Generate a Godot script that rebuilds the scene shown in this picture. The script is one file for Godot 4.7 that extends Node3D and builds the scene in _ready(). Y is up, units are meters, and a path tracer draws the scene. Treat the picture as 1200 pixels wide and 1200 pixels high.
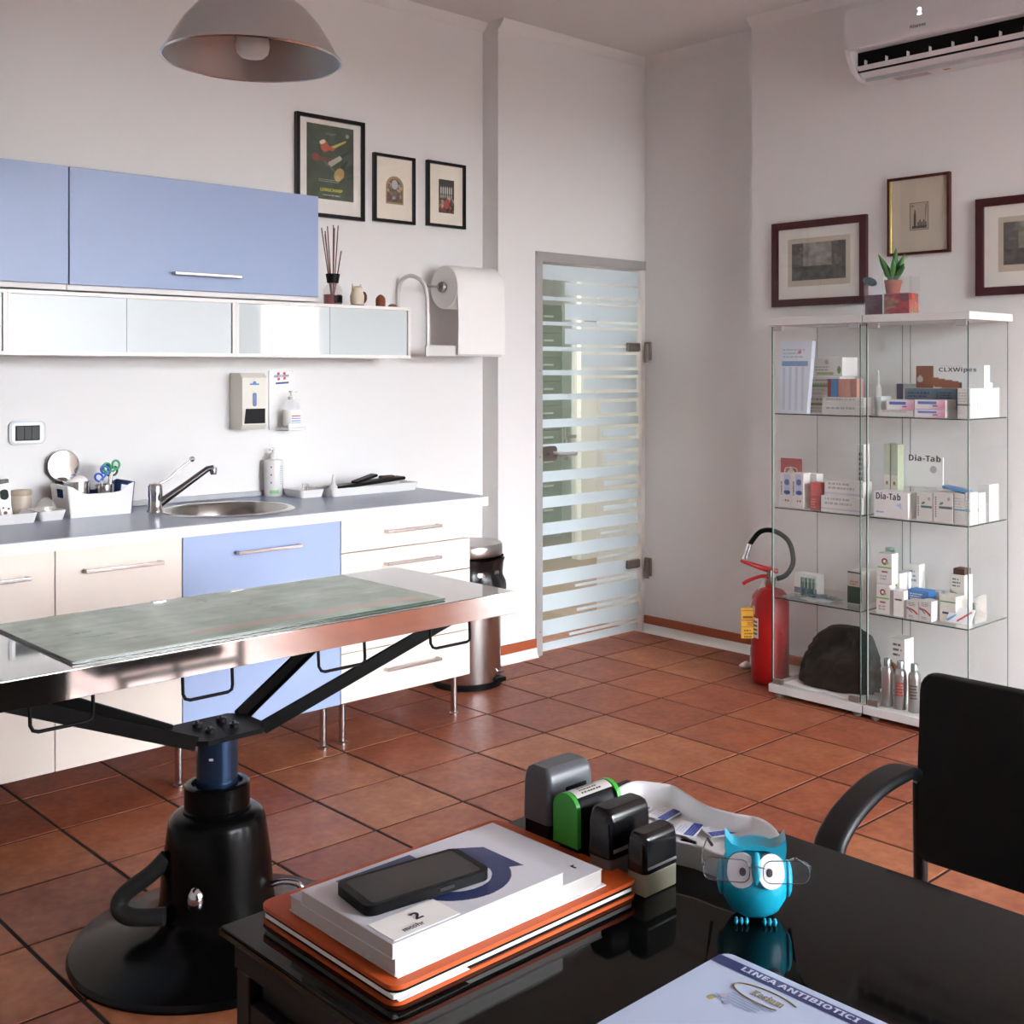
extends Node3D
# A veterinary consulting room: kitchen-style units along the left wall, steel examination table,
# glass door in the far corner, twin glass display cabinets on the right, dark desk in front.
# World: +X runs along the left wall towards the far corner, +Z comes back towards the windows, y up, metres.

const EYE := Vector3(0.0, 1.42, 0.0)
const YAW := 0.7934
const FOCAL := 1366.28
const CX := 673.13
const CY := 434.5

# ---------------------------------------------------------------- geometry collector
class G:
	var v := PackedVector3Array()
	var n := PackedVector3Array()
	var u := PackedVector2Array()
	var o := Vector3.ZERO
	var xf := Transform3D.IDENTITY
	var nb := Basis.IDENTITY
	func _init(origin := Vector3.ZERO):
		o = origin
	func at(t: Transform3D) -> G:
		xf = t
		nb = t.basis.inverse().transposed()
		return self
	func mv(p: Vector3) -> G:
		return at(Transform3D(Basis.IDENTITY, p))
	func tri(a: Vector3, b: Vector3, c: Vector3, na: Vector3, nb2: Vector3, nc: Vector3, ua := Vector2.ZERO, ub := Vector2.ZERO, uc := Vector2.ZERO):
		var A := xf * a
		var B := xf * b
		var C := xf * c
		var NA := (nb * na).normalized()
		var NB := (nb * nb2).normalized()
		var NC := (nb * nc).normalized()
		var f := (C - A).cross(B - A)
		if f.length_squared() < 1e-18:
			return
		if f.dot(NA + NB + NC) < 0.0:
			v.append(A - o); v.append(C - o); v.append(B - o)
			n.append(NA); n.append(NC); n.append(NB)
			u.append(ua); u.append(uc); u.append(ub)
		else:
			v.append(A - o); v.append(B - o); v.append(C - o)
			n.append(NA); n.append(NB); n.append(NC)
			u.append(ua); u.append(ub); u.append(uc)
	func quad(a: Vector3, b: Vector3, c: Vector3, d: Vector3, nn: Vector3):
		tri(a, b, c, nn, nn, nn, Vector2(0, 1), Vector2(1, 1), Vector2(1, 0))
		tri(a, c, d, nn, nn, nn, Vector2(0, 1), Vector2(1, 0), Vector2(0, 0))
	func squad(a, b, c, d, na, nb2, nc, nd):
		tri(a, b, c, na, nb2, nc)
		tri(a, c, d, na, nc, nd)
	# flat panel, UV 0,0 at its top left; r and up are full extents
	func panel(c: Vector3, r: Vector3, up: Vector3) -> G:
		var nn := r.cross(up).normalized()
		quad(c - r / 2 - up / 2, c + r / 2 - up / 2, c + r / 2 + up / 2, c - r / 2 + up / 2, nn)
		return self
	func box(c: Vector3, s: Vector3) -> G:
		return rbox(c, s, 0.0)
	func box2(a: Vector3, b: Vector3, bev := 0.0) -> G:
		return rbox((a + b) / 2, (b - a).abs(), bev)
	func rbox(c: Vector3, s: Vector3, b: float) -> G:
		var h := s / 2
		b = min(b, min(h.x, min(h.y, h.z)) * 0.95)
		var P := func(ax: int, sg: Vector3) -> Vector3:
			var q := Vector3(sg.x * (h.x - b), sg.y * (h.y - b), sg.z * (h.z - b))
			q[ax] = sg[ax] * h[ax]
			return c + q
		for ax in 3:
			var a1 := (ax + 1) % 3
			var a2 := (ax + 2) % 3
			for sg in [-1.0, 1.0]:
				var q := []
				for k in [[-1, -1], [1, -1], [1, 1], [-1, 1]]:
					var w := Vector3.ZERO
					w[ax] = sg; w[a1] = k[0]; w[a2] = k[1]
					q.append(P.call(ax, w))
				var nn := Vector3.ZERO
				nn[ax] = sg
				quad(q[0], q[1], q[2], q[3], nn)
		if b > 0.0:
			for ax in 3:          # edges running along ax
				var a1 := (ax + 1) % 3
				var a2 := (ax + 2) % 3
				for s1 in [-1.0, 1.0]:
					for s2 in [-1.0, 1.0]:
						var w0 := Vector3.ZERO
						w0[ax] = -1; w0[a1] = s1; w0[a2] = s2
						var w1 := w0
						w1[ax] = 1
						var n1 := Vector3.ZERO
						n1[a1] = s1
						var n2 := Vector3.ZERO
						n2[a2] = s2
						squad(P.call(a1, w0), P.call(a1, w1), P.call(a2, w1), P.call(a2, w0), n1, n1, n2, n2)
			for sx in [-1.0, 1.0]:
				for sy in [-1.0, 1.0]:
					for sz in [-1.0, 1.0]:
						var w := Vector3(sx, sy, sz)
						tri(P.call(0, w), P.call(1, w), P.call(2, w), Vector3(sx, 0, 0), Vector3(0, sy, 0), Vector3(0, 0, sz))
		return self
	# polygon in xy, from z0 to z1
	func prism(poly: PackedVector2Array, z0: float, z1: float, smooth := 40.0) -> G:
		var area := 0.0
		for i in poly.size():
			area += poly[i].cross(poly[(i + 1) % poly.size()])
		if area < 0:
			poly.reverse()
		var t := Geometry2D.triangulate_polygon(poly)
		var mn := poly[0]
		var mx := poly[0]
		for p in poly:
			mn = mn.min(p); mx = mx.max(p)
		var ext := (mx - mn).max(Vector2(1e-6, 1e-6))
		for k in range(0, t.size(), 3):
			var q := [poly[t[k]], poly[t[k + 1]], poly[t[k + 2]]]
			var uu := []
			for p in q:
				uu.append(Vector2((p.x - mn.x) / ext.x, 1.0 - (p.y - mn.y) / ext.y))
			for z in [[z0, Vector3(0, 0, -1)], [z1, Vector3(0, 0, 1)]]:
				tri(Vector3(q[0].x, q[0].y, z[0]), Vector3(q[1].x, q[1].y, z[0]), Vector3(q[2].x, q[2].y, z[0]), z[1], z[1], z[1], uu[0], uu[1], uu[2])
		var m := poly.size()
		var en := []
		for i in m:
			var e := poly[(i + 1) % m] - poly[i]
			en.append(Vector3(e.y, -e.x, 0).normalized())
		var cs := cos(deg_to_rad(smooth))
		for i in m:
			var j := (i + 1) % m
			var ni: Vector3 = en[i]
			var n0 := ni
			var n1 := ni
			if ni.dot(en[(i + m - 1) % m]) > cs:
				n0 = (ni + en[(i + m - 1) % m]).normalized()
			if ni.dot(en[j]) > cs:
				n1 = (ni + en[j]).normalized()
			squad(Vector3(poly[i].x, poly[i].y, z0), Vector3(poly[j].x, poly[j].y, z0), Vector3(poly[j].x, poly[j].y, z1), Vector3(poly[i].x, poly[i].y, z1), n0, n1, n1, n0)
		return self
	# profile of [radius, height], turned about y
	func lathe(prof: Array, seg := 24, smooth := 42.0, a0 := 0.0, a1 := TAU) -> G:
		var m := prof.size()
		var en := []
		for i in m - 1:
			var e := Vector2(prof[i + 1][0] - prof[i][0], prof[i + 1][1] - prof[i][1])
			en.append(Vector2(e.y, -e.x).normalized())
		var cs := cos(deg_to_rad(smooth))
		for i in m - 1:
			var nn: Vector2 = en[i]
			if nn == Vector2.ZERO:
				continue
			var n0 := nn
			var n1 := nn
			if i > 0 and nn.dot(en[i - 1]) > cs:
				n0 = (nn + en[i - 1]).normalized()
			if i < m - 2 and nn.dot(en[i + 1]) > cs:
				n1 = (nn + en[i + 1]).normalized()
			for k in seg:
				var p := a0 + (a1 - a0) * k / seg
				var q := a0 + (a1 - a0) * (k + 1) / seg
				var cp := Vector3(cos(p), 0, sin(p))
				var cq := Vector3(cos(q), 0, sin(q))
				var y0 := Vector3(0, prof[i][1], 0)
				var y1 := Vector3(0, prof[i + 1][1], 0)
				squad(cp * prof[i][0] + y0, cq * prof[i][0] + y0, cq * prof[i + 1][0] + y1, cp * prof[i + 1][0] + y1,
					cp * n0.x + Vector3(0, n0.y, 0), cq * n0.x + Vector3(0, n0.y, 0), cq * n1.x + Vector3(0, n1.y, 0), cp * n1.x + Vector3(0, n1.y, 0))
		return self
	func ball(c: Vector3, r: Vector3, seg := 16) -> G:
		var keep := xf
		var pr := []
		for k in seg / 2 + 1:
			var a := -PI / 2 + PI * k / (seg / 2)
			pr.append([cos(a), sin(a)])
		at(keep * Transform3D(Basis.from_scale(r), c))
		lathe(pr, seg, 80.0)
		at(keep)
		return self
	func tube(pts: Array, r, seg := 8, closed := false) -> G:
		var m := pts.size()
		var T := []
		for i in m:
			var a: Vector3 = pts[(i + m - 1) % m] if (closed or i > 0) else pts[i]
			var b: Vector3 = pts[(i + 1) % m] if (closed or i < m - 1) else pts[i]
			T.append((b - a).normalized())
		var t0: Vector3 = T[0]
		var s := t0.cross(Vector3.UP if abs(t0.y) < 0.9 else Vector3.RIGHT).normalized()
		var rings := []
		for i in m:
			var t: Vector3 = T[i]
			s = (s - t * s.dot(t)).normalized()
			var w := t.cross(s)
			var rr: float = r[i] if r is Array else r
			var ring := []
			for k in seg:
				var a := TAU * k / seg
				var d := s * cos(a) + w * sin(a)
				ring.append([pts[i] + d * rr, d])
			rings.append(ring)
		for i in (m if closed else m - 1):
			var A: Array = rings[i]
			var B: Array = rings[(i + 1) % m]
			for k in seg:
				var l := (k + 1) % seg
				squad(A[k][0], A[l][0], B[l][0], B[k][0], A[k][1], A[l][1], B[l][1], B[k][1])
		if not closed:
			for e in [0, m - 1]:
				var nn: Vector3 = T[e] * (-1.0 if e == 0 else 1.0)
				for k in seg:
					tri(pts[e], rings[e][k][0], rings[e][(k + 1) % seg][0], nn, nn, nn)
		return self
	# rings of points joined in order (a loft); smooth
	func loft(rings: Array, closed_ring := true) -> G:
		var R := rings.size()
		var m: int = rings[0].size()
		var N := []
		for i in R:
			var row := []
			for k in m:
				var kp: Vector3 = rings[i][(k + 1) % m] if (closed_ring or k < m - 1) else rings[i][k]
				var km: Vector3 = rings[i][(k + m - 1) % m] if (closed_ring or k > 0) else rings[i][k]
				var ip: Vector3 = rings[min(i + 1, R - 1)][k]
				var im: Vector3 = rings[max(i - 1, 0)][k]
				row.append((kp - km).cross(ip - im).normalized())
			N.append(row)
		for i in R - 1:
			for k in (m if closed_ring else m - 1):
				var l := (k + 1) % m
				squad(rings[i][k], rings[i][l], rings[i + 1][l], rings[i + 1][k], N[i][k], N[i][l], N[i + 1][l], N[i + 1][k])
		return self
	func mesh() -> ArrayMesh:
		var a := []
		a.resize(Mesh.ARRAY_MAX)
		a[Mesh.ARRAY_VERTEX] = v
		a[Mesh.ARRAY_NORMAL] = n
		a[Mesh.ARRAY_TEX_UV] = u
		var r := ArrayMesh.new()
		r.add_surface_from_arrays(Mesh.PRIMITIVE_TRIANGLES, a)
		return r

# ---------------------------------------------------------------- small helpers
var M := {}
var names := {}
var rng := RandomNumberGenerator.new()

func V(x, y, z) -> Vector3:
	return Vector3(x, y, z)

# a photograph pixel is a direction only; the plane it meets gives the point
func ray(px: float, py: float) -> Vector3:
	var fw := Vector3(cos(YAW), 0, -sin(YAW))
	var rt := Vector3(sin(YAW), 0, cos(YAW))
	return fw + rt * ((px - CX) / FOCAL) + Vector3.UP * ((CY - py) / FOCAL)
func on_y(px, py, y) -> Vector3:
	var d := ray(px, py)
	return EYE + d * ((y - EYE.y) / d.y)
func on_x(px, py, x) -> Vector3:
	var d := ray(px, py)
	return EYE + d * (x / d.x)
func on_z(px, py, z) -> Vector3:
	var d := ray(px, py)
	return EYE + d * (z / d.z)

func mt(key: String, hex: String, rough := 0.5, metal := 0.0) -> StandardMaterial3D:
	var m := StandardMaterial3D.new()
	m.albedo_color = Color(hex)
	m.roughness = rough
	m.metallic = metal
	M[key] = m
	return m
func pane(key: String, hex: String, alpha: float, rough := 0.02) -> StandardMaterial3D:
	var m := mt(key, hex, rough)
	m.albedo_color = Color(Color(hex), alpha)
	m.transparency = BaseMaterial3D.TRANSPARENCY_ALPHA
	return m
func pic(img: Image, rough := 0.6) -> StandardMaterial3D:
	var m := StandardMaterial3D.new()
	m.albedo_texture = ImageTexture.create_from_image(img)
	m.roughness = rough
	return m

func numbered(called: String) -> String:
	if not names.has(called):
		names[called] = 0
		return called
	names[called] += 1
	return "%s_%03d" % [called, names[called]]
func tag(o: Node, label: String, category: String, group := ""):
	o.set_meta("label", label)
	o.set_meta("category", category)
	if group != "":
		o.set_meta("group", group)
func thing(called: String, label: String, category: String, p := Vector3.ZERO, group := "") -> Node3D:
	var o := Node3D.new()
	o.name = numbered(called)
	add_child(o)
	o.position = p
	tag(o, label, category, group)
	return o
func part(parent: Node, called: String, g: G, m: Material, label := "") -> MeshInstance3D:
	return share(parent, called, g.mesh(), m, label)
func share(parent: Node, called: String, mesh: Mesh, m: Material, label := "") -> MeshInstance3D:
	var o := MeshInstance3D.new()
	o.name = called
	o.mesh = mesh
	o.material_override = m
	parent.add_child(o, true)
	if label != "":
		o.set_meta("label", label)
	return o
func solo(called: String, label: String, category: String, g: G, m: Material, p := Vector3.ZERO, group := "") -> MeshInstance3D:
	var o := MeshInstance3D.new()
	o.name = numbered(called)
	o.mesh = g.mesh()
	o.material_override = m
	add_child(o)
	o.position = p
	tag(o, label, category, group)
	return o
func struct(called: String, g: G, m: Material) -> MeshInstance3D:
	var o := share(self, numbered(called), g.mesh(), m)
	o.set_meta("kind", "structure")
	return o
func struct_root(called: String) -> Node3D:
	var o := Node3D.new()
	o.name = numbered(called)
	add_child(o)
	o.set_meta("kind", "structure")
	return o
# lettering: r = reading direction, up = top of the letters, h = height of capitals
func text(parent: Node, s: String, h: float, c: Vector3, r: Vector3, up: Vector3, m: Material, serif := false, bold := false, width := 0.0) -> MeshInstance3D:
	var t := TextMesh.new()
	var f := SystemFont.new()
	f.font_names = PackedStringArray(["Droid Serif" if serif else "Droid Sans"])
	if bold:
		f.font_weight = 700
	t.font = f
	t.text = s
	t.font_size = 32
	t.pixel_size = h / 23.0
	t.depth = 0.0003
	t.curve_step = 2.0
	var o := MeshInstance3D.new()
	o.name = "lettering"
	o.mesh = t
	o.material_override = m
	parent.add_child(o, true)
	var k := 1.0
	if width > 0.0:
		k = width / max(t.get_aabb().size.x, 1e-5)
	o.transform = Transform3D(Basis(r.normalized() * k, up.normalized(), r.cross(up).normalized()), c)
	return o
func rrect(w: float, h: float, r: float, seg := 4) -> PackedVector2Array:
	var p := PackedVector2Array()
	for q in [[w / 2 - r, h / 2 - r, 0.0], [-w / 2 + r, h / 2 - r, PI / 2], [-w / 2 + r, -h / 2 + r, PI], [w / 2 - r, -h / 2 + r, PI * 1.5]]:
		for k in seg + 1:
			var a: float = q[2] + PI / 2 * k / seg
			p.append(Vector2(q[0] + cos(a) * r, q[1] + sin(a) * r))
	return p
func bas(r: Vector3, up: Vector3, c: Vector3) -> Transform3D:
	return Transform3D(Basis(r, up, r.cross(up)), c)
func curve(pts: Array, per := 6) -> Array:
	var out := []
	var m := pts.size()
	for i in m - 1:
		var a: Vector3 = pts[max(i - 1, 0)]
		var b: Vector3 = pts[i]
		var c: Vector3 = pts[i + 1]
		var d: Vector3 = pts[min(i + 2, m - 1)]
		for k in per:
			out.append(b.cubic_interpolate(c, a, d, float(k) / per))
	out.append(pts[m - 1])
	return out
# ---- pictures painted pixel by pixel
func canvas(w: int, h: int, c: Color) -> Image:
	var i := Image.create(w, h, false, Image.FORMAT_RGB8)
	i.fill(c)
	return i
func blot(i: Image, cx: float, cy: float, rx: float, ry: float, c: Color, turn := 0.0, a := 1.0):
	var R: int = int(max(rx, ry)) + 2
	for y in range(max(0, int(cy) - R), min(i.get_height(), int(cy) + R + 1)):
		for x in range(max(0, int(cx) - R), min(i.get_width(), int(cx) + R + 1)):
			var d := Vector2(x + 0.5 - cx, y + 0.5 - cy).rotated(-turn)
			if (d.x / rx) ** 2 + (d.y / ry) ** 2 < 1.0:
				i.set_pixel(x, y, i.get_pixel(x, y).lerp(c, a))
func stroke(i: Image, a: Vector2, b: Vector2, w0: float, w1: float, c: Color):
	var L: int = int(a.distance_to(b) * 1.5) + 1
	for k in L + 1:
		var t := float(k) / L
		var p := a.lerp(b, t)
		blot(i, p.x, p.y, max(0.6, lerp(w0, w1, t)), max(0.6, lerp(w0, w1, t)), c)
func grain(i: Image, seed_: int, amount: float, freq := 0.08):
	var f := FastNoiseLite.new()
	f.seed = seed_
	f.frequency = freq
	f.fractal_octaves = 4
	for y in i.get_height():
		for x in i.get_width():
			var d := f.get_noise_2d(x, y) * amount
			var c := i.get_pixel(x, y)
			i.set_pixel(x, y, Color(clamp(c.r + d, 0, 1), clamp(c.g + d, 0, 1), clamp(c.b + d, 0, 1)))
func scribble(i: Image, x0: int, y0: int, x1: int, y1: int, step: int, c: Color, seed_ := 1):
	var r := RandomNumberGenerator.new()
	r.seed = seed_
	var y := y0
	while y < y1:
		var x := x0
		var stop := x1 - r.randi_range(0, int((x1 - x0) * 0.3))
		while x < stop:
			var w := r.randi_range(2, 6)
			i.fill_rect(Rect2i(x, y, min(w, stop - x), max(1, step / 2)), c)
			x += w + r.randi_range(1, 2)
		y += step

# ================================================================ the scene
func _ready():
	rng.seed = 7
	# camera
	var cam := Camera3D.new()
	cam.name = "camera"
	cam.projection = Camera3D.PROJECTION_FRUSTUM
	cam.near = 0.1
	cam.far = 200.0
	cam.size = 1200.0 / FOCAL * cam.near
	cam.frustum_offset = Vector2((600.0 - CX) / FOCAL * cam.near, (CY - 600.0) / FOCAL * cam.near)
	add_child(cam)
	cam.position = EYE
	cam.basis = Basis(Vector3(sin(YAW), 0, cos(YAW)), Vector3.UP, -Vector3(cos(YAW), 0, -sin(YAW)))
	cam.current = true
	# sky: an even, bright overcast seen through the shop-front windows behind the photographer
	var env := Environment.new()
	var sm := ProceduralSkyMaterial.new()
	sm.sky_top_color = Color(0.87, 0.893, 0.925)
	sm.sky_horizon_color = Color(0.905, 0.92, 0.938)
	sm.ground_bottom_color = Color(0.2, 0.2, 0.19)
	sm.ground_horizon_color = Color(0.3, 0.3, 0.29)
	sm.energy_multiplier = 1.0
	var sky := Sky.new()
	sky.sky_material = sm
	env.background_mode = Environment.BG_SKY
	env.sky = sky
	env.background_energy_multiplier = 6.0
	env.tonemap_mode = Environment.TONE_MAPPER_LINEAR
	env.tonemap_exposure = 7.9
	env.sdfgi_enabled = true
	env.ssao_enabled = true
	env.ssil_enabled = true
	var we := WorldEnvironment.new()
	we.name = "world_environment"
	we.environment = env
	add_child(we)
	materials()
	room()
	corridor()
	units()
	wall_things()
	worktop_things()
	exam_table()
	pendant()
	pedal_bin()
	display_cabinets()
	cabinet_contents()
	right_wall_things()
	extinguisher()
	visitor_chair()
	desk()
	desk_things()

func materials():
	mt("wall", "#e4e2e0", 0.9)
	mt("wall_b", "#e4e2e0", 0.9)
	mt("ceiling", "#e0dedb", 0.95)
	mt("white", "#ece9e4", 0.45)
	mt("gloss_white", "#dddbd8", 0.2)
	mt("cream", "#e0d4c8", 0.5)
	mt("blue", "#97a9cc", 0.4)
	mt("counter", "#7d88a0", 0.28)
	mt("edge_white", "#e0d9d2", 0.5)
	mt("chrome", "#c9c9cb", 0.12, 1.0)
	mt("steel", "#c6c4c2", 0.2, 1.0)
	mt("alu", "#b4b2b0", 0.4, 0.35)
	mt("bronze", "#8a827a", 0.35, 0.55)
	mt("black", "#0b0b0c", 0.4).metallic_specular = 0.25
	mt("black_gloss", "#080809", 0.3).metallic_specular = 0.25
	mt("black_matte", "#131315", 0.8)
	mt("dark_iron", "#0f0e0e", 0.35, 0.2)
	mt("grout", "#1d130f", 0.95)
	mt("skirt_tile", "#a5522f", 0.5)
	mt("paper", "#f1efec", 0.8)
	mt("ink", "#2a2a30", 0.7)
	mt("ink_blue", "#2c3c86", 0.6)
	mt("red", "#a31114", 0.3)
	mt("orange", "#c8541c", 0.5)
	mt("terracotta", "#a65f42", 0.8)
	mt("leaf", "#33652c", 0.5)
	mt("green_edge", "#0f3b2e", 0.15)
	pane("glass", "#cfe6db", 0.01).metallic_specular = 0.3
	pane("glass_green", "#b4dccb", 0.08)
	pane("clear", "#ffffff", 0.015)
	pane("frost", "#d3e0e4", 0.88, 0.6)
	# terracotta floor tiles: mottled clay, a few firings
	var f := FastNoiseLite.new()
	f.seed = 11
	f.frequency = 0.012
	f.fractal_octaves = 5
	var g := FastNoiseLite.new()
	g.seed = 5
	g.frequency = 0.05
	g.fractal_octaves = 3
	var a := f.get_seamless_image(512, 512)
	var b := g.get_seamless_image(512, 512)
	var tones := [[Color("#8f4d32"), Color("#a16040")], [Color("#87462e"), Color("#9b5639")], [Color("#935437"), Color("#a66845")], [Color("#82442d"), Color("#965137")]]
	for k in tones.size():
		var im := canvas(512, 512, Color.WHITE)
		for y in 512:
			for x in 512:
				var s: float = clamp((a.get_pixel((x + k * 131) % 512, (y + k * 57) % 512).r - 0.5) * 1.5 + 0.5, 0, 1)
				var w: float = (b.get_pixel(x, (y + k * 91) % 512).r - 0.5) * 0.10
				var c: Color = tones[k][0].lerp(tones[k][1], s)
				im.set_pixel(x, y, Color(c.r + w, c.g + w * 0.9, c.b + w * 0.8))
		var m := pic(im, 0.45)
		m.metallic_specular = 0.4
		m.uv1_triplanar = true
		m.uv1_world_triplanar = true
		m.uv1_scale = Vector3.ONE * 0.9
		m.uv1_offset = Vector3(0.37 * k, 0.11 * k, 0.53 * k)
		M["tile%d" % k] = m

func room():
	var T := 0.25
	var H := 3.115
	# floor: grout bed and clay tiles laid with the walls
	var fl := struct_root("floor")
	part(fl, "grout", G.new().box2(V(-2.2, -0.2, -4.64), V(8.2, -0.0025, 2.4)), M.grout)
	var S := 0.3453
	var w := S - 0.011
	var meshes := []
	for k in 3:
		var g := G.new()
		var b := 0.0008 + 0.0003 * k
		g.rbox(V(0, -0.008, 0), V(w, 0.016, w), b)
		meshes.append(g.mesh())
	var cell := []
	for i in range(-20, 14):
		for j in range(-3, 19):
			var c := V(3.8174 + (i + 0.5) * S, 0, -3.6898 + (j + 0.5) * S)
			if c.x < -2.0 or c.x > 8.0 or c.z < -4.64 or c.z > 2.3:
				continue
			if c.z < -4.381 + S / 2 - 0.19 and c.x < 3.5:
				continue
			cell.append([c, c.distance_to(V(1.2, 0, -1.2))])
	var fwd := V(cos(YAW), 0, -sin(YAW))
	var side := V(sin(YAW), 0, cos(YAW))
	for c in cell:
		var d: float = c[0].dot(fwd)
		var sx: float = CX + FOCAL * c[0].dot(side) / max(d, 0.1)
		var sy: float = CY + FOCAL * 1.42 / max(d, 0.1)
		if d < 0.5 or sx < -150 or sx > 1350 or sy > 1400:
			c[1] += 100.0
	cell.sort_custom(func(p, q): return p[1] < q[1])
	var rest := G.new()
	for k in cell.size():
		var c: Vector3 = cell[k][0]
		if k < 290:
			var o := share(fl, "tile", meshes[rng.randi() % 3], M["tile%d" % (rng.randi() % 4)])
			o.position = c + V(0, rng.randf_range(-0.0006, 0.0006), 0)
			o.rotation = V(rng.randf_range(-0.0015, 0.0015), 0, rng.randf_range(-0.0015, 0.0015))
		else:
			rest.rbox(c + V(0, -0.008, 0), V(w, 0.016, w), 0.003)
	part(fl, "far_tiles", rest, M.tile1).set_meta("kind", "stuff")
	# ceiling and walls, each with thickness
	struct("ceiling", G.new().box2(V(-2.45, H, -4.64), V(8.45, H + 0.2, 2.65)), M.ceiling)
	struct("wall_left", G.new().box2(V(-2.45, 0, -4.381 - T), V(3.681, H, -4.381)), M.wall)
	var wb := G.new()
	wb.box2(V(3.681, 0, -4.381 - T), V(3.926, H, -4.265))
	wb.box2(V(3.926, 2.016, -4.381 - T), V(4.735, H, -4.265))
	struct("wall_back", wb, M.wall)
	struct("wall_corner", G.new().box2(V(4.735, 0, -4.381 - T), V(4.735 + T, H, -3.40)), M.wall_b)
	struct("wall_right", G.new().box2(V(4.555, 0, -3.41), V(4.985, H, -1.2)), M.wall_b)
	struct("wall_recess", G.new().box2(V(4.985, 0, -1.45), V(8.45, H, -1.2)), M.wall)
	struct("wall_far", G.new().box2(V(8.2, 0, -1.2), V(8.45, H, 2.65)), M.wall)
	struct("wall_rear", G.new().box2(V(-2.45, 0, -4.381), V(-2.2, H, 2.65)), M.wall)
	# shop-front wall with tall windows
	var wf := G.new()
	var wins := [[1.7, 3.0, 0.5, 2.88], [3.08, 4.4, 0.5, 2.88], [6.05, 6.83, 0.12, 2.3]]
	var last := -2.2
	for q in wins:
		var y0: float = q[2]
		var y1: float = q[3]
		wf.box2(V(last, 0, 2.4), V(q[0], H, 2.65))
		wf.box2(V(q[0], 0, 2.4), V(q[1], y0, 2.65))
		wf.box2(V(q[0], y1, 2.4), V(q[1], H, 2.65))
		last = q[1]
	wf.box2(V(last, 0, 2.4), V(8.2, H, 2.65))
	struct("wall_front", wf, M.wall)
	for k in wins.size():
		var q: Array = wins[k]
		var y0: float = q[2]
		var y1: float = q[3]
		var r := struct_root("window_%d" % (k + 1))
		var fr := G.new()
		fr.box2(V(q[0], y0, 2.5), V(q[0] + 0.05, y1, 2.56)).box2(V(q[1] - 0.05, y0, 2.5), V(q[1], y1, 2.56))
		fr.box2(V(q[0] + 0.05, y0, 2.5), V(q[1] - 0.05, y0 + 0.06, 2.56)).box2(V(q[0] + 0.05, y1 - 0.06, 2.5), V(q[1] - 0.05, y1, 2.56))
		part(r, "window_frame", fr, M.alu)
		part(r, "pane", G.new().box2(V(q[0] + 0.05, y0 + 0.06, 2.527), V(q[1] - 0.05, y1 - 0.06, 2.533)), M.clear)
	struct("pavement", G.new().box2(V(-20, -0.3, 2.65), V(30, -0.02, 25)), mt("pavement", "#5f5c58", 0.9))
	# cove mouldings under the ceiling
	var prof := PackedVector2Array([Vector2(0, 0), Vector2(0.042, 0), Vector2(0.036, -0.012), Vector2(0.014, -0.036), Vector2(0, -0.045)])
	var runs := [[V(-2.2, H, -4.381), V(1, 0, 0), 5.881], [V(3.681, H, -4.265), V(1, 0, 0), 1.054], [V(4.735, H, -4.265), V(0, 0, 1), 0.855], [V(4.555, H, -3.41), V(0, 0, 1), 2.21]]
	for k in runs.size():
		var q: Array = runs[k]
		var along: Vector3 = q[1]
		var out := V(0, 0, 1) if along.x > 0.5 else V(-1, 0, 0)
		var g := G.new()
		g.at(Transform3D(Basis(out, Vector3.UP, along), q[0]))
		g.prism(prof, 0, q[2])
		struct("trim_%d" % (k + 1), g, M.wall)
	# dark vertical cable duct on the left wall above the blue cabinets
	struct("trim_5", G.new().box2(V(1.28, 2.13, -4.381), V(1.437, H - 0.046, -4.353), 0.002), mt("duct", "#66625f", 0.6))
	# skirting: white coved strip with a terracotta tile strip above it
	var sk := [["baseboard_back", V(3.681, 0, -4.265), V(1, 0, 0), 0.245], ["baseboard_corner", V(4.735, 0, -4.262), V(0, 0, 1), 0.85], ["baseboard_right", V(4.555, 0, -3.41), V(0, 0, 1), 2.2], ["baseboard_left", V(3.07, 0, -4.381), V(1, 0, 0), 0.6]]
	var cove := PackedVector2Array([Vector2(0, 0), Vector2(0.03, 0), Vector2(0.02, 0.006), Vector2(0.014, 0.02), Vector2(0.012, 0.046), Vector2(0, 0.046)])
	for q in sk:
		var r := struct_root(q[0])
		var along: Vector3 = q[2]
		var out := V(0, 0, 1) if along.x > 0.5 else V(-1, 0, 0)
		var g := G.new()
		g.at(Transform3D(Basis(out, Vector3.UP, along), q[1]))
		g.prism(cove, 0, q[3])
		part(r, "cove_strip", g, M.white)
		var x := 0.0
		while x < q[3] - 0.02:
			var e: float = min(x + 0.345, q[3])
			var h := G.new()
			h.at(Transform3D(Basis(out, Vector3.UP, along), q[1]))
			h.box2(V(0, 0.047, x + 0.001), V(0.013, 0.09, e - 0.001), 0.002)
			part(r, "skirting_tile", h, M.skirt_tile)
			x = e

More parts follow.
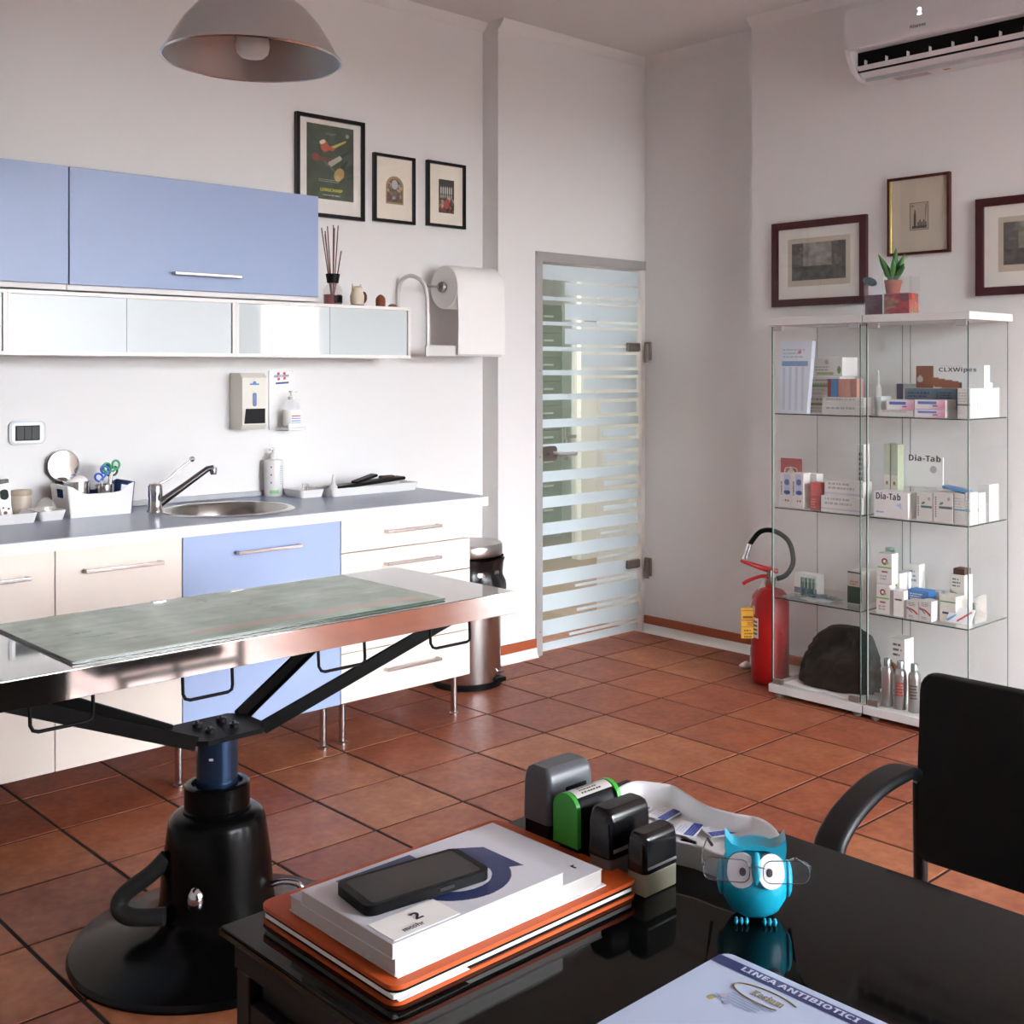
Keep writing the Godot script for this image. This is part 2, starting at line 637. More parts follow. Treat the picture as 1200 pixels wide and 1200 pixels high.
func corridor():
	# ---- the glass door in the far corner
	var d := struct_root("door_1")
	var x0 := 3.926
	var x1 := 4.735
	var zf := -4.255
	var fr := G.new()
	fr.prism(PackedVector2Array([Vector2(x0 - 0.002, 0.0), Vector2(x0 + 0.04, 0.0), Vector2(x0 + 0.04, 1.966), Vector2(x0 - 0.002, 2.014)]), -4.36, zf)
	fr.prism(PackedVector2Array([Vector2(x0 - 0.002, 2.014), Vector2(x0 + 0.04, 1.966), Vector2(x1, 1.966), Vector2(x1, 2.014)]), -4.36, zf)
	part(d, "frame", fr, M.alu, "satin aluminium frame")
	for y in [0.12, 0.55, 0.99, 1.42]:
		part(d, "screw", G.new().at(Transform3D(Basis(V(1, 0, 0), V(0, 0, 1), V(0, -1, 0)), V(x0 + 0.021, y, zf))).lathe([[0.0035, -0.001], [0.0035, 0.001], [0, 0.0015]], 8), M.chrome)
	part(d, "jamb", G.new().box2(V(x1 - 0.03, 0, -4.36), V(x1, 1.966, -4.262)), M.white, "white painted jamb")
	var gl := x0 + 0.042
	var gr := x1 - 0.032
	var zg := -4.285
	part(d, "pane", G.new().box2(V(gl, 0.008, zg - 0.008), V(gr, 1.962, zg)), M.glass_green, "clear greenish safety glass")
	part(d, "glass_edge", G.new().box2(V(gl, 0.008, zg - 0.008), V(gl + 0.002, 1.962, zg)), M.green_edge)
	# frosted bands: full-width ones grow downwards, right-hand ones between them shrink
	var tops := [346.7, 376.3, 406.0, 433.7, 462.0, 491.7, 521.0, 553.0, 583.0, 613.7, 641.5, 671.7, 698.4, 728.4, 754.6]
	var hs := [4.5, 4.5, 5.0, 6.0, 7.0, 10.0, 11.0, 12.5, 13.0, 14.3, 15.5, 17.0, 19.4, 18.2, 11.5]
	var band := func(xa: float, xb: float, ya: float, yb: float):
		part(d, "frosted_band", G.new().box2(V(xa, ya, zg), V(xb, yb, zg + 0.0006)), M.frost)
	var prev := 1.955
	var starts := [662.0, 662.0, 662.0, 681.0, 684.0, 703.0, 706.0, 708.0, 708.0, 707.0, 704.0, 700.0, 674.0, 676.0, 667.0]
	for k in tops.size():
		var yt: float = on_z(633, tops[k], zg).y
		var yb: float = max(0.01, on_z(633, tops[k] + hs[k], zg).y)
		band.call(gl, gr, yb, yt)
		var sx: float = on_z(starts[k], 500, zg).x
		var gap := prev - yt
		var slit: float = 0.011 if k > 0 else 0.0
		if k == 0:
			band.call(sx, gr, yt + 0.012, 1.87)
			band.call(gl, gr, 1.88, 1.955)
		elif gap > 2.2 * slit + 0.006:
			var t: float = clamp(gap - 2.0 * slit - 0.003 * k * (1.0 if k < 12 else 0.2), 0.014, 0.2)
			var mid := (prev + yt) / 2
			band.call(sx, gr - 0.012, mid - t / 2, mid + t / 2)
		prev = yb
	# hinges and the lever lock
	for py in [407.0, 659.0]:
		var c := on_z(748, py, zg)
		var h := G.new()
		h.rbox(V(c.x - 0.055, c.y, zg + 0.012), V(0.10, 0.048, 0.022), 0.006)
		var hp := part(d, "hinge", h, M.bronze, "bronze glass clamp hinge")
		var k := G.new()
		k.mv(V(x1 - 0.012, c.y - 0.04, zg + 0.045)).lathe([[0, -0.045], [0.013, -0.043], [0.015, 0.0], [0.013, 0.055], [0, 0.058]], 12)
		k.at(Transform3D.IDENTITY).rbox(V(x1 - 0.006, c.y - 0.02, zg + 0.05), V(0.012, 0.10, 0.05), 0.004)
		part(hp, "knuckle", k, M.bronze)
	var lc := on_z(647, 531, zg)
	var lk := G.new()
	lk.at(Transform3D(Basis.IDENTITY, V(gl + 0.055, lc.y, zg))).prism(rrect(0.105, 0.075, 0.02), 0.0, 0.02)
	var lp := part(d, "lock_plate", lk, mt("lock_bronze", "#6a6059", 0.4, 0.5), "bronze lock plate")
	var lv := G.new()
	lv.tube(curve([V(gl + 0.085, lc.y + 0.002, zg + 0.018), V(gl + 0.085, lc.y + 0.002, zg + 0.05), V(gl + 0.10, lc.y, zg + 0.06), V(gl + 0.19, lc.y - 0.008, zg + 0.058), V(gl + 0.215, lc.y - 0.004, zg + 0.045)], 5), 0.0095, 10)
	part(lp, "lever", lv, M.alu, "lever handle")
	for s in [[-0.012, -0.002], [0.028, 0.006]]:
		part(lp, "screw", G.new().at(Transform3D(Basis(V(1, 0, 0), V(0, 0, 1), V(0, -1, 0)), V(gl + 0.055 + s[0], lc.y + s[1], zg + 0.02))).lathe([[0.004, 0], [0.004, 0.0012], [0, 0.002]], 8), M.chrome)
	# ---- passage behind it
	var H := 2.7
	struct("floor_passage", G.new().box2(V(3.3, -0.2, -7.8), V(7.4, -0.001, -4.64)), mt("passage_floor", "#8a6b56", 0.4))
	struct("ceiling_passage", G.new().box2(V(3.3, H, -7.8), V(7.4, H + 0.1, -4.64)), M.ceiling)
	struct("wall_passage_left", G.new().box2(V(3.2, 0, -7.8), V(3.3, H, -4.64)), M.wall)
	struct("wall_passage_end", G.new().box2(V(3.2, 0, -7.9), V(7.5, H, -7.8)), M.wall)
	struct("wall_passage_right", G.new().box2(V(7.4, 0, -7.8), V(7.5, H, -4.64)), M.wall)
	struct("wall_passage_front", G.new().box2(V(4.985, 0, -4.64), V(7.5, H, -4.56)), M.wall)
	# white partition whose end shows as a bright line, with a plaque beside an inner glass door
	var pe := on_z(681, 500, -6.2)
	var q := struct_root("wall_partition")
	part(q, "wall_panel", G.new().box2(V(pe.x, 0, -6.3), V(7.4, H, -6.2)), mt("partition", "#e9ede9", 0.7))
	var pl := thing("door_plaque", "small grey plaque with dark lettering on partition behind the glass door", "sign", on_z(692, 377, -6.195))
	part(pl, "plate", G.new().rbox(V(0, 0.028, 0), V(0.13, 0.055, 0.006), 0.001), mt("plaque", "#8d8f93", 0.5))
	text(pl, "SALA TERAPIA", 0.02, V(0, 0.028, 0.0034), V(1, 0, 0), V(0, 1, 0), M.ink, false, true, 0.105)
	var dg := thing("inner_glass_door", "second glass door with dark pull handle seen through the striped door", "door", V(pe.x - 0.2, 0, -6.25))
	var w := pe.x - on_z(659, 500, -6.25).x
	part(dg, "pane", G.new().box2(V(-w + 0.2, 0.01, -0.005), V(0.2, 2.2, 0.005)), M.glass_green)
	part(dg, "pane_edge", G.new().box2(V(0.184, 0.01, -0.006), V(0.2, 2.2, 0.006)), M.gloss_white)
	var ph := on_z(665, 517, -6.2)
	part(dg, "pull_handle", G.new().box2(V(ph.x - pe.x + 0.2 - 0.014, ph.y - 0.14, 0.02), V(ph.x - pe.x + 0.2 + 0.014, ph.y + 0.14, 0.045), 0.004).box2(V(ph.x - pe.x + 0.2, ph.y + 0.02, 0.02), V(ph.x - pe.x + 0.30, ph.y + 0.045, 0.05), 0.004), M.bronze)
	# a grey-green drawer unit deeper in
	var ca := on_z(626, 500, -7.2)
	var cb := on_z(659, 500, -7.2)
	var cu := thing("drawer_unit", "tall grey green drawer unit glimpsed through the striped glass door", "cabinet", V((ca.x + cb.x) / 2, 0, -7.45))
	var cw := cb.x - ca.x + 0.1
	var mg := mt("sage", "#8b8f7d", 0.6)
	part(cu, "body", G.new().box2(V(-cw / 2 - 0.05, 0, -0.24), V(cw / 2 - 0.05, 1.98, 0.24)), mg)
	for k in 9:
		var y := 0.1 + k * 0.205
		var dr := part(cu, "drawer", G.new().box2(V(-cw / 2 - 0.045, y, 0.24), V(cw / 2 - 0.055, y + 0.195, 0.255), 0.003), mg)
		part(dr, "drawer_handle", G.new().rbox(V(-0.02, y + 0.14, 0.268), V(0.11, 0.018, 0.02), 0.003), M.gloss_white)
	# passage lamp: a flat ceiling panel
	var lp2 := thing("ceiling_panel_light", "flat white ceiling panel light in the passage behind the glass door", "lamp", V(4.7, H - 0.03, -5.6))
	part(lp2, "housing", G.new().rbox(V(0, 0.015, 0), V(0.9, 0.028, 0.9), 0.004), M.white)
	var em := mt("panel_glow", "#ffffff", 0.5)
	em.emission_enabled = true
	em.emission = Color(1.0, 0.99, 0.95)
	em.emission_energy_multiplier = 1.0
	part(lp2, "diffuser", G.new().rbox(V(0, -0.002, 0), V(0.84, 0.006, 0.84), 0.001), em)
	var al := AreaLight3D.new()
	al.name = "panel_light"
	al.area_size = Vector2(0.82, 0.82)
	al.light_energy = 0.75
	al.light_color = Color(1.0, 0.99, 0.95)
	al.area_range = 12.0
	al.area_attenuation = 2.0
	al.shadow_enabled = true
	lp2.add_child(al)
	al.position = V(0, -0.012, 0)
	al.rotation.x = -PI / 2

func bar_handle(parent: Node, a: Vector3, b: Vector3, out: float, m: Material, nm := "handle"):
	# flat bar handle standing off a front that faces +z
	var g := G.new(parent_origin(parent))
	var c := (a + b) / 2
	var L := b.x - a.x
	g.rbox(V(c.x, c.y, a.z + out), V(L, 0.012, 0.008), 0.002)
	for s in [-1.0, 1.0]:
		g.rbox(V(c.x + s * (L / 2 - 0.006), c.y, a.z + out / 2), V(0.012, 0.012, out), 0.001)
	return part(parent, nm, g, m, "brushed metal bar handle")
func parent_origin(n: Node) -> Vector3:
	var o := Vector3.ZERO
	while n != self and n != null:
		o += n.position
		n = n.get_parent()
	return o

func leg_mesh(h: float) -> ArrayMesh:
	return G.new().lathe([[0, 0], [0.02, 0], [0.02, 0.008], [0.013, 0.012], [0.013, h], [0, h]], 14).mesh()

func units():
	var zf := -3.73          # faces of the base units
	var y0 := 0.168
	var y1 := 0.859
	var leg := leg_mesh(y0)
	var specs := [
		[0.775, 1.397, "cream base unit with bar handle running out of view beside cream door unit", M.cream],
		[1.397, 1.816, "cream base unit with a single door next to the blue sink unit", M.cream],
		[1.816, 2.442, "blue sink base unit with a single bar handle", M.blue],
		[2.442, 3.068, "cream base unit with five drawers beside the pedal bin", M.cream]]
	var hp := [[[-30.0, 684.0], [33.0, 677.0]], [[97.0, 667.5], [188.0, 658.0]], [[275.0, 645.0], [350.0, 638.5]]]
	for k in 4:
		var s: Array = specs[k]
		var cxm: float = (s[0] + s[1]) / 2
		var t := thing("base_unit", s[2], "cabinet", V(cxm, 0, -4.05))
		var hw: float = (s[1] - s[0]) / 2
		var bd := G.new()
		if k == 2:          # open carcass round the sink bowl
			bd.box2(V(-hw + 0.001, y0, -0.325), V(-hw + 0.019, y1, 0.299)).box2(V(hw - 0.019, y0, -0.325), V(hw - 0.001, y1, 0.299))
			bd.box2(V(-hw + 0.019, y0, -0.325), V(hw - 0.019, y0 + 0.018, 0.299)).box2(V(-hw + 0.019, y0 + 0.018, -0.325), V(hw - 0.019, y1, -0.317))
		else:
			bd.box2(V(-hw + 0.001, y0, -0.325), V(hw - 0.001, y1, 0.299))
		part(t, "body", bd, M.white)
		for lx in [-1.0, 1.0]:
			for lz in [0.265, -0.27]:
				if lz > 0 and ((k == 0 and lx > 0) or k == 1):
					continue
				var l := share(t, "leg", leg, M.chrome)
				l.position = V(lx * (hw - 0.042) if not (k == 2 and lx < 0) else -hw + 0.014, 0, lz)
		if k < 3:
			var d := part(t, "door", G.new().box2(V(-hw + 0.0015, y0, 0.301), V(hw - 0.0015, y1, 0.32), 0.0015), s[3])
			var a := on_z(hp[k][0][0], hp[k][0][1], zf)
			var b := on_z(hp[k][1][0], hp[k][1][1], zf)
			if k == 0:
				a.x = b.x - 0.24
			a.y = b.y
			bar_handle(d, a, b, 0.028, M.steel)
		else:
			var hh := [0.126, 0.126, 0.126, 0.126, 0.187]
			var y := y1
			for q in 5:
				var yb: float = y - hh[q]
				var d := part(t, "drawer", G.new().box2(V(-hw + 0.0015, yb + 0.0015, 0.301), V(hw - 0.0015, y - 0.0015, 0.32), 0.0015), s[3])
				var yc: float = (y + yb) / 2 + 0.004
				bar_handle(d, V(on_z(450, 620, zf).x, yc, zf), V(on_z(513, 620, zf).x, yc, zf), 0.028, M.steel)
				y = yb
	# worktop: white-edged slab with blue-grey laminate, hole for the round sink
	var yt := 0.9
	var sc := Vector2(2.138, -4.03)
	var R := 0.236
	var wt := thing("worktop", "long blue grey laminate worktop with white front edge", "worktop", V(1.4, 0.86, -4.04))
	var xa := -0.3
	var xb := 3.14
	var za := -4.378
	var zb := -3.70
	var left := PackedVector2Array([Vector2(xa, za), Vector2(sc.x, za)])
	var right := PackedVector2Array([Vector2(xb, zb), Vector2(sc.x, zb)])
	for k in 17:
		var a := PI * k / 16
		left.append(Vector2(sc.x - sin(a) * R, sc.y - cos(a) * R))
		right.append(Vector2(sc.x + sin(a) * R, sc.y + cos(a) * R))
	left.append(Vector2(sc.x, zb)); left.append(Vector2(xa, zb))
	right.append(Vector2(sc.x, za)); right.append(Vector2(xb, za))
	var flat := Transform3D(Basis(V(1, 0, 0), V(0, 0, 1), V(0, 1, 0)), Vector3.ZERO)
	var slab := G.new(wt.position)
	slab.at(flat)
	slab.prism(left, 0.861, 0.898, 20)
	slab.prism(right, 0.861, 0.898, 20)
	part(wt, "slab", slab, M.edge_white, "white edged slab")
	var lam := G.new(wt.position)
	lam.at(flat)
	lam.prism(left, 0.8982, yt, 20)
	lam.prism(right, 0.8982, yt, 20)
	part(wt, "laminate", lam, M.counter, "blue grey laminate surface")
	solo("worktop_upstand", "thin grey upstand strip along the wall behind the worktop", "upstand", G.new().box2(V(xa - 1.4, 0.0003, -0.001), V(1.2, 0.022, 0.011), 0.002), mt("upstand", "#a8a9ab", 0.4), V(1.4, yt, za))
	# sink
	var sk := thing("round_sink", "round stainless steel sink let into the worktop", "sink", V(sc.x, yt, sc.y))
	part(sk, "rim", G.new().lathe([[0.222, -0.002], [0.222, 0.004], [0.232, 0.0055], [0.246, 0.003], [0.249, 0.0005], [0.232, 0.0002]], 48), M.steel)
	part(sk, "bowl", G.new().lathe([[0.222, 0.003], [0.214, -0.006], [0.208, -0.05], [0.19, -0.115], [0.15, -0.14], [0.05, -0.148], [0.03, -0.152], [0.001, -0.152]], 48), mt("sink_steel", "#a8a5a0", 0.26, 1.0))
	part(sk, "drain", G.new().lathe([[0.035, -0.147], [0.033, -0.144], [0.02, -0.146], [0, -0.146]], 20), M.chrome)
	for k in 3:
		var a := deg_to_rad(190.0 + 6.0 * k)
		part(sk, "overflow_slot", G.new().at(Transform3D(Basis(Vector3.UP, -a), V(0, -0.03, 0))).rbox(V(0.2065, 0, 0), V(0.006, 0.022, 0.007), 0.002), M.black)
	# tap
	var tp := on_y(182, 600, yt)
	var tap := thing("mixer_tap", "chrome lever mixer tap beside the round sink", "tap", tp)
	part(tap, "body", G.new().lathe([[0.0, 0], [0.03, 0], [0.03, 0.006], [0.026, 0.012], [0.024, 0.05], [0.026, 0.06], [0.026, 0.095], [0.022, 0.105], [0, 0.108]], 20), M.chrome)
	var e := on_z(250, 549, tp.z + 0.06) - tp
	part(tap, "spout", G.new().tube([V(0.01, 0.028, 0.004), V(e.x * 0.5, 0.028 + (e.y - 0.028) * 0.52, e.z * 0.5), V(e.x * 0.9, e.y, e.z * 0.9), V(e.x, e.y + 0.002, e.z)], [0.016, 0.0125, 0.0115, 0.0115], 12), mt("tap_dark", "#8d8c8e", 0.16, 1.0))
	part(tap, "aerator", G.new().mv(V(e.x, e.y - 0.01, e.z)).lathe([[0, -0.012], [0.012, -0.012], [0.0135, 0.0], [0.0135, 0.014], [0, 0.016]], 14), M.chrome)
	var l2 := on_z(225, 538, tp.z) - tp
	part(tap, "lever", G.new().tube(curve([V(0.006, 0.1, 0), V(0.05, 0.118, 0), V(0.09, 0.15, 0), V(l2.x, l2.y, 0)], 5), 0.005, 8).ball(V(l2.x, l2.y, 0), V(0.011, 0.011, 0.011), 12), M.chrome)
	# ---- upper units
	var zu := -4.08
	var ub := [[0.57, on_z(80.8, 260, zu).x, "blue wall cabinet running out of view, left of the cabinet with handle"], [on_z(80.8, 260, zu).x, on_z(373.7, 260, zu).x, "long blue wall cabinet with horizontal bar handle"]]
	for k in 2:
		var q: Array = ub[k]
		var hw: float = (q[1] - q[0]) / 2
		var t := thing("wall_cabinet", q[2], "cabinet", V((q[0] + q[1]) / 2, 1.70, -4.23))
		part(t, "body", G.new().box2(V(-hw + 0.002, 0.0, -0.148), V(hw - 0.002, 0.415, 0.128)), M.white)
		var d := part(t, "door", G.new().box2(V(-hw + 0.002, 0.018, 0.13), V(hw - 0.002, 0.424, 0.15), 0.0015), M.blue)
		if k == 1:
			bar_handle(d, V(on_z(201, 321, zu).x, 1.777, zu), V(on_z(279, 323, zu).x, 1.777, zu), 0.03, M.steel)
		else:
			bar_handle(d, V(0.72, 1.777, zu), V(0.99, 1.777, zu), 0.03, M.steel)
	var zs := -4.12
	var gb := [[0.6, on_z(8.8, 380, zs).x], [on_z(8.8, 380, zs).x, on_z(276.5, 380, zs).x], [on_z(276.5, 380, zs).x, on_z(481.5, 380, zs).x]]
	var glab := ["white framed glass wall unit running out of view under the blue cabinets", "white framed unit with frosted sliding panes under the blue cabinet", "white framed unit with shiny glass panes carrying the reed diffuser"]
	mt("opal", "#cfd6d7", 0.3)
	mt("opal_shiny", "#ccd4d4", 0.04)
	mt("unit_frame", "#eeebe6", 0.35)
	for k in 3:
		var q: Array = gb[k]
		var hw: float = (q[1] - q[0]) / 2
		var t := thing("sliding_glass_unit", glab[k], "cabinet", V((q[0] + q[1]) / 2, 1.473, (-4.38 + zs) / 2))
		var hd := (zs + 4.38) / 2
		var hh := 0.222
		var b := 0.014
		var c := G.new()
		c.box2(V(-hw, 0, -hd), V(hw, b, hd), 0.001).box2(V(-hw, hh - b, -hd), V(hw, hh, hd), 0.001)
		c.box2(V(-hw, b, -hd), V(-hw + b, hh - b, hd), 0.001).box2(V(hw - b, b, -hd), V(hw, hh - b, hd), 0.001)
		c.box2(V(-hw + b, b, -hd), V(hw - b, hh - b, -hd + 0.008))
		part(t, "body", c, M.unit_frame)
		var ms: Material = M.opal if k < 2 else M.opal_shiny
		var seam: float = (on_z(150.0 if k == 1 else 388.0, 380, zs).x - t.position.x) if k > 0 else 0.0
		part(t, "sliding_pane", G.new().box2(V(-hw + b, b, hd - 0.015), V(seam - 0.0005, hh - b, hd - 0.0105)), ms)
		part(t, "sliding_pane", G.new().box2(V(seam, b, hd - 0.0135), V(hw - b - 0.002, hh - b, hd - 0.008)), ms)

# a framed picture on a wall: c centre on the wall, r reading direction, w x h outer size
func picture(called: String, label: String, c: Vector3, r: Vector3, w: float, h: float, fwid: float, depth: float, fm: Material, board: Material, pw: float, ph: float, poff: Vector2, pm: Material) -> Node3D:
	var t := thing(called, label, "picture", c)
	var X := bas(r, Vector3.UP, Vector3.ZERO)
	var g := G.new()
	g.at(X)
	var a := w / 2
	var b := h / 2
	for q in [[Vector2(-a, -b), Vector2(a, -b), Vector2(a - fwid, -b + fwid), Vector2(-a + fwid, -b + fwid)], [Vector2(a, -b), Vector2(a, b), Vector2(a - fwid, b - fwid), Vector2(a - fwid, -b + fwid)], [Vector2(a, b), Vector2(-a, b), Vector2(-a + fwid, b - fwid), Vector2(a - fwid, b - fwid)], [Vector2(-a, b), Vector2(-a, -b), Vector2(-a + fwid, -b + fwid), Vector2(-a + fwid, b - fwid)]]:
		g.prism(PackedVector2Array(q), 0.001, depth, 1.0)
	part(t, "frame", g, fm)
	var e := G.new()
	e.at(X)
	e.box2(V(-a + fwid, -b + fwid, 0.002), V(a - fwid, b - fwid, depth * 0.45))
	part(t, "mount", e, board)
	var p := G.new()
	p.at(X)
	p.panel(V(poff.x, poff.y, depth * 0.45 + 0.0012), V(pw, 0, 0), V(0, ph, 0))
	part(t, "print", p, pm)
	var gl := G.new()
	gl.at(X)
	gl.panel(V(0, 0, depth * 0.72), V(w - 2 * fwid, 0, 0), V(0, h - 2 * fwid, 0))
	part(t, "glazing", gl, M.clear)
	return t

func wall_things():
	var zw := -4.381
	var X1 := V(1, 0, 0)
	var UP := Vector3.UP
	mt("board_white", "#e9e5dd", 0.8)
	mt("board_cream", "#ece4d3", 0.8)
	mt("board_grey", "#c9bfae", 0.8)
	mt("frame_black", "#0b0c0d", 0.18)
	mt("frame_red", "#43161a", 0.25)
	mt("frame_brown", "#4a1f14", 0.25)
	# poster of smoking pipes on green
	var im := canvas(160, 216, Color("#33452f"))
	grain(im, 3, 0.10, 0.02)
	blot(im, 60, 70, 8, 16, Color("#7e8a6c"), 0.2, 0.3)
	stroke(im, Vector2(82, 66), Vector2(132, 40), 5, 2.5, Color("#c9b64c"))
	stroke(im, Vector2(58, 62), Vector2(88, 68), 9, 5, Color("#b1482c"))
	blot(im, 60, 62, 14, 17, Color("#b9502f"), -0.4)
	blot(im, 53, 50, 11, 6, Color("#d9d5c8"), -0.4)
	stroke(im, Vector2(100, 100), Vector2(146, 66), 3, 2, Color("#1a1d1b"))
	stroke(im, Vector2(40, 98), Vector2(80, 100), 6, 5, Color("#6d3325"))
	blot(im, 30, 96, 13, 12, Color("#8a3526"), 0.2)
	stroke(im, Vector2(80, 112), Vector2(112, 92), 8, 7, Color("#b8b3a6"))
	stroke(im, Vector2(60, 108), Vector2(92, 130), 3, 3, Color("#59604f"))
	stroke(im, Vector2(118, 122), Vector2(138, 98), 5, 3, Color("#15181a"))
	blot(im, 110, 140, 16, 21, Color("#b4955c"), 0.6)
	blot(im, 104, 152, 10, 9, Color("#c2a36a"), 0.6)
	scribble(im, 40, 158, 120, 166, 5, Color("#a9b09c"), 4)
	scribble(im, 56, 202, 118, 208, 6, Color("#c9ccbf"), 9)
	scribble(im, 62, 22, 104, 28, 4, Color("#8e957f"), 5)
	blot(im, 138, 24, 6, 6, Color("#9aa08d"))
	var p := picture("pipe_poster", "tall black framed green poster of smoking pipes above the diffuser", V(2.808, 2.305, zw), X1, 0.347, 0.44, 0.017, 0.022, M.frame_black, M.board_white, 0.238, 0.322, Vector2(0.0, 0.022), pic(im))
	text(p, "LONGCHAMP", 0.014, V(0.004, -0.098, 0.0125), X1, UP, mt("poster_yellow", "#d6c935", 0.6), false, true, 0.112)
	# two small devotional pictures, plain stand-ins
	im = canvas(96, 120, Color("#ece4d3"))
	for y in 120:
		for x in 96:
			var inside: bool = (y > 48) or Vector2(x - 48, y - 48).length() < 46
			if inside and x > 2 and x < 93:
				im.set_pixel(x, y, Color("#a88b57"))
	var im2 := canvas(80, 100, Color("#6a5a48"))
	var rr := RandomNumberGenerator.new()
	rr.seed = 41
	for k in 46:
		blot(im2, rr.randf_range(4, 76), rr.randf_range(20, 98), rr.randf_range(4, 9), rr.randf_range(6, 13), [Color("#8c4a38"), Color("#c9b79a"), Color("#33443f"), Color("#3f4a63"), Color("#7f6e4c"), Color("#5a2f28")][rr.randi() % 6], rr.randf() * 3.0, 0.75)
	blot(im2, 40, 26, 16, 20, Color("#cfd3cf"), 0.0, 0.8)
	for y in 100:
		for x in 80:
			if (y > 40) or Vector2(x - 40, y - 40).length() < 38:
				im.set_pixel(x + 8, y + 12, im2.get_pixel(x, y))
	picture("arched_print", "small black framed print with round arched picture on cream mount", V(3.147, 2.2485, zw), X1, 0.23, 0.309, 0.014, 0.02, M.frame_black, M.board_cream, 0.104, 0.13, Vector2(0.003, -0.003), pic(im))
	im = canvas(80, 128, Color("#2b2622"))
	for k in 60:
		blot(im, rr.randf_range(2, 78), rr.randf_range(60, 126), rr.randf_range(3, 7), rr.randf_range(5, 10), [Color("#a8402f"), Color("#cbb89a"), Color("#31423c"), Color("#57473a"), Color("#8d6d4d")][rr.randi() % 5], rr.randf() * 3.0, 0.8)
	for k in 6:
		blot(im, 12 + k * 11, 42, 3.4, 16, Color("#cfd0c2"))
		blot(im, 12 + k * 11, 64, 3.0, 7, Color("#a9ab9b"))
	blot(im, 44, 92, 12, 20, Color("#b3362b"), 0.2)
	picture("narrow_print", "small black framed print with narrow dark picture nearest the paper roll", V(3.446, 2.253, zw), X1, 0.23, 0.308, 0.014, 0.02, M.frame_black, M.board_cream, 0.092, 0.158, Vector2(0.003, -0.006), pic(im))
	# switch plate
	var so := thing("wall_socket", "white framed socket plate with black inserts above the worktop", "socket", V(1.541, 1.197, zw))
	var plate := G.new()
	plate.prism(rrect(0.126, 0.086, 0.02, 5), 0.001, 0.009)
	part(so, "plate", plate, mt("plate_grey", "#b9bcc2", 0.35))
	part(so, "cover", G.new().prism(rrect(0.112, 0.074, 0.016, 5), 0.009, 0.012), M.gloss_white)
	part(so, "insert", G.new().rbox(V(-0.001, -0.001, 0.012), V(0.084, 0.054, 0.006), 0.001), M.black)
	for k in 3:
		part(so, "module", G.new().rbox(V(-0.027 + k * 0.026, -0.001, 0.0155), V(0.024, 0.048, 0.002), 0.0008), mt("module", "#141518", 0.5))
	# soap dispenser
	var wl := on_z(269, 470, zw)
	var zfr: float = on_x(284, 470, wl.x).z
	var xr: float = on_z(312.5, 470, zfr).x
	var yb: float = on_z(284, 504, zfr).y
	var ytop: float = on_z(284, 437, zfr).y
	var sd := thing("soap_dispenser", "cream wall soap dispenser with black push panel and blue gauge", "dispenser", V((wl.x + xr) / 2, yb, zw))
	var sw: float = xr - wl.x
	var sh: float = ytop - yb
	var sdp: float = zfr - zw
	var body := G.new()
	body.at(Transform3D(Basis(V(0, 0, 1), UP, V(-1, 0, 0)), V(sw / 2, 0, 0)))
	body.prism(PackedVector2Array([Vector2(0.002, 0), Vector2(sdp * 0.85, 0), Vector2(sdp, 0.02), Vector2(sdp, sh - 0.02), Vector2(sdp * 0.8, sh), Vector2(0.002, sh)]), 0.0, sw, 1.0)
	part(sd, "body", body, mt("dispenser", "#d9d5c8", 0.35))
	part(sd, "push_panel", G.new().prism(PackedVector2Array([Vector2(-sw * 0.42, 0.025), Vector2(sw * 0.42, 0.025), Vector2(sw * 0.42, 0.085), Vector2(-sw * 0.36, 0.085)]), sdp, sdp + 0.004, 1.0), M.black_gloss, "black push panel")
	part(sd, "gauge", G.new().mv(V(0, sh * 0.53, 0)).prism(rrect(0.016, 0.055, 0.0075, 4), sdp, sdp + 0.002), mt("gauge", "#3c5a9c", 0.2), "blue level gauge")
	part(sd, "badge", G.new().mv(V(0, sh * 0.83, 0)).prism(rrect(0.014, 0.01, 0.004), sdp, sdp + 0.001), mt("badge", "#4b87c9", 0.4))
	part(sd, "badge", G.new().mv(V(0, sh * 0.8, 0)).prism(rrect(0.04, 0.006, 0.002), sdp, sdp + 0.001), M.badge)
	# hand disinfectant holder with its bottle
	var pa := on_z(314.5, 434, zw)
	var pb := on_z(343, 503, zw)
	var ho := thing("disinfectant_holder", "white wall holder with red and blue emblem beside the soap dispenser", "holder", V((pa.x + pb.x) / 2, pb.y, zw))
	var hw: float = pb.x - pa.x
	var hh: float = pa.y - pb.y
	part(ho, "back_plate", G.new().mv(V(0, hh / 2, 0)).prism(rrect(hw, hh, 0.006), 0.001, 0.006), M.gloss_white)
	part(ho, "tray", G.new().box2(V(-hw / 2 + 0.03, 0.0, 0.006), V(hw / 2 + 0.0, 0.012, 0.11), 0.002).box2(V(-hw / 2 + 0.03, 0.012, 0.104), V(hw / 2 + 0.0, 0.03, 0.11), 0.002), M.gloss_white)
	for q in [[-0.014, 0.865], [0.014, 0.87], [-0.013, 0.775], [0.015, 0.785]]:
		part(ho, "emblem_dot", G.new().mv(V(q[0], hh * q[1] + 0.02, 0)).prism(rrect(0.011, 0.011, 0.003), 0.006, 0.007), mt("emblem_red", "#d23a35", 0.5))
	text(ho, "AMUCHINA", 0.011, V(0.0, hh * 0.825 + 0.02, 0.0065), V(0.998, 0.05, 0).normalized(), V(-0.05, 0.998, 0).normalized(), M.ink_blue, false, true, 0.072)
	part(ho, "emblem_bar", G.new().at(Transform3D(Basis(V(0, 0, 1), 0.06), V(0.004, hh * 0.74 + 0.012, 0))).prism(rrect(0.062, 0.008, 0.002), 0.006, 0.007), M.ink_blue)
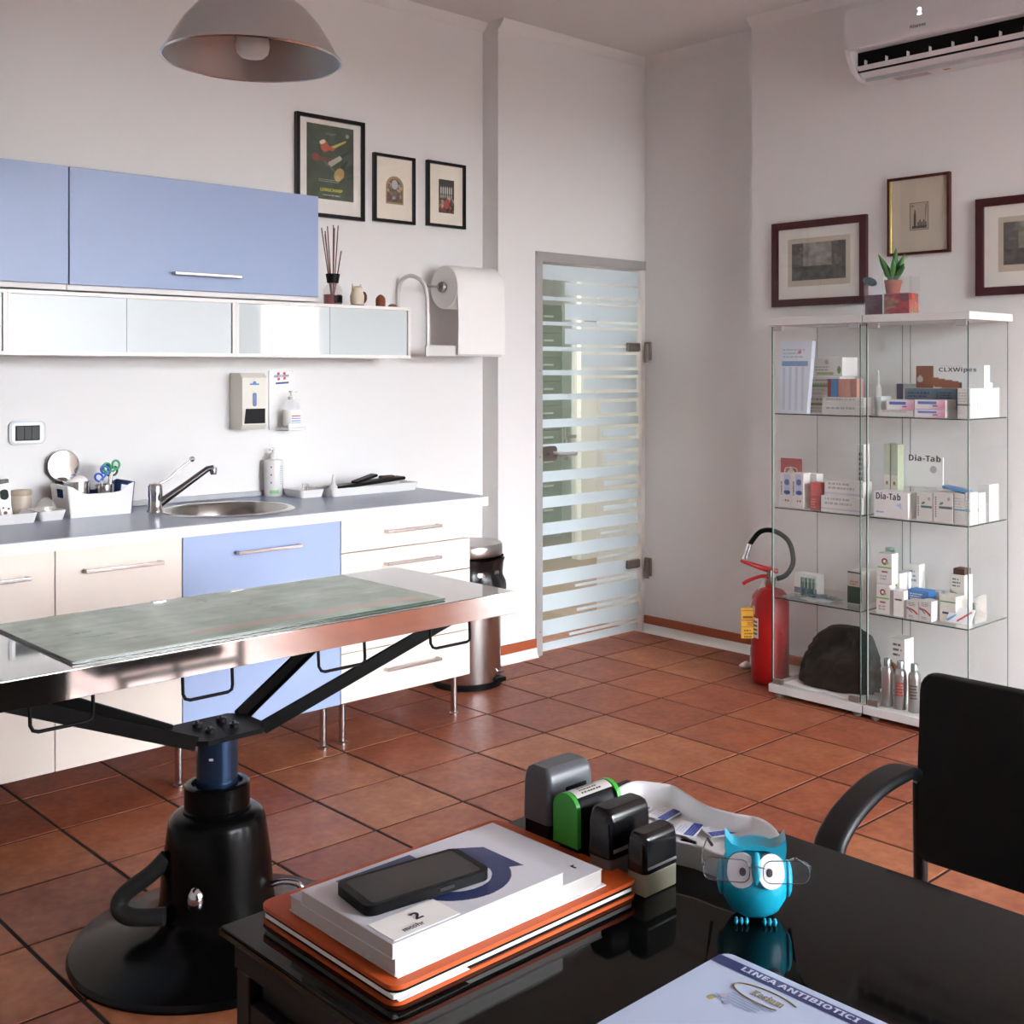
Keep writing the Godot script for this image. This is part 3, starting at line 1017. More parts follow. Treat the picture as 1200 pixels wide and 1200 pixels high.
	var bt := thing("disinfectant_bottle", "clear pump bottle with printed label standing in the wall holder", "bottle", V((pa.x + pb.x) / 2 + 0.018, pb.y + 0.0125, zw + 0.058))
	pane("pet", "#e6ebee", 0.16)
	part(bt, "body", G.new().lathe([[0, 0], [0.033, 0], [0.036, 0.004], [0.036, 0.085], [0.03, 0.1], [0.016, 0.108], [0.012, 0.112], [0.012, 0.12]], 20), M.pet)
	part(bt, "label", G.new().lathe([[0.0364, 0.008], [0.0366, 0.009], [0.0366, 0.072], [0.0364, 0.073]], 20, 42.0, -0.4, PI + 0.4), M.paper)
	for k in 4:
		part(bt, "print_line", G.new().at(Transform3D(Basis(UP, 0.2 - 0.0), V(0, 0.015 + 0.01 * k, 0))).lathe([[0.0369, 0.0], [0.037, 0.001], [0.037, 0.004], [0.0369, 0.005]], 20, 42.0, 0.9, 2.3), mt("label_blue", "#7f9bc9", 0.6) if k < 3 else mt("label_red", "#a8455c", 0.6))
	part(bt, "pump", G.new().lathe([[0.012, 0.115], [0.014, 0.116], [0.014, 0.128], [0.005, 0.13], [0.005, 0.145], [0.011, 0.146], [0.011, 0.152], [0, 0.153]], 14).rbox(V(0.014, 0.149, 0), V(0.03, 0.007, 0.01), 0.002), M.gloss_white)
	# paper towel roll on its wall bracket
	var ax := V(0, 0, -4.235)
	var l := on_z(519, 338, ax.z)
	var rx: float = on_z(591, 340, ax.z + 0.1).x
	ax.y = l.y
	var br := thing("paper_roll_bracket", "white tubular wall bracket holding the paper roll", "bracket", V(l.x, l.y, zw))
	var bx: float = on_z(502, 380, -4.15).x - l.x
	var bl: float = on_z(502, 406, -4.15).y - l.y
	part(br, "arm", G.new().tube(curve([V(bx - 0.005, -0.085, 0.012), V(bx - 0.004, -0.02, 0.012), V(bx - 0.002, 0.03, 0.03), V(bx, 0.052, 0.085), V(bx, 0.04, 0.15), V(bx, 0.008, 0.2), V(bx, -0.05, 0.222), V(bx, -0.15, 0.226), V(bx, bl, 0.226)], 5), 0.009, 10), M.gloss_white)
	part(br, "tear_bar", G.new().rbox(V(bx + (rx - l.x - bx) / 2 - 0.005, bl - 0.018, 0.222), V(rx - l.x - bx + 0.01, 0.05, 0.012), 0.003), M.gloss_white)
	part(br, "axle", G.new().tube([V(-0.1, 0.006, 0.146), V(rx - l.x + 0.02, 0.006, 0.146)], 0.006, 10), M.chrome)
	part(br, "axle_knob", G.new().at(Transform3D(Basis(V(0, 1, 0), V(-1, 0, 0), V(0, 0, 1)), V(-0.1, 0.006, 0.146))).lathe([[0, -0.008], [0.009, -0.006], [0.009, 0.004], [0, 0.008]], 12), M.dark_iron)
	part(br, "axle_knob", G.new().at(Transform3D(Basis(V(0, 1, 0), V(1, 0, 0), V(0, 0, -1)), V(-0.004, 0.006, 0.146))).lathe([[0.0, 0.001], [0.026, 0.0], [0.022, -0.012], [0, -0.016]], 16), M.bronze)
	var pr := thing("paper_roll", "large white paper roll with its sheet hanging down from wall bracket", "paper roll", V(l.x + 0.006, l.y + 0.006, ax.z))
	var RL := 0.099
	var rl: float = rx - l.x - 0.006
	pr.position.y = l.y + 0.006
	var roll := G.new()
	roll.at(Transform3D(Basis(V(0, 1, 0), V(1, 0, 0), V(0, 0, -1)), Vector3.ZERO))
	roll.lathe([[0.02, 0.004], [0.022, 0], [RL - 0.002, 0], [RL, 0.002], [RL, rl - 0.002], [RL - 0.002, rl], [0.02, rl], [0.02, 0.004]], 48, 20.0)
	part(pr, "roll", roll, M.paper)
	var sheet := []
	for k in 15:
		var a := PI * 0.5 * (1.0 - k / 14.0)
		sheet.append(Vector2(cos(a) * (RL + 0.0012), sin(a) * (RL + 0.0012)))
	var yend: float = on_z(540, 415, ax.z + RL).y - pr.position.y
	for k in 8:
		var t := (k + 1) / 8.0
		sheet.append(Vector2(RL + 0.0012 + 0.006 * sin(t * 2.6), yend * t))
	var sg := G.new()
	for k in sheet.size() - 1:
		var a: Vector2 = sheet[k]
		var b: Vector2 = sheet[k + 1]
		var nn := V(0, -(b.x - a.x), 0) + V(0, 0, -(b.y - a.y) * -1.0)
		nn = V(0, a.y + b.y, a.x + b.x).normalized() if k < 14 else V(0, 0, 1)
		sg.quad(V(0.0, b.y, b.x), V(rl, b.y, b.x), V(rl, a.y, a.x), V(0.0, a.y, a.x), nn)
	part(pr, "hanging_sheet", sg, M.paper)
	# things standing on the glass unit
	var yt := 1.6955
	var df := thing("reed_diffuser", "red reed diffuser bottle with black collar and brown sticks", "diffuser", on_z(390, 356, -4.22) * V(1, 0, 1) + V(0, yt, 0))
	var bot := [[0, 0.0], [0.036, 0], [0.04, 0.006], [0.04, 0.066], [0.032, 0.082], [0.022, 0.09], [0.021, 0.1]]
	pane("diff_glass", "#f0dcdc", 0.12)
	part(df, "bottle", G.new().lathe(bot, 20), M.diff_glass)
	part(df, "liquid", G.new().lathe([[0, 0.003], [0.035, 0.003], [0.037, 0.007], [0.037, 0.045], [0, 0.046]], 20), mt("red_liquid", "#7a1420", 0.15))
	part(df, "label", G.new().lathe([[0.0402, 0.01], [0.0405, 0.011], [0.0405, 0.04], [0.0402, 0.041]], 20, 42.0, 0.5, 2.0), M.black)
	part(df, "collar", G.new().lathe([[0.022, 0.094], [0.024, 0.095], [0.03, 0.13], [0.029, 0.133], [0, 0.133]], 18), M.black)
	var rs := [[-0.055, 0.19, 0.0], [-0.045, 0.165, 0.01], [-0.02, 0.2, -0.01], [-0.005, 0.205, 0.012], [0.012, 0.195, -0.006], [0.02, 0.205, 0.01], [0.042, 0.1, 0.0], [-0.03, 0.18, -0.012]]
	for q in rs:
		part(df, "reed", G.new().tube([V(q[0] * 0.1, 0.03, q[2] * 0.2), V(q[0], 0.133 + q[1], q[2])], 0.0024, 6), mt("reed", "#6b4028", 0.8))
	var ow := thing("white_owl_figurine", "small white owl figurine with brown base on the glass unit", "figurine", on_z(418.5, 355, -4.22) * V(1, 0, 1) + V(0, yt, 0))
	part(ow, "body", G.new().lathe([[0, 0.008], [0.024, 0.008], [0.03, 0.02], [0.031, 0.045], [0.026, 0.06], [0.024, 0.068], [0.025, 0.078], [0.018, 0.086], [0, 0.088]], 16).tube([V(-0.018, 0.078, 0.0), V(-0.024, 0.098, 0.0)], [0.008, 0.002], 6).tube([V(0.014, 0.078, 0.0), V(0.019, 0.096, 0.0)], [0.008, 0.002], 6), mt("figurine", "#d9ccb5", 0.6))
	part(ow, "base", G.new().lathe([[0, 0], [0.03, 0], [0.031, 0.008], [0, 0.009]], 16), mt("figurine_brown", "#6b3020", 0.6))
	part(ow, "wing", G.new().ball(V(0.03, 0.04, 0.006), V(0.012, 0.026, 0.02), 10), M.figurine_brown)
	var xb := on_z(446, 356, -4.22) * V(1, 0, 1) + V(0, yt, 0)
	solo("wooden_figurine", "small red brown carved figurine between the white owl and dome", "figurine", G.new().lathe([[0, 0], [0.021, 0], [0.022, 0.03], [0.02, 0.042], [0.012, 0.052], [0.006, 0.056], [0, 0.058]], 14), mt("carved", "#7d3c22", 0.6), xb)
	solo("small_dome", "tiny brown dome at the end of the glass unit", "figurine", G.new().lathe([[0, 0], [0.022, 0], [0.02, 0.01], [0.012, 0.017], [0, 0.019]], 14), mt("dome_brown", "#8d6a4a", 0.6), on_z(460, 357, -4.22) * V(1, 0, 1) + V(0, yt, 0))

func basket_tray(called: String, label: String, x0: float, x1: float, z0: float, z1: float, h: float, y: float, m: Material, flare := 0.008) -> Node3D:
	var t := thing(called, label, "tray", V((x0 + x1) / 2, y, (z0 + z1) / 2))
	var w := (x1 - x0)
	var d := (z1 - z0)
	var ring := func(a: float, yy: float) -> Array:
		var o := []
		for p in rrect(w - a, d - a, 0.012, 3):
			o.append(V(p.x, yy, -p.y))
		return o
	var g := G.new()
	g.loft([ring.call(flare * 2, 0.0), ring.call(0.0, h)])
	g.loft([ring.call(0.0, h), ring.call(0.006, h)])
	g.loft([ring.call(0.006, h), ring.call(flare * 2 + 0.006, 0.004)])
	g.at(Transform3D(Basis(V(1, 0, 0), V(0, 0, -1), V(0, 1, 0)), Vector3.ZERO))
	g.prism(rrect(w - flare * 2, d - flare * 2, 0.012, 3), 0.0, 0.004)
	part(t, "tray_body", g, m)
	return t

func worktop_things():
	var y := 0.9
	var UP := Vector3.UP
	# pump bottle
	var sb := thing("soap_bottle", "white pump soap bottle standing behind the sink", "bottle", on_y(320.5, 581, y))
	part(sb, "body", G.new().lathe([[0, 0], [0.036, 0], [0.039, 0.004], [0.039, 0.142], [0.036, 0.15], [0.02, 0.153], [0.015, 0.156], [0.015, 0.165]], 24), M.gloss_white)
	part(sb, "pump", G.new().lathe([[0.015, 0.163], [0.017, 0.165], [0.015, 0.178], [0.006, 0.182], [0.006, 0.19], [0.01, 0.192], [0.009, 0.2], [0, 0.201]], 14).tube([V(0, 0.195, 0), V(-0.022, 0.193, 0.01)], 0.004, 8), M.gloss_white)
	for k in 9:
		part(sb, "print_line", G.new().lathe([[0.0392, 0.05 + k * 0.009], [0.0394, 0.051 + k * 0.009], [0.0394, 0.0535 + k * 0.009], [0.0392, 0.0545 + k * 0.009]], 24, 42.0, 0.35, 1.35), mt("bottle_print", "#a9b2ba", 0.6))
	for k in 3:
		part(sb, "print_dot", G.new().lathe([[0.0392, 0.055 + k * 0.032], [0.0394, 0.056 + k * 0.032], [0.0394, 0.06 + k * 0.032], [0.0392, 0.061 + k * 0.032]], 24, 42.0, 2.25, 2.4), M.ink_blue)
	part(sb, "print_band", G.new().lathe([[0.0392, 0.012], [0.0394, 0.013], [0.0394, 0.026], [0.0392, 0.027]], 24, 42.0, 1.5, 2.5), mt("bottle_green", "#8fc48a", 0.6))
	# small tray with two metal pins, long tray with clipper parts
	basket_tray("small_tray", "small square white tray with two metal pins beside the soap bottle", 2.53, 2.645, -4.30, -4.155, 0.032, y, M.gloss_white)
	for q in [[2.575, -4.21, 0.05], [2.605, -4.225, 0.045]]:
		solo("metal_pin", ("taller" if q[2] > 0.047 else "shorter") + " metal instrument standing upright in the small white tray", "instrument", G.new().lathe([[0, 0], [0.004, 0], [0.004, q[2]], [0, q[2] + 0.002]], 8), M.steel, V(q[0], y + 0.005, q[1]), "instruments in the small tray")
	basket_tray("long_tray", "long white tray holding black clipper and white nozzle bottle", 2.65, 3.09, -4.25, -4.11, 0.034, y, M.gloss_white)
	var nz := thing("nozzle_bottle", "small white nozzle bottle standing in the long tray", "bottle", V(2.70, y + 0.005, -4.18))
	part(nz, "body", G.new().lathe([[0, 0], [0.018, 0], [0.019, 0.003], [0.019, 0.03], [0.012, 0.04]], 14), M.gloss_white)
	part(nz, "nozzle", G.new().lathe([[0.012, 0.038], [0.008, 0.05], [0.004, 0.08], [0.0025, 0.082], [0, 0.083]], 12), M.gloss_white)
	var ck := thing("black_clipper", "black hair clipper lying across the long white tray", "clipper", V(2.88, y + 0.034, -4.18))
	part(ck, "body", G.new().at(Transform3D(Basis(V(0, 0, 1), 0.06), Vector3.ZERO)).rbox(V(0, 0.008, 0), V(0.34, 0.014, 0.07), 0.005), M.black)
	part(ck, "blade", G.new().at(Transform3D(Basis(V(0, 0, 1), 0.25), V(-0.03, 0.02, 0.01))).rbox(V(0, 0.006, 0), V(0.11, 0.012, 0.05), 0.004), M.black)
	part(ck, "clip", G.new().rbox(V(0.09, 0.026, 0.0), V(0.07, 0.012, 0.03), 0.004), mt("brown_dark", "#3a2620", 0.5))
	# left group
	basket_tray("clipper_tray", "white tray holding the small paw print clipper", 1.18, 1.495, -4.33, -4.14, 0.034, y, M.gloss_white)
	basket_tray("square_tray", "square white tray with clear plastic bag beside storage basket", 1.502, 1.595, -4.29, -4.15, 0.034, y, M.gloss_white)
	var bag := G.new()
	var rr := RandomNumberGenerator.new()
	rr.seed = 21
	var rings := []
	for i in 7:
		var ring := []
		var t := i / 6.0
		for k in 14:
			var a := TAU * k / 14
			var r := (0.034 * sqrt(max(0.0, 1.0 - t * t * 0.96))) * (1.0 + rr.randf_range(-0.16, 0.16))
			ring.append(V(cos(a) * r * 1.15, t * 0.07, -sin(a) * r))
		rings.append(ring)
	bag.loft(rings)
	pane("plastic", "#d9d2c8", 0.28, 0.2)
	solo("plastic_bag", "crumpled clear plastic bag lying in the square tray", "bag", bag, M.plastic, V(1.548, y + 0.0052, -4.222))
	var jar := thing("plastic_jar", "beige lidded jar standing behind the small trays", "jar", V(1.505, y, -4.33))
	part(jar, "body", G.new().lathe([[0, 0], [0.03, 0], [0.033, 0.004], [0.033, 0.075], [0.03, 0.08]], 18), mt("jar", "#cdbfae", 0.4))
	part(jar, "lid", G.new().lathe([[0.034, 0.078], [0.035, 0.08], [0.035, 0.094], [0.032, 0.097], [0, 0.098]], 18), mt("jar_lid", "#b9a892", 0.4))
	var tr := thing("pet_trimmer", "small white trimmer with black switch and brown paw prints", "trimmer", V(1.416, y + 0.0055, -4.215))
	var lean := Transform3D(Basis(V(0, 0, 1), 0.13), Vector3.ZERO)
	part(tr, "body", G.new().at(lean).prism(PackedVector2Array([Vector2(-0.017, 0.0), Vector2(0.017, 0.0), Vector2(0.018, 0.06), Vector2(0.022, 0.1), Vector2(0.02, 0.13), Vector2(-0.02, 0.13), Vector2(-0.022, 0.1), Vector2(-0.018, 0.06)]), -0.014, 0.014), M.gloss_white)
	part(tr, "blade_head", G.new().at(lean).rbox(V(0, 0.136, 0), V(0.044, 0.014, 0.024), 0.002), M.dark_iron)
	part(tr, "switch", G.new().at(lean * Transform3D(Basis.IDENTITY, V(0, 0.093, 0))).prism(rrect(0.026, 0.036, 0.012), 0.014, 0.018), M.black)
	for q in [[-0.004, 0.03, 0.009], [0.008, 0.042, 0.006], [0.004, 0.015, 0.008], [-0.009, 0.048, 0.005]]:
		part(tr, "paw_print", G.new().at(lean * Transform3D(Basis.IDENTITY, V(q[0], q[1], 0))).prism(rrect(q[2] * 1.4, q[2] * 1.2, q[2] * 0.5), 0.0135, 0.0146), M.figurine_brown)
	solo("cable_loop", "thin black cable loop beside the small trimmer", "cable", G.new().tube(curve([V(0, 0, 0), V(0.03, 0.04, 0), V(0.06, 0.05, 0), V(0.085, 0.03, 0.01), V(0.09, 0.0, 0.015)], 5), 0.0025, 6), M.black, V(1.29, y + 0.037, -4.2))
	# round mirror leaning on the wall
	var mc := on_z(76, 546, -4.345)
	var mi := thing("round_mirror", "round metal rimmed mirror leaning against wall behind the basket", "mirror", V(mc.x, mc.y - 0.055, -4.358))
	var tilt := Transform3D(Basis(V(1, 0, 0), V(0, 0.1, 0.99).normalized(), V(0, -0.99, 0.1).normalized()), V(0, 0.055, 0))
	part(mi, "rim", G.new().at(tilt).lathe([[0.054, 0.004], [0.058, 0.004], [0.059, 0.0], [0.058, -0.012], [0, -0.012]], 32), mt("mirror_rim", "#6f6a66", 0.4, 0.6))
	part(mi, "mirror_glass", G.new().at(tilt).lathe([[0.055, 0.002], [0.03, 0.0028], [0, 0.003]], 32), mt("mirror", "#c4bfba", 0.08, 1.0))
	part(mi, "foot", G.new().box2(V(-0.03, -(mc.y - 0.055 - y) + 0.0005, -0.008), V(0.03, 0.004, 0.0), 0.002), M.mirror_rim)
	# storage basket with its contents
	var xa := 1.605
	var xb := 1.845
	var za := -4.325
	var zb := -4.17
	var bk := thing("storage_basket", "white plastic basket with cut-out handles and dipped front", "basket", V((xa + xb) / 2, y, (za + zb) / 2))
	var hw := (xb - xa) / 2
	var hd := (zb - za) / 2
	var H := 0.115
	var side := PackedVector2Array([Vector2(-hw + 0.012, 0), Vector2(hw - 0.012, 0), Vector2(hw, H), Vector2(hw - 0.02, H - 0.008), Vector2(hw - 0.05, H - 0.03), Vector2(hw - 0.075, H - 0.034), Vector2(-hw + 0.075, H - 0.034), Vector2(-hw + 0.05, H - 0.03), Vector2(-hw + 0.02, H - 0.008), Vector2(-hw, H)])
	part(bk, "front_panel", G.new().prism(side, hd - 0.004, hd), M.gloss_white)
	part(bk, "back_panel", G.new().prism(side, -hd, -hd + 0.004), mt("basket_blue", "#23407c", 0.4), "blue inner back panel")
	part(bk, "bottom", G.new().box2(V(-hw + 0.012, 0, -hd + 0.004), V(hw - 0.012, 0.004, hd - 0.004)), M.gloss_white)
	for s in [-1.0, 1.0]:
		var e := G.new()
		e.at(Transform3D(Basis(V(0, 0, 1), V(s * 0.012 / H, 1, 0), V(-1, 0, 0)), V(s * (hw - 0.012), 0, 0)))
		for q in [[-hd, hd, 0.0, H * 0.58], [-hd, hd, H * 0.86, H], [-hd, -hd + 0.045, H * 0.58, H * 0.86], [hd - 0.045, hd, H * 0.58, H * 0.86]]:
			e.box2(V(q[0], q[2], -0.002), V(q[1], q[3], 0.002))
		part(bk, "end_panel", e, M.gloss_white if s < 0 else M.basket_blue)
	var tin := thing("cotton_tin", "shiny metal tin of white cotton standing in the storage basket", "tin", V(1.672, y + 0.0042, -4.262))
	part(tin, "body", G.new().lathe([[0, 0], [0.046, 0], [0.046, 0.118], [0.043, 0.118], [0.043, 0.09]], 24), M.steel)
	part(tin, "cotton", G.new().ball(V(0.01, 0.115, 0), V(0.03, 0.022, 0.028), 12).ball(V(-0.014, 0.112, 0.01), V(0.026, 0.018, 0.024), 12), M.paper)
	var cup := thing("instrument_cup", "steel cup of scissors standing in the storage basket", "cup", V(1.768, y + 0.0042, -4.25))
	part(cup, "body", G.new().lathe([[0, 0], [0.03, 0], [0.033, 0.1], [0.0305, 0.1], [0.028, 0.004], [0, 0.004]], 22), M.steel)
	var sc := [["blue_scissors", "scissors with blue ring handles in the steel cup", "#2c5ec0", -0.016, 0.16, 0.9, 0.004], ["green_scissors", "scissors with green ring handles in the steel cup", "#2f9a63", 0.016, 0.19, 0.25, 0.004], ["black_scissors", "scissors with dark ring handles behind green ones in steel cup", "#22332c", 0.02, 0.175, -0.3, -0.012]]
	for q in sc:
		var t := thing(q[0], q[1], "scissors", V(1.768 + q[3] * 0.3, y + 0.01, -4.25 + q[6]))
		var hm := mt(q[0], q[2], 0.35)
		var top: float = q[4]
		var dx: float = q[3]
		part(t, "blade", G.new().tube([V(0, 0, 0), V(dx, top - 0.05, 0)], [0.003, 0.005], 6), M.steel)
		part(t, "blade", G.new().tube([V(0.006, 0, 0.004), V(dx + 0.004, top - 0.05, 0.004)], [0.003, 0.005], 6), M.steel)
		for s in [-1.0, 1.0]:
			var pts := []
			var turn: float = q[5]
			for k in 12:
				var a := TAU * k / 12
				var loc := Vector2(cos(a) * 0.013 + s * 0.017, sin(a) * 0.016 - 0.012).rotated(turn)
				pts.append(V(dx + loc.x, top - 0.018 + loc.y, 0.002))
			var hdl := part(t, "ring_handle", G.new().tube(pts, 0.0042, 6, true), hm)
			part(hdl, "stem", G.new().tube([V(dx, top - 0.055, 0.002), V(dx + Vector2(s * 0.012, -0.028).rotated(turn).x, top - 0.018 + Vector2(s * 0.012, -0.028).rotated(turn).y, 0.002)], 0.0042, 6), hm)

func exam_table():
	var c := V(1.406, 0, -2.70)
	var t := thing("examination_table", "stainless steel examination table on black hydraulic pedestal", "table", c)
	var x0 := 0.655 - c.x
	var x1 := 2.150 - c.x
	var z0 := -2.978 - c.z
	var z1 := -2.418 - c.z
	var yt := 0.81
	var th := 0.061
	# folded sheet top
	var top := G.new()
	top.box2(V(x0, yt - 0.004, z0), V(x1, yt, z1), 0.002)
	part(t, "top_sheet", top, mt("table_top", "#bcb9b5", 0.05, 1.0), "polished steel top")
	var r := RandomNumberGenerator.new()
	r.seed = 9
	var fm := mt("table_front", "#c0bcb8", 0.06, 1.0)
	for q in [["front_rim", V(x0, yt - th, z1 - 0.002), V(x1, yt - 0.002, z1)], ["back_rim", V(x0, yt - th, z0), V(x1, yt - 0.002, z0 + 0.002)], ["end_rim", V(x1 - 0.002, yt - th, z0 + 0.002), V(x1, yt - 0.004, z1 - 0.002)], ["end_rim", V(x0, yt - th, z0 + 0.002), V(x0 + 0.002, yt - 0.004, z1 - 0.002)]]:
		part(t, q[0], G.new().box2(q[1], q[2], 0.0008), fm, "polished folded rim")
	part(t, "underside", G.new().box2(V(x0 + 0.02, yt - 0.03, z0 + 0.02), V(x1 - 0.02, yt - 0.006, z1 - 0.02)), M.dark_iron)
	# pedestal
	part(t, "base", G.new().lathe([[0, 0.0], [0.345, 0.0], [0.348, 0.008], [0.342, 0.02], [0.30, 0.034], [0.23, 0.05], [0.175, 0.066], [0.148, 0.084], [0.14, 0.095], [0, 0.095]], 64), mt("pedestal", "#080808", 0.22), "black enamelled foot")
	part(t, "pump_body", G.new().lathe([[0.14, 0.095], [0.137, 0.11], [0.131, 0.2], [0.117, 0.30], [0.112, 0.315], [0.1, 0.325], [0.082, 0.33]], 40), M.pedestal)
	part(t, "collar", G.new().lathe([[0.082, 0.33], [0.0835, 0.335], [0.079, 0.338], [0.0785, 0.392], [0.074, 0.396], [0.062, 0.396], [0.058, 0.386], [0.05, 0.386]], 36), M.pedestal)
	part(t, "column", G.new().lathe([[0.05, 0.38], [0.05, 0.519], [0, 0.519]], 32), mt("column", "#39506f", 0.22, 0.85), "steel blue lifting column")
	part(t, "column_glint", G.new().lathe([[0.0503, 0.462], [0.0506, 0.463], [0.0506, 0.467], [0.0503, 0.468]], 20, 42.0, deg_to_rad(128), deg_to_rad(140)), M.alu)  # small pale patch that paints a glint onto the column
	var plate := G.new()
	plate.at(Transform3D(Basis(V(1, 0, 0), V(0, 0, -1), V(0, 1, 0)), V(0.0, 0.519, 0.0)))
	plate.prism(PackedVector2Array([Vector2(-0.10, -0.062), Vector2(-0.07, -0.09), Vector2(0.075, -0.09), Vector2(0.105, -0.06), Vector2(0.105, 0.06), Vector2(0.075, 0.09), Vector2(-0.07, 0.09), Vector2(-0.10, 0.062)]), 0.0, 0.012, 1.0)
	part(t, "head_plate", plate, mt("plate", "#090909", 0.45))
	M.plate.metallic_specular = 0.22
	M.pedestal.metallic_specular = 0.26
	for q in [[-0.035, 0.03], [0.03, 0.03], [0.03, -0.035], [-0.035, -0.035]]:
		part(t, "bolt", G.new().mv(V(q[0], 0.531, q[1])).lathe([[0, 0.0], [0.013, 0.0], [0.013, 0.009], [0.006, 0.011], [0.005, 0.016], [0, 0.016]], 6), M.dark_iron)
	for s in [[1.0, 1.0], [1.0, -1.0], [-1.0, 1.0], [-1.0, -1.0]]:
		var a := V(0.09 * s[0], 0.524, 0.065 * s[1])
		var b := V((x1 - 0.12) if s[0] > 0 else (x0 + 0.12), yt - 0.035, (z1 - 0.05) if s[1] > 0 else (z0 + 0.05))
		var d := (b - a)
		var zx := d.normalized()
		var xx := Vector3.UP.cross(zx).normalized()
		part(t, "support_arm", G.new().at(Transform3D(Basis(xx, zx.cross(xx), zx), a)).rbox(V(0, 0, d.length() / 2), V(0.012, 0.034, d.length()), 0.002).rbox(V(0.008 * s[0] * s[1], -0.015, d.length() / 2), V(0.022, 0.005, d.length()), 0.001), M.plate)
	# wire tie loops under the rim
	for q in [[34, 108, 843], [213, 271, 808], [372, 426, 776], [503, 549, 749]]:
		var l: float = on_z(q[0], 780, c.z + z1 - 0.01).x - c.x
		var rr: float = on_z(q[1], 780, c.z + z1 - 0.01).x - c.x
		var yb := yt - th - 0.052
		part(t, "tie_loop", G.new().tube([V(l, yt - th + 0.02, z1 - 0.008), V(l, yb + 0.014, z1 - 0.004), V(l + 0.004, yb + 0.004, z1), V(l + 0.014, yb, z1 + 0.001), V(rr - 0.014, yb, z1 + 0.001), V(rr - 0.004, yb + 0.004, z1), V(rr, yb + 0.014, z1 - 0.004), V(rr, yt - th + 0.02, z1 - 0.008)], 0.0038, 8), M.plate)
	part(t, "tie_loop", G.new().tube([V(x1 - 0.01, yt - th + 0.015, -0.04), V(x1 - 0.004, yt - th - 0.014, -0.04), V(x1 - 0.004, yt - th - 0.018, -0.03), V(x1 - 0.004, yt - th - 0.018, 0.08), V(x1 - 0.004, yt - th - 0.014, 0.09), V(x1 - 0.01, yt - th + 0.015, 0.09)], 0.0038, 8), M.plate)
	# pump pedal bar, boss and release lever
	var vl := V(-sin(YAW), 0, -cos(YAW))
	var vf := V(-cos(YAW), 0, sin(YAW))
	part(t, "pedal_bar", G.new().tube(curve([vl * 0.10 + vf * 0.07 + V(0, 0.235, 0), vl * 0.135 + vf * 0.08 + V(0, 0.20, 0), vl * 0.195 + vf * 0.09 + V(0, 0.155, 0), vl * 0.205 + vf * 0.10 + V(0, 0.125, 0), vl * 0.17 + vf * 0.115 + V(0, 0.11, 0), vl * 0.09 + vf * 0.115 + V(0, 0.112, 0)], 6), 0.021, 12), mt("rubber", "#0f0f0e", 0.7), "black rubber pump bar")
	part(t, "boss", G.new().ball(vl * 0.012 + vf * 0.126 + V(0, 0.155, 0), V(0.022, 0.035, 0.022), 12), M.chrome)
	part(t, "release_lever", G.new().tube(curve([-vl * 0.125 + V(0, 0.135, 0), -vl * 0.165 + V(0, 0.145, 0), -vl * 0.2 + V(0, 0.14, 0), -vl * 0.215 + V(0, 0.125, 0)], 5), 0.008, 8), M.chrome)
	# worn glass mat lying on the table
	var mat := thing("table_mat", "worn green glass plate lying on the steel table", "mat", V(1.42, yt + 0.0005, -2.71))
	var w := 512
	var h := 256
	var pim := canvas(w, h, Color("#90a189"))
	grain(pim, 31, 0.10, 0.012)
	var fine := FastNoiseLite.new()
	fine.seed = 77
	fine.frequency = 0.05
	var long := FastNoiseLite.new()
	long.seed = 13
	long.frequency = 0.02
	for y in h:
		for x in w:
			var cc := pim.get_pixel(x, y)
			var s := long.get_noise_2d(x * 0.25, y * 2.0) * 0.05 + fine.get_noise_2d(x, y) * 0.02
			cc = Color(cc.r + s, cc.g + s, cc.b + s)
			var strip: float = clamp(1.0 - abs(y - 210.0 - x * 0.03) / 17.0, 0, 1) * clamp((x - 150.0) / 20.0, 0, 1) * clamp((500.0 - x) / 20.0, 0, 1)
			strip *= clamp(0.9 + fine.get_noise_2d(x * 0.6 + 300, y * 2.2) * 1.3, 0, 1)
			cc = cc.lerp(Color("#b39c89"), min(strip * 1.3, 0.95))
			pim.set_pixel(x, y, cc)
	for q in [[120, 16, 26, 6], [60, 120, 14, 3], [75, 150, 20, 3], [100, 190, 16, 2], [262, 30, 5, 22], [20, 60, 6, 10], [300, 120, 12, 40]]:
		for k in 16:
			blot(pim, q[0] + r.randf_range(-1, 1) * q[2], q[1] + r.randf_range(-1, 1) * q[3], r.randf_range(2, 7), r.randf_range(1, 3), Color("#5c7060"), 0.0, 0.4)
	var mm := pic(pim, 0.2)
	var hx := (1.93 - 0.955) / 2
	var g := G.new()
	var hz := 0.245
	g.at(Transform3D(Basis(V(1, 0, 0), V(0, 0, -1), V(0, 1, 0)), Vector3.ZERO))
	g.prism(rrect(2 * hx, 2 * hz, 0.006, 3), 0.0, 0.0058, 1.0)
	mat.position = V((1.93 + 0.955) / 2, yt + 0.0006, -2.697)
	part(mat, "glass_plate", g, mm)
	var ed := G.new()
	ed.box2(V(-hx - 0.0012, 0.0008, hz), V(hx, 0.005, hz + 0.0012)).box2(V(-hx - 0.0012, 0.0008, -hz), V(-hx, 0.005, hz))
	part(mat, "plate_edge", ed, mt("mat_edge", "#20302a", 0.2), "dark green cut edge")
	for q in [[0.02, -hz - 0.004], [-0.2, -hz - 0.004]]:
		part(mat, "clip", G.new().rbox(V(q[0] + 0.12, 0.006, q[1] + 0.01), V(0.035, 0.006, 0.02), 0.002), M.chrome)

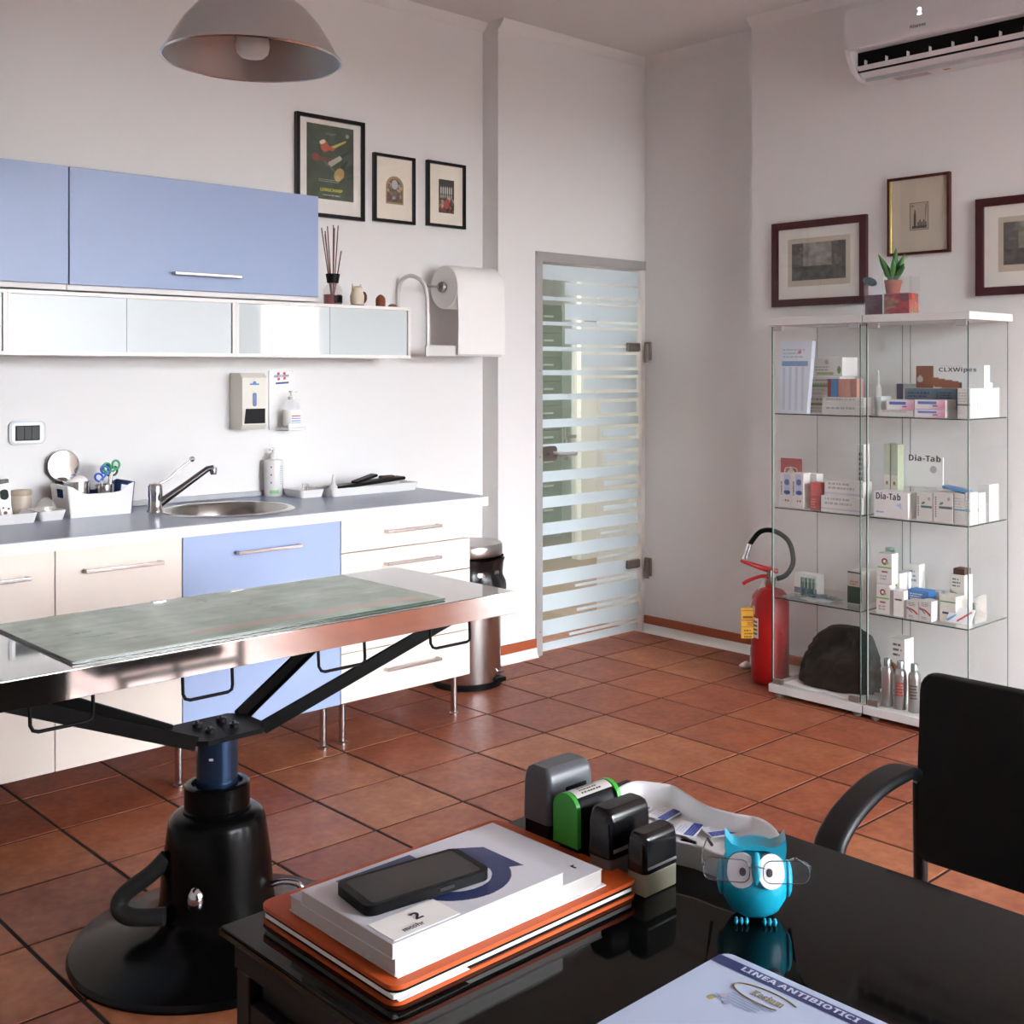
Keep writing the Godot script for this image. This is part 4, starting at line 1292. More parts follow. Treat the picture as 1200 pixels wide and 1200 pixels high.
func pendant():
	var dep := 2.9
	var c := EYE + ray(296, 69) * dep
	var t := thing("pendant_lamp", "spun aluminium dome pendant lamp hanging over the steel table", "lamp", c)
	var R := 0.217
	var prof := [[R - 0.004, -0.004], [R, -0.006], [R + 0.003, -0.002], [R, 0.002], [R - 0.012, 0.016], [0.19, 0.045], [0.165, 0.085], [0.135, 0.12], [0.10, 0.148], [0.06, 0.165], [0.045, 0.172], [0.045, 0.2], [0, 0.2]]
	part(t, "shade", G.new().lathe(prof, 64), mt("spun_alu", "#cfcfce", 0.24, 1.0), "brushed aluminium dome")
	part(t, "inner_shade", G.new().lathe([[R - 0.004, -0.004], [R - 0.016, 0.014], [0.186, 0.043], [0.161, 0.082], [0.131, 0.116], [0.096, 0.143], [0.056, 0.158], [0.0, 0.16]], 64), mt("inner_alu", "#a9a5a2", 0.45, 0.6), "matt inner face")
	part(t, "socket", G.new().lathe([[0.05, 0.158], [0.05, 0.075], [0.044, 0.07], [0, 0.07]], 24), mt("socket_grey", "#8d8783", 0.5))
	for k in 10:
		var a := TAU * k / 10
		part(t, "vent_slot", G.new().at(Transform3D(Basis(Vector3.UP, a), V(0, 0.062, 0))).rbox(V(0.043, 0.0, 0), V(0.01, 0.016, 0.011), 0.002), M.black)
	part(t, "bulb", G.new().lathe([[0.03, 0.072], [0.039, 0.05], [0.041, 0.032], [0.038, 0.014], [0.028, 0.004], [0, 0.002]], 24), mt("bulb", "#d6d2cd", 0.3))
	part(t, "cord", G.new().tube([V(0, 0.2, 0), V(0, 3.114 - c.y, 0)], 0.004, 8), M.black)
	part(t, "ceiling_rose", G.new().mv(V(0, 3.114 - c.y, 0)).lathe([[0, -0.03], [0.03, -0.028], [0.05, -0.002], [0.05, 0.0], [0, 0.0]], 20), M.white)

func pedal_bin():
	var b := on_y(548, 800, 0)
	var t := thing("pedal_bin", "steel pedal bin with black liner standing beside drawer unit", "bin", b)
	var r := 0.15
	part(t, "foot", G.new().lathe([[0, 0], [r + 0.006, 0], [r + 0.006, 0.02], [r, 0.026], [0, 0.026]], 40), M.black)
	part(t, "body", G.new().lathe([[r - 0.001, 0.026], [r, 0.03], [r, 0.52], [r - 0.003, 0.522]], 48), mt("bin_steel", "#c9c7c4", 0.26, 1.0))
	var rr := RandomNumberGenerator.new()
	rr.seed = 3
	var rings := []
	for i in 9:
		var y := 0.40 + 0.175 * i / 8.0
		var ring := []
		for k in 40:
			var a := TAU * k / 40
			var w := 0.006 * sin(a * 9 + i * 0.5) + rr.randf_range(-0.003, 0.003)
			ring.append(V(cos(a) * (r + 0.012 + w + 0.01 * sin(i * 0.9)), y + 0.012 * sin(a * 5 + 1.0) * (1.0 if i == 0 else 0.2), -sin(a) * (r + 0.012 + w + 0.01 * sin(i * 0.9))))
		rings.append(ring)
	part(t, "liner", G.new().loft(rings), mt("liner", "#0e0e10", 0.28), "black plastic liner folded over the rim")
	part(t, "lid", G.new().lathe([[r + 0.004, 0.585], [r + 0.008, 0.59], [r + 0.008, 0.63], [r + 0.002, 0.64], [r - 0.06, 0.648], [0, 0.65]], 48), mt("lid_steel", "#bdbab6", 0.3, 1.0))
	var e := on_y(583, 803, 0) - b
	part(t, "pedal", G.new().rbox(V(e.x, 0.03, e.z), V(0.06, 0.02, 0.06), 0.005).tube([V(e.x * 0.7, 0.03, e.z * 0.7), V(e.x, 0.055, e.z)], 0.009, 8), M.black)
	part(t, "pedal_bar", G.new().tube([V(e.x - 0.02, 0.06, e.z - 0.02), V(e.x + 0.02, 0.065, e.z + 0.02)], 0.005, 8), M.chrome)

const SH1 := 1.236
const SH2 := 0.826
const SH3 := 0.432
const SH4 := 0.056
const VX := 4.175          # front of the display cabinets
const VXB := 4.54

func display_cabinets():
	var zs := [[-3.035, -2.572], [-2.566, -2.103]]
	var lab := ["glass display cabinet with white base beside the fire extinguisher", "glass display cabinet with white base carrying the planted glass box"]
	for k in 2:
		var z0: float = zs[k][0]
		var z1: float = zs[k][1]
		var c := V((VX + VXB) / 2, 0, (z0 + z1) / 2)
		var hw := (z1 - z0) / 2
		var hd := (VXB - VX) / 2
		var t := thing("display_cabinet", lab[k], "cabinet", c)
		part(t, "base_board", G.new().box2(V(-hd, 0.02, -hw), V(hd, 0.055, hw), 0.002), M.gloss_white)
		part(t, "top_board", G.new().box2(V(-hd, 1.617, -hw), V(hd, 1.648, hw), 0.002), M.gloss_white)
		for q in [[-1, -1], [1, -1], [-1, 1], [1, 1]]:
			part(t, "foot", G.new().mv(V(q[0] * (hd - 0.03), 0, q[1] * (hw - 0.04))).lathe([[0, 0], [0.018, 0], [0.02, 0.012], [0.016, 0.02], [0, 0.02]], 14), mt("foot_grey", "#77726e", 0.5))
		var gx := hd - 0.012
		var gz := hw - 0.012
		var y0 := 0.056
		var y1 := 1.616
		part(t, "side_pane", G.new().box2(V(-gx + 0.006, y0, -gz), V(gx, y1, -gz + 0.004)), M.glass)
		part(t, "side_pane", G.new().box2(V(-gx + 0.006, y0, gz - 0.004), V(gx, y1, gz)), M.glass)
		part(t, "back_pane", G.new().box2(V(gx - 0.004, y0, -gz + 0.005), V(gx, y1, gz - 0.005)), M.glass)
		var door := part(t, "door", G.new().box2(V(-gx - 0.002, y0 + 0.004, -gz), V(-gx + 0.002, y1 - 0.004, gz)), M.glass, "frameless glass door")
		for s in [-1.0, 1.0]:
			part(door, "door_edge", G.new().box2(V(-gx - 0.0022, y0 + 0.004, s * gz - 0.0012), V(-gx + 0.0022, y1 - 0.004, s * gz + 0.0012)), M.green_edge)
			part(t, "edge_strip", G.new().box2(V(-gx + 0.0045, y0, s * gz - 0.002 * s - 0.0015), V(-gx + 0.0075, y1, s * gz - 0.002 * s + 0.0015)), mt("edge_pale", "#c9d6d0", 0.15))
			part(t, "back_edge", G.new().box2(V(gx, y0, s * (gz - 0.004) - 0.0015), V(gx + 0.002, y1, s * (gz - 0.004) + 0.0015)), mt("edge_mid", "#5e6f69", 0.2))
		for y in [y0 + 0.012, y1 - 0.012]:
			for s in [-1.0, 1.0]:
				part(door, "hinge_clip", G.new().rbox(V(-gx + 0.004, y, s * (gz - 0.03)), V(0.018, 0.022, 0.05), 0.003), M.bronze if y < 1.0 else M.alu)
		for y in [SH1, SH2, SH3]:
			var s := part(t, "shelf", G.new().box2(V(-gx + 0.012, y - 0.006, -gz + 0.006), V(gx - 0.006, y - 0.001, gz - 0.006)), M.glass_green, "clear glass shelf")
			part(s, "shelf_edge", G.new().box2(V(-gx + 0.0105, y - 0.006, -gz + 0.006), V(-gx + 0.012, y - 0.001, gz - 0.006)), M.green_edge)
			part(s, "shelf_edge", G.new().box2(V(-gx + 0.012, y - 0.006, gz - 0.006), V(gx - 0.006, y - 0.001, gz - 0.0045)), M.green_edge)

# a carton on a shelf: px range of its front (facing the room), top pixel row, front plane x, depth, shelf height
func blank(_i: Image):
	pass
var carton_seed := 100
func carton(called: String, label: String, pl: float, pr: float, pt: float, xf: float, dep: float, y: float, art: Callable, side := Color("#e9e7e2"), group := "") -> Node3D:
	var a := on_x(pl, pt, xf)
	var b := on_x(pr, pt, xf)
	var h: float = max((a.y + b.y) / 2 - y, 0.008)
	var lo := -3.017 if (pl + pr) / 2 < 1019.5 else -2.548
	var hi := lo + 0.427
	a.z = clamp(a.z, lo, hi - 0.02)
	b.z = clamp(b.z, a.z + 0.02, hi)
	dep = min(dep, VXB - 0.02 - xf)
	var w := b.z - a.z
	var t := thing(called, label, "box", V(xf + dep / 2, y + 0.0004, (a.z + b.z) / 2), group)
	var m := mt("carton_%d" % carton_seed, "#" + side.to_html(false), 0.55)
	part(t, "box_body", G.new().rbox(V(0, h / 2, 0), V(dep, h, w), 0.001), m)
	if art != blank:
		var pxh: int = clampi(int(64.0 * h / max(h, w)), 12, 64)
		var pxw: int = clampi(int(64.0 * w / max(h, w)), 12, 64)
		var im := canvas(pxw, pxh, side.lightened(0.1))
		art.call(im)
		part(t, "front_print", G.new().panel(V(-dep / 2 - 0.0006, h / 2, 0), V(0, 0, w * 0.985), V(0, h * 0.985, 0)), pic(im, 0.5))
	carton_seed += 1
	return t
func art_lines(c: Color, band: Color, pos := 0.5, bh := 0.12) -> Callable:
	var sd := carton_seed
	return func(i: Image):
		var w := i.get_width()
		var h := i.get_height()
		i.fill_rect(Rect2i(0, int(h * pos), w, max(1, int(h * bh))), band)
		scribble(i, int(w * 0.1), int(h * 0.14), int(w * 0.85), int(h * pos) - 2, 6, c, sd)
		scribble(i, int(w * 0.1), int(h * (pos + bh)) + 3, int(w * 0.6), int(h * 0.92), 6, c.lightened(0.3), sd + 1)
func art_swirl(main: Color, second: Color) -> Callable:
	var sd := carton_seed
	return func(i: Image):
		var w := i.get_width()
		var h := i.get_height()
		scribble(i, int(w * 0.2), int(h * 0.08), int(w * 0.8), int(h * 0.26), 5, Color("#4a4d55"), sd)
		for k in 24:
			var t := k / 23.0
			blot(i, w * (0.08 + 0.8 * t), h * (0.42 + 0.26 * t - 0.08 * sin(t * 3.0)), w * 0.05 + 1, h * 0.03 + 1, main)
			blot(i, w * (0.05 + 0.4 * t), h * (0.36 + 0.25 * t), w * 0.03 + 0.6, h * 0.015 + 0.6, second)
		scribble(i, int(w * 0.2), int(h * 0.8), int(w * 0.7), int(h * 0.92), 5, Color("#6a6d75"), sd + 3)
func art_ring(c: Color, c2: Color) -> Callable:
	var sd := carton_seed
	return func(i: Image):
		var w := i.get_width()
		var h := i.get_height()
		blot(i, w * 0.5, h * 0.26, w * 0.22, w * 0.22, c)
		blot(i, w * 0.5, h * 0.26, w * 0.11, w * 0.11, Color("#f1efec"))
		blot(i, w * 0.64, h * 0.30, w * 0.13, w * 0.10, c2)
		i.fill_rect(Rect2i(0, int(h * 0.44), w, max(1, int(h * 0.05))), c2)
		i.fill_rect(Rect2i(int(w * 0.3), int(h * 0.58), int(w * 0.45), max(1, int(h * 0.05))), c)
		scribble(i, int(w * 0.2), int(h * 0.72), int(w * 0.75), int(h * 0.9), 6, Color("#9a8f92"), sd)

func cabinet_contents():
	var W := Color("#d6d4cf")
	var xa := VX + 0.03
	# ---- shelf 1, cabinet by the extinguisher
	var po := thing("syringe_pouch", "tall blue and white sterile pouch standing on the top glass shelf", "pouch", on_x(932, 483, 4.225) * V(1, 0, 1) + V(0, SH1 + 0.0005, 0))
	var pim := canvas(64, 144, Color("#d9e0ea"))
	pim.fill_rect(Rect2i(6, 40, 50, 10), Color("#7f9fca"))
	scribble(pim, 8, 16, 54, 34, 7, Color("#a9b6c9"), 5)
	blot(pim, 40, 22, 3, 3, Color("#a84a58"))
	for k in 4:
		pim.fill_rect(Rect2i(8 + k * 12, 52, 5, 86), Color("#bfc9da"))
	var ph: float = on_x(931, 400, 4.225).y - SH1
	var pg := G.new()
	pg.at(Transform3D(Basis(V(0, 0, 1), V(0.03, 1, 0).normalized(), V(-1, 0.03, 0).normalized()), Vector3.ZERO))
	pg.prism(PackedVector2Array([Vector2(-0.082, 0), Vector2(0.066, 0), Vector2(0.09, ph), Vector2(-0.078, ph)]), -0.014, 0.012, 1.0)
	part(po, "pouch_body", pg, pic(pim, 0.35))
	var gl := art_lines(Color("#9aa39a"), Color("#7f9a5f"), 0.42, 0.16)
	var b1 := carton("green_band_carton", "white carton with green band, bottom of stack on top glass shelf", 946, 984, 464, 4.30, 0.12, SH1, gl, W)
	var y1: float = on_x(965, 464, 4.30).y
	var y2: float = on_x(965, 441.5, 4.30).y
	carton("green_band_carton", "white carton with green band, middle of stack on top glass shelf", 946, 984, 441.5, 4.30, 0.12, y1 + 0.001, art_lines(Color("#9aa39a"), Color("#7f9a5f"), 0.42, 0.16), W)
	carton("green_band_carton", "white carton with green leaf, topmost of stack on top glass shelf", 951, 987, 419, 4.30, 0.12, y2 + 0.002, func(i: Image):
		scribble(i, 8, 16, 40, 26, 5, Color("#8a9a6a"), 3)
		i.fill_rect(Rect2i(10, 26, 36, 5), Color("#a6a878"))
		blot(i, 58, 22, 4, 7, Color("#5f8a2f"))
		i.fill_rect(Rect2i(32, 34, 14, 3), Color("#d9b48a"))
		blot(i, 32, 8, 4, 4, Color("#a9afa9")), W)
	carton("long_flat_carton", "long flat white carton on top glass shelf, lower of the pair", 963.5, 1012, 476.5, xa + 0.02, 0.06, SH1, art_lines(Color("#a7a9ab"), Color("#d9d7d3"), 0.7, 0.1), W)
	var yf: float = on_x(990, 476.5, xa + 0.02).y
	carton("long_flat_carton", "long flat white carton on top glass shelf, upper of the pair", 963.5, 1012, 466, xa + 0.02, 0.06, yf + 0.001, art_lines(Color("#a7a9ab"), Color("#d9d7d3"), 0.7, 0.1), W)
	var yg: float = on_x(990, 466, xa + 0.02).y + 0.002
	for q in [[969.5, 972.5, "#8b2f33", "dark red"], [973, 981.5, "#4d86bd", "blue and white"], [982, 989.5, "#cf9a88", "pink"], [990, 996.5, "#d3a08d", "light pink"], [997, 1004, "#bb8474", "dusky pink"]]:
		carton("slim_carton", "slim %s carton standing in row on the flat cartons" % q[3], q[0], q[1], 444, xa + 0.024, 0.05, yg, blank, Color(q[2]))
	var nb := thing("spray_bottle", "slim white nozzle bottle at the cabinet joint, top glass shelf", "bottle", V(4.36, SH1 + 0.0005, -2.606))
	part(nb, "body", G.new().lathe([[0, 0], [0.015, 0], [0.016, 0.003], [0.016, 0.11], [0.01, 0.12]], 14), M.gloss_white)
	part(nb, "nozzle", G.new().lathe([[0.01, 0.118], [0.007, 0.13], [0.003, 0.185], [0, 0.187]], 12), M.gloss_white)
	# ---- shelf 1, second cabinet
	carton("pale_carton", "pale mint carton at left end of second cabinet top shelf", 1021, 1031, 464.5, xa + 0.05, 0.08, SH1, blank, Color("#d3dfdc"))
	carton("flat_white_carton", "flat white carton under the pink and blue cartons", 1030, 1070, 481, xa + 0.005, 0.09, SH1, art_lines(Color("#b9b9b9"), Color("#e0dedb"), 0.6, 0.1), W)
	var ya: float = on_x(1050, 481, xa + 0.005).y + 0.001
	var pink := func(i: Image):
		var w := i.get_width()
		var h := i.get_height()
		for x in w:
			for y in h:
				i.set_pixel(x, y, Color("#ece9ea").lerp(Color("#dc8fae"), clamp((x - w * 0.5) / (w * 0.5) + (y - h * 0.5) / (h * 2.0), 0, 1)))
		i.fill_rect(Rect2i(int(w * 0.12), int(h * 0.2), int(w * 0.62), max(2, int(h * 0.3))), Color("#5d7ac9"))
		i.fill_rect(Rect2i(int(w * 0.6), int(h * 0.62), int(w * 0.16), 2), Color("#7a3a5c"))
	carton("pink_blue_carton", "pink and blue carton lying on the flat white carton", 1038.5, 1071, 468.5, xa + 0.01, 0.08, ya, pink, W)
	carton("pink_blue_carton", "pink and blue carton resting on glass shelf under its twin", 1071.5, 1108, 480, xa + 0.005, 0.09, SH1, pink, W)
	var yb: float = on_x(1090, 480, xa + 0.005).y + 0.001
	carton("pink_blue_carton", "pink and blue carton lying on its twin beside dark blue cartons", 1071.5, 1108, 468.5, xa + 0.01, 0.085, yb, pink, W)
	var bl := art_lines(Color("#2f3d52"), Color("#5f7791"), 0.7, 0.15)
	carton("blue_wipes_carton", "dark blue carton behind the pink ones, left of pair", 1060, 1098, 455.5, xa + 0.11, 0.07, SH1, bl, Color("#52687f"))
	carton("blue_wipes_carton", "dark blue carton behind the pink ones, right of pair", 1099, 1121, 455.5, xa + 0.11, 0.07, SH1, art_lines(Color("#2f3d52"), Color("#5f7791"), 0.7, 0.15), Color("#52687f"))
	carton("purple_end_carton", "white carton with purple end behind the dark blue cartons", 1050.5, 1078, 449.5, xa + 0.185, 0.05, SH1, func(i: Image):
		i.fill_rect(Rect2i(0, 0, int(i.get_width() * 0.3), i.get_height()), Color("#433a63")), W)
	var yw: float = on_x(1095, 455.5, xa + 0.11).y + 0.001
	var wb := carton("wipes_box", "white wipes box with brown dog picture on dark blue cartons", 1073, 1154, 428.5, xa + 0.125, 0.05, yw, func(i: Image):
		var w := i.get_width()
		var h := i.get_height()
		i.fill_rect(Rect2i(0, 0, int(w * 0.27), h), Color("#7d4529"))
		for k in 20:
			blot(i, w * (0.25 + 0.022 * k), h * (0.7 + 0.012 * k), 4, h * 0.2, Color("#8b4f2c"))
		blot(i, w * 0.06, h * 0.6, 3, 3, Color("#b9b0a6"))
		blot(i, w * 0.68, h * 0.88, 2, 3, Color("#3c2f55"))
		i.fill_rect(Rect2i(int(w * 0.7), 0, int(w * 0.3), h), Color("#dfe3e3")), Color("#dcdfdd"))
	text(wb, "CLXWipes", 0.016, V(-0.0258, 0.075, 0.035), V(0, 0, 1), V(0, 1, 0), M.ink, false, true, 0.16)
	for k in 4:
		carton("banded_carton", ["white carton with dark band, front one of the file", "white carton with dark band, second in file", "white carton with dark band, third in file", "white carton with dark band, rearmost of the file"][k], 1122.0 + 0.4 * k, 1144.5 + 8.0 * k, 455.5 - 0.3 * k, xa + 0.01 + 0.062 * k, 0.06, SH1, art_lines(Color("#b0b0b0"), Color("#6a6c6c"), 0.52, 0.07), W)
	carton("white_end_carton", "plain white carton behind the file of banded cartons", 1128, 1158, 448.5, 4.46, 0.04, SH1, art_lines(Color("#c3c3c3"), Color("#e2e0de"), 0.5, 0.1), W)
	# ---- shelf 2, first cabinet
	var tall := func(i: Image):
		var w := i.get_width()
		var h := i.get_height()
		i.fill_rect(Rect2i(int(w * 0.35), 2, int(w * 0.55), int(h * 0.6)), Color("#b9c2dd"))
		blot(i, w * 0.6, h * 0.26, w * 0.22, h * 0.09, Color("#4a5a9c"))
		blot(i, w * 0.62, h * 0.56, w * 0.28, h * 0.06, Color("#2c3a86"))
		blot(i, w * 0.5, h * 0.8, 1.8, 1.8, Color("#a03838"))
		blot(i, w * 0.72, h * 0.8, 1.8, 1.8, Color("#a03838"))
		for k in 8:
			i.fill_rect(Rect2i(int(w * 0.1), int(h * (0.26 + 0.05 * k)), 3, 2), Color("#3a3f55"))
	for k in 2:
		carton("blue_picture_carton", ("upright blue picture carton against the side pane" if k == 0 else "upright blue picture carton between its twin and plain carton"), 914.0 + 14 * k, 927.6 + 14 * k, 554.5, xa + 0.01, 0.06, SH2, tall, W)
	carton("upright_white_carton", "plain upright white carton behind the small red carton", 942, 957, 555.5, xa + 0.06, 0.05, SH2, art_lines(Color("#c9ccd0"), Color("#e1e3e5"), 0.3, 0.05), W)
	carton("red_carton", "small upright red carton on the second glass shelf", 949.5, 961, 565.5, xa + 0.01, 0.045, SH2, art_lines(Color("#c96a62"), Color("#a83a36"), 0.5, 0.05), Color("#b23a35"))
	carton("stopper_carton", "long flat carton with black mark, lower one on second shelf", 962, 1012, 582.5, xa + 0.004, 0.07, SH2, art_lines(Color("#9c9ca6"), Color("#b9b9c9"), 0.78, 0.14), W)
	var ys: float = on_x(985, 582.5, xa + 0.004).y + 0.001
	carton("stopper_carton", "long flat carton with black mark, upper one on second shelf", 966, 1012, 564, xa + 0.012, 0.07, ys, art_lines(Color("#9c9ca6"), Color("#b9b9c9"), 0.78, 0.14), W)
	carton("tall_narrow_carton", "tall narrow white carton with vertical lettering near cabinet joint", 1004, 1012, 521, 4.42, 0.05, SH2, func(i: Image):
		for k in 9:
			i.fill_rect(Rect2i(int(i.get_width() * 0.4), 8 + k * 5, 5, 3), Color("#3c4044")), W)
	# ---- shelf 2, second cabinet
	for q in [[1034.0, 1043.0, 520.0, "tall pale green carton next to the pane between the cabinets"], [1044.0, 1052.0, 521.0, "tall pale green carton next to the lettered display card"]]:
		carton("pale_green_carton", q[3], q[0], q[1], q[2], 4.31, 0.05, SH2, func(i: Image):
			var w := i.get_width()
			var h := i.get_height()
			i.fill_rect(Rect2i(0, int(h * 0.45), w, int(h * 0.25)), Color("#cfcbb9"))
			scribble(i, 4, int(h * 0.54), w - 4, int(h * 0.6), 6, Color("#7c5a48"), 3), Color("#a3ab90"))
	var dt := carton("display_carton", "large white open display carton with dark lettering on second shelf", 1024, 1064, 577, xa + 0.003, 0.09, SH2, blank, Color("#eceae8"))
	var dw: float = on_x(1064, 577, xa + 0.003).z - on_x(1024, 577, xa + 0.003).z
	text(dt, "Dia-Tab", 0.026, V(-0.0456, 0.085, -0.012), V(0, 0, 1), V(0, 1, 0), M.ink, false, true, dw * 0.72)
	text(dt, "elanco", 0.008, V(-0.0456, 0.022, -dw * 0.32), V(0, 0, 1), V(0, 1, 0), mt("elanco_blue", "#4a78b9", 0.5), false, true)
	part(dt, "dog_print", G.new().at(Transform3D(Basis(V(0, 0, 1), V(0, 1, 0), V(-1, 0, 0)), V(-0.0454, 0.05, dw * 0.26))).prism(PackedVector2Array([Vector2(-0.014, 0.008), Vector2(-0.004, 0.006), Vector2(0.0, 0.012), Vector2(0.008, 0.01), Vector2(0.006, 0.002), Vector2(0.01, -0.012), Vector2(0.004, -0.01), Vector2(-0.002, -0.002), Vector2(-0.012, 0.0)]), 0, 0.0004), mt("print_blue", "#a9cdea", 0.6))
	var lid := carton("display_card", "upright white display card with dark lettering behind display carton", 1062, 1105, 535.5, 4.36, 0.006, on_x(1080, 571, 4.36).y, blank, Color("#e6e6e4"))
	text(lid, "Dia-Tab", 0.024, V(-0.0036, 0.118, 0.0), V(0, 0, 1), V(0, 1, 0), M.ink, false, true, 0.142)
	part(lid, "seal_print", G.new().at(Transform3D(Basis(V(0, 0, 1), V(0, 1, 0), V(-1, 0, 0)), V(-0.0031, 0.075, 0.04))).prism(rrect(0.03, 0.03, 0.0149, 6), 0, 0.0004), mt("seal", "#a9adb0", 0.6))
	part(lid, "strut", G.new().box2(V(0.003, -(lid.position.y - SH2), -0.05), V(0.008, 0.09, 0.05)), M.paper)
	var db := func(i: Image):
		var w := i.get_width()
		var h := i.get_height()
		i.fill_rect(Rect2i(int(w * 0.3), int(h * 0.46), int(w * 0.7), max(2, int(h * 0.08))), Color("#4d6f72"))
		blot(i, w * 0.8, h * 0.2, 3, 4, Color("#9a9ea0"))
		blot(i, w * 0.42, h * 0.36, 5, 2.4, Color("#4f7a6a"), -0.5)
		for k in 9:
			i.fill_rect(Rect2i(int(w * 0.1), int(h * (0.15 + 0.08 * k)), 3, 3), Color("#5a5e62"))
	for q in [[1074.0, 1092.6, "upright teal banded carton next to the lettered display carton"], [1093.6, 1116.5, "upright teal banded carton next to the blue banded carton"]]:
		carton("upright_banded_carton", q[2], q[0], q[1], 577.5, xa + 0.01, 0.13, SH2, db, W)
	carton("blue_band_carton", "upright carton with bright blue band next to teal banded cartons", 1118, 1131, 579, xa + 0.012, 0.06, SH2, art_lines(Color("#b9bcbc"), Color("#3f9ec4"), 0.5, 0.06), Color("#d9d9d4"))
	carton("sage_band_carton", "upright carton with sage band at the second shelf's open end", 1132, 1148, 578, xa + 0.012, 0.06, SH2, art_lines(Color("#b5b5b5"), Color("#8aa39c"), 0.5, 0.1), W)
	carton("sage_band_carton", "second sage banded carton behind its twin, second shelf", 1133, 1158, 578, xa + 0.08, 0.06, SH2, art_lines(Color("#b5b5b5"), Color("#8aa39c"), 0.5, 0.1), W)
	carton("white_tall_carton", "tall plain white carton at the back corner, second shelf", 1146, 1168, 568, xa + 0.17, 0.08, SH2, art_lines(Color("#cfcfcf"), Color("#dedede"), 0.5, 0.05), W)
	solo("blue_sachet", "crumpled blue sachet lying on the upright cartons", "sachet", G.new().at(Transform3D(Basis(V(1, 0, 0), 0.15), Vector3.ZERO)).rbox(V(0, 0.008, 0), V(0.05, 0.014, 0.11), 0.005), mt("sachet", "#5a8bb9", 0.3), V(xa + 0.06, on_x(1120, 577.5, xa + 0.01).y + 0.001, -2.20))
	# ---- shelf 3, first cabinet
	carton("white_blue_carton", "white carton with dark blue foot behind green vials", 928, 957, 673, xa + 0.14, 0.06, SH3, func(i: Image):
		i.fill_rect(Rect2i(0, int(i.get_height() * 0.72), i.get_width(), 40), Color("#24386b")), Color("#eef0ef"))
	for k in 4:
		var p := on_x(940 + 4.5 * k, 690, xa + 0.11)
		var v := thing("green_vial", "small dark green vial in row before white carton", "vial", V(xa + 0.11, SH3 + 0.0005, p.z), "green vials")
		part(v, "body", G.new().lathe([[0, 0], [0.0065, 0], [0.007, 0.002], [0.007, 0.06], [0.005, 0.064]], 12), mt("vial", "#1f4a43", 0.15))
		part(v, "cap", G.new().lathe([[0.0062, 0.062], [0.0066, 0.063], [0.0066, 0.078], [0, 0.079]], 12), mt("vial_cap", "#2f7a68", 0.35))
	var rb := RandomNumberGenerator.new()
	rb.seed = 8
	var bx := [[936, 4.24, 0.2, "#8f9aa3", "bluish grey"], [950, 4.235, -0.3, "#dfe3e4", "almost white"], [956, 4.31, 0.5, "#5f7f90", "dark teal"], [968, 4.30, 0.1, "#aab3b8", "light grey"], [976, 4.32, -0.4, "#8d979d", "dull grey"], [962, 4.225, 0.05, "#c9cfd2", "pale silver"]]
	for k in bx.size():
		var q: Array = bx[k]
		var p := on_x(q[0], 700, q[1])
		var bp := thing("blister_pack", "%s blister pack lying loose on the third glass shelf" % q[4], "blister pack", V(q[1], SH3 + 0.0005 + 0.0045 * (k % 3), p.z))
		bp.rotation.y = q[2]
		part(bp, "foil", G.new().rbox(V(0, 0.0012, 0), V(0.045, 0.0024, 0.095), 0.0005), mt("foil_%d" % k, q[3], 0.3, 0.5))
		for i in 3:
			for j in 2:
				part(bp, "blister", G.new().ball(V(-0.011 + 0.022 * j, 0.0024, -0.028 + 0.028 * i), V(0.007, 0.0018, 0.009), 8), M["foil_%d" % k])
	carton("green_foot_carton", "white and dark green carton near the joint, third shelf", 993, 1010, 670, xa + 0.11, 0.12, SH3, func(i: Image):
		var h := i.get_height()
		i.fill_rect(Rect2i(0, int(h * 0.48), i.get_width(), h), Color("#1f4a39"))
		scribble(i, 6, int(h * 0.3), i.get_width() - 6, int(h * 0.4), 5, Color("#b9654a"), 2)
		i.fill_rect(Rect2i(0, 0, i.get_width(), 3), Color("#4a3428")), Color("#cfc9be"))
	var gb := thing("green_capped_bottle", "tall white bottle with green cap behind dark green carton", "bottle", V(4.47, SH3 + 0.0005, -2.614))
	part(gb, "body", G.new().lathe([[0, 0], [0.022, 0], [0.024, 0.003], [0.024, 0.19], [0.016, 0.2]], 16), mt("bottle_pale", "#cfd6d2", 0.3))
	part(gb, "cap", G.new().lathe([[0.018, 0.198], [0.019, 0.2], [0.019, 0.228], [0, 0.23]], 16), mt("cap_green", "#2f6a55", 0.4))
	# ---- shelf 3, second cabinet
	var rg := art_ring(Color("#8c2440"), Color("#7fae3f"))
	carton("ring_logo_carton", "upright white carton with ring emblem, lower of tall stack", 1027, 1042, 685, xa + 0.008, 0.05, SH3, rg, W)
	var yr: float = on_x(1035, 685, xa + 0.008).y + 0.001
	carton("ring_logo_carton", "upright white carton with ring emblem, topmost of tall stack", 1028.5, 1045, 648.5, xa + 0.012, 0.05, yr, art_ring(Color("#8c2440"), Color("#7fae3f")), W)
	carton("ring_logo_carton", "white carton with ring emblem behind the cream label carton", 1043, 1054, 672, xa + 0.07, 0.06, SH3, art_ring(Color("#5f2a4a"), Color("#7fae3f")), W)
	carton("cream_label_carton", "narrow white carton with small black line of print", 1047, 1059, 692.5, xa + 0.006, 0.035, SH3, func(i: Image):
		i.fill_rect(Rect2i(4, int(i.get_height() * 0.32), int(i.get_width() * 0.7), 4), Color("#4c4a48")), Color("#ece8df"))
	carton("grey_green_carton", "grey white carton with green foot beside ring emblem cartons", 1054.5, 1065, 670, xa + 0.13, 0.05, SH3, art_lines(Color("#a9a9a9"), Color("#4f8a5f"), 0.7, 0.12), Color("#dcdcd9"))
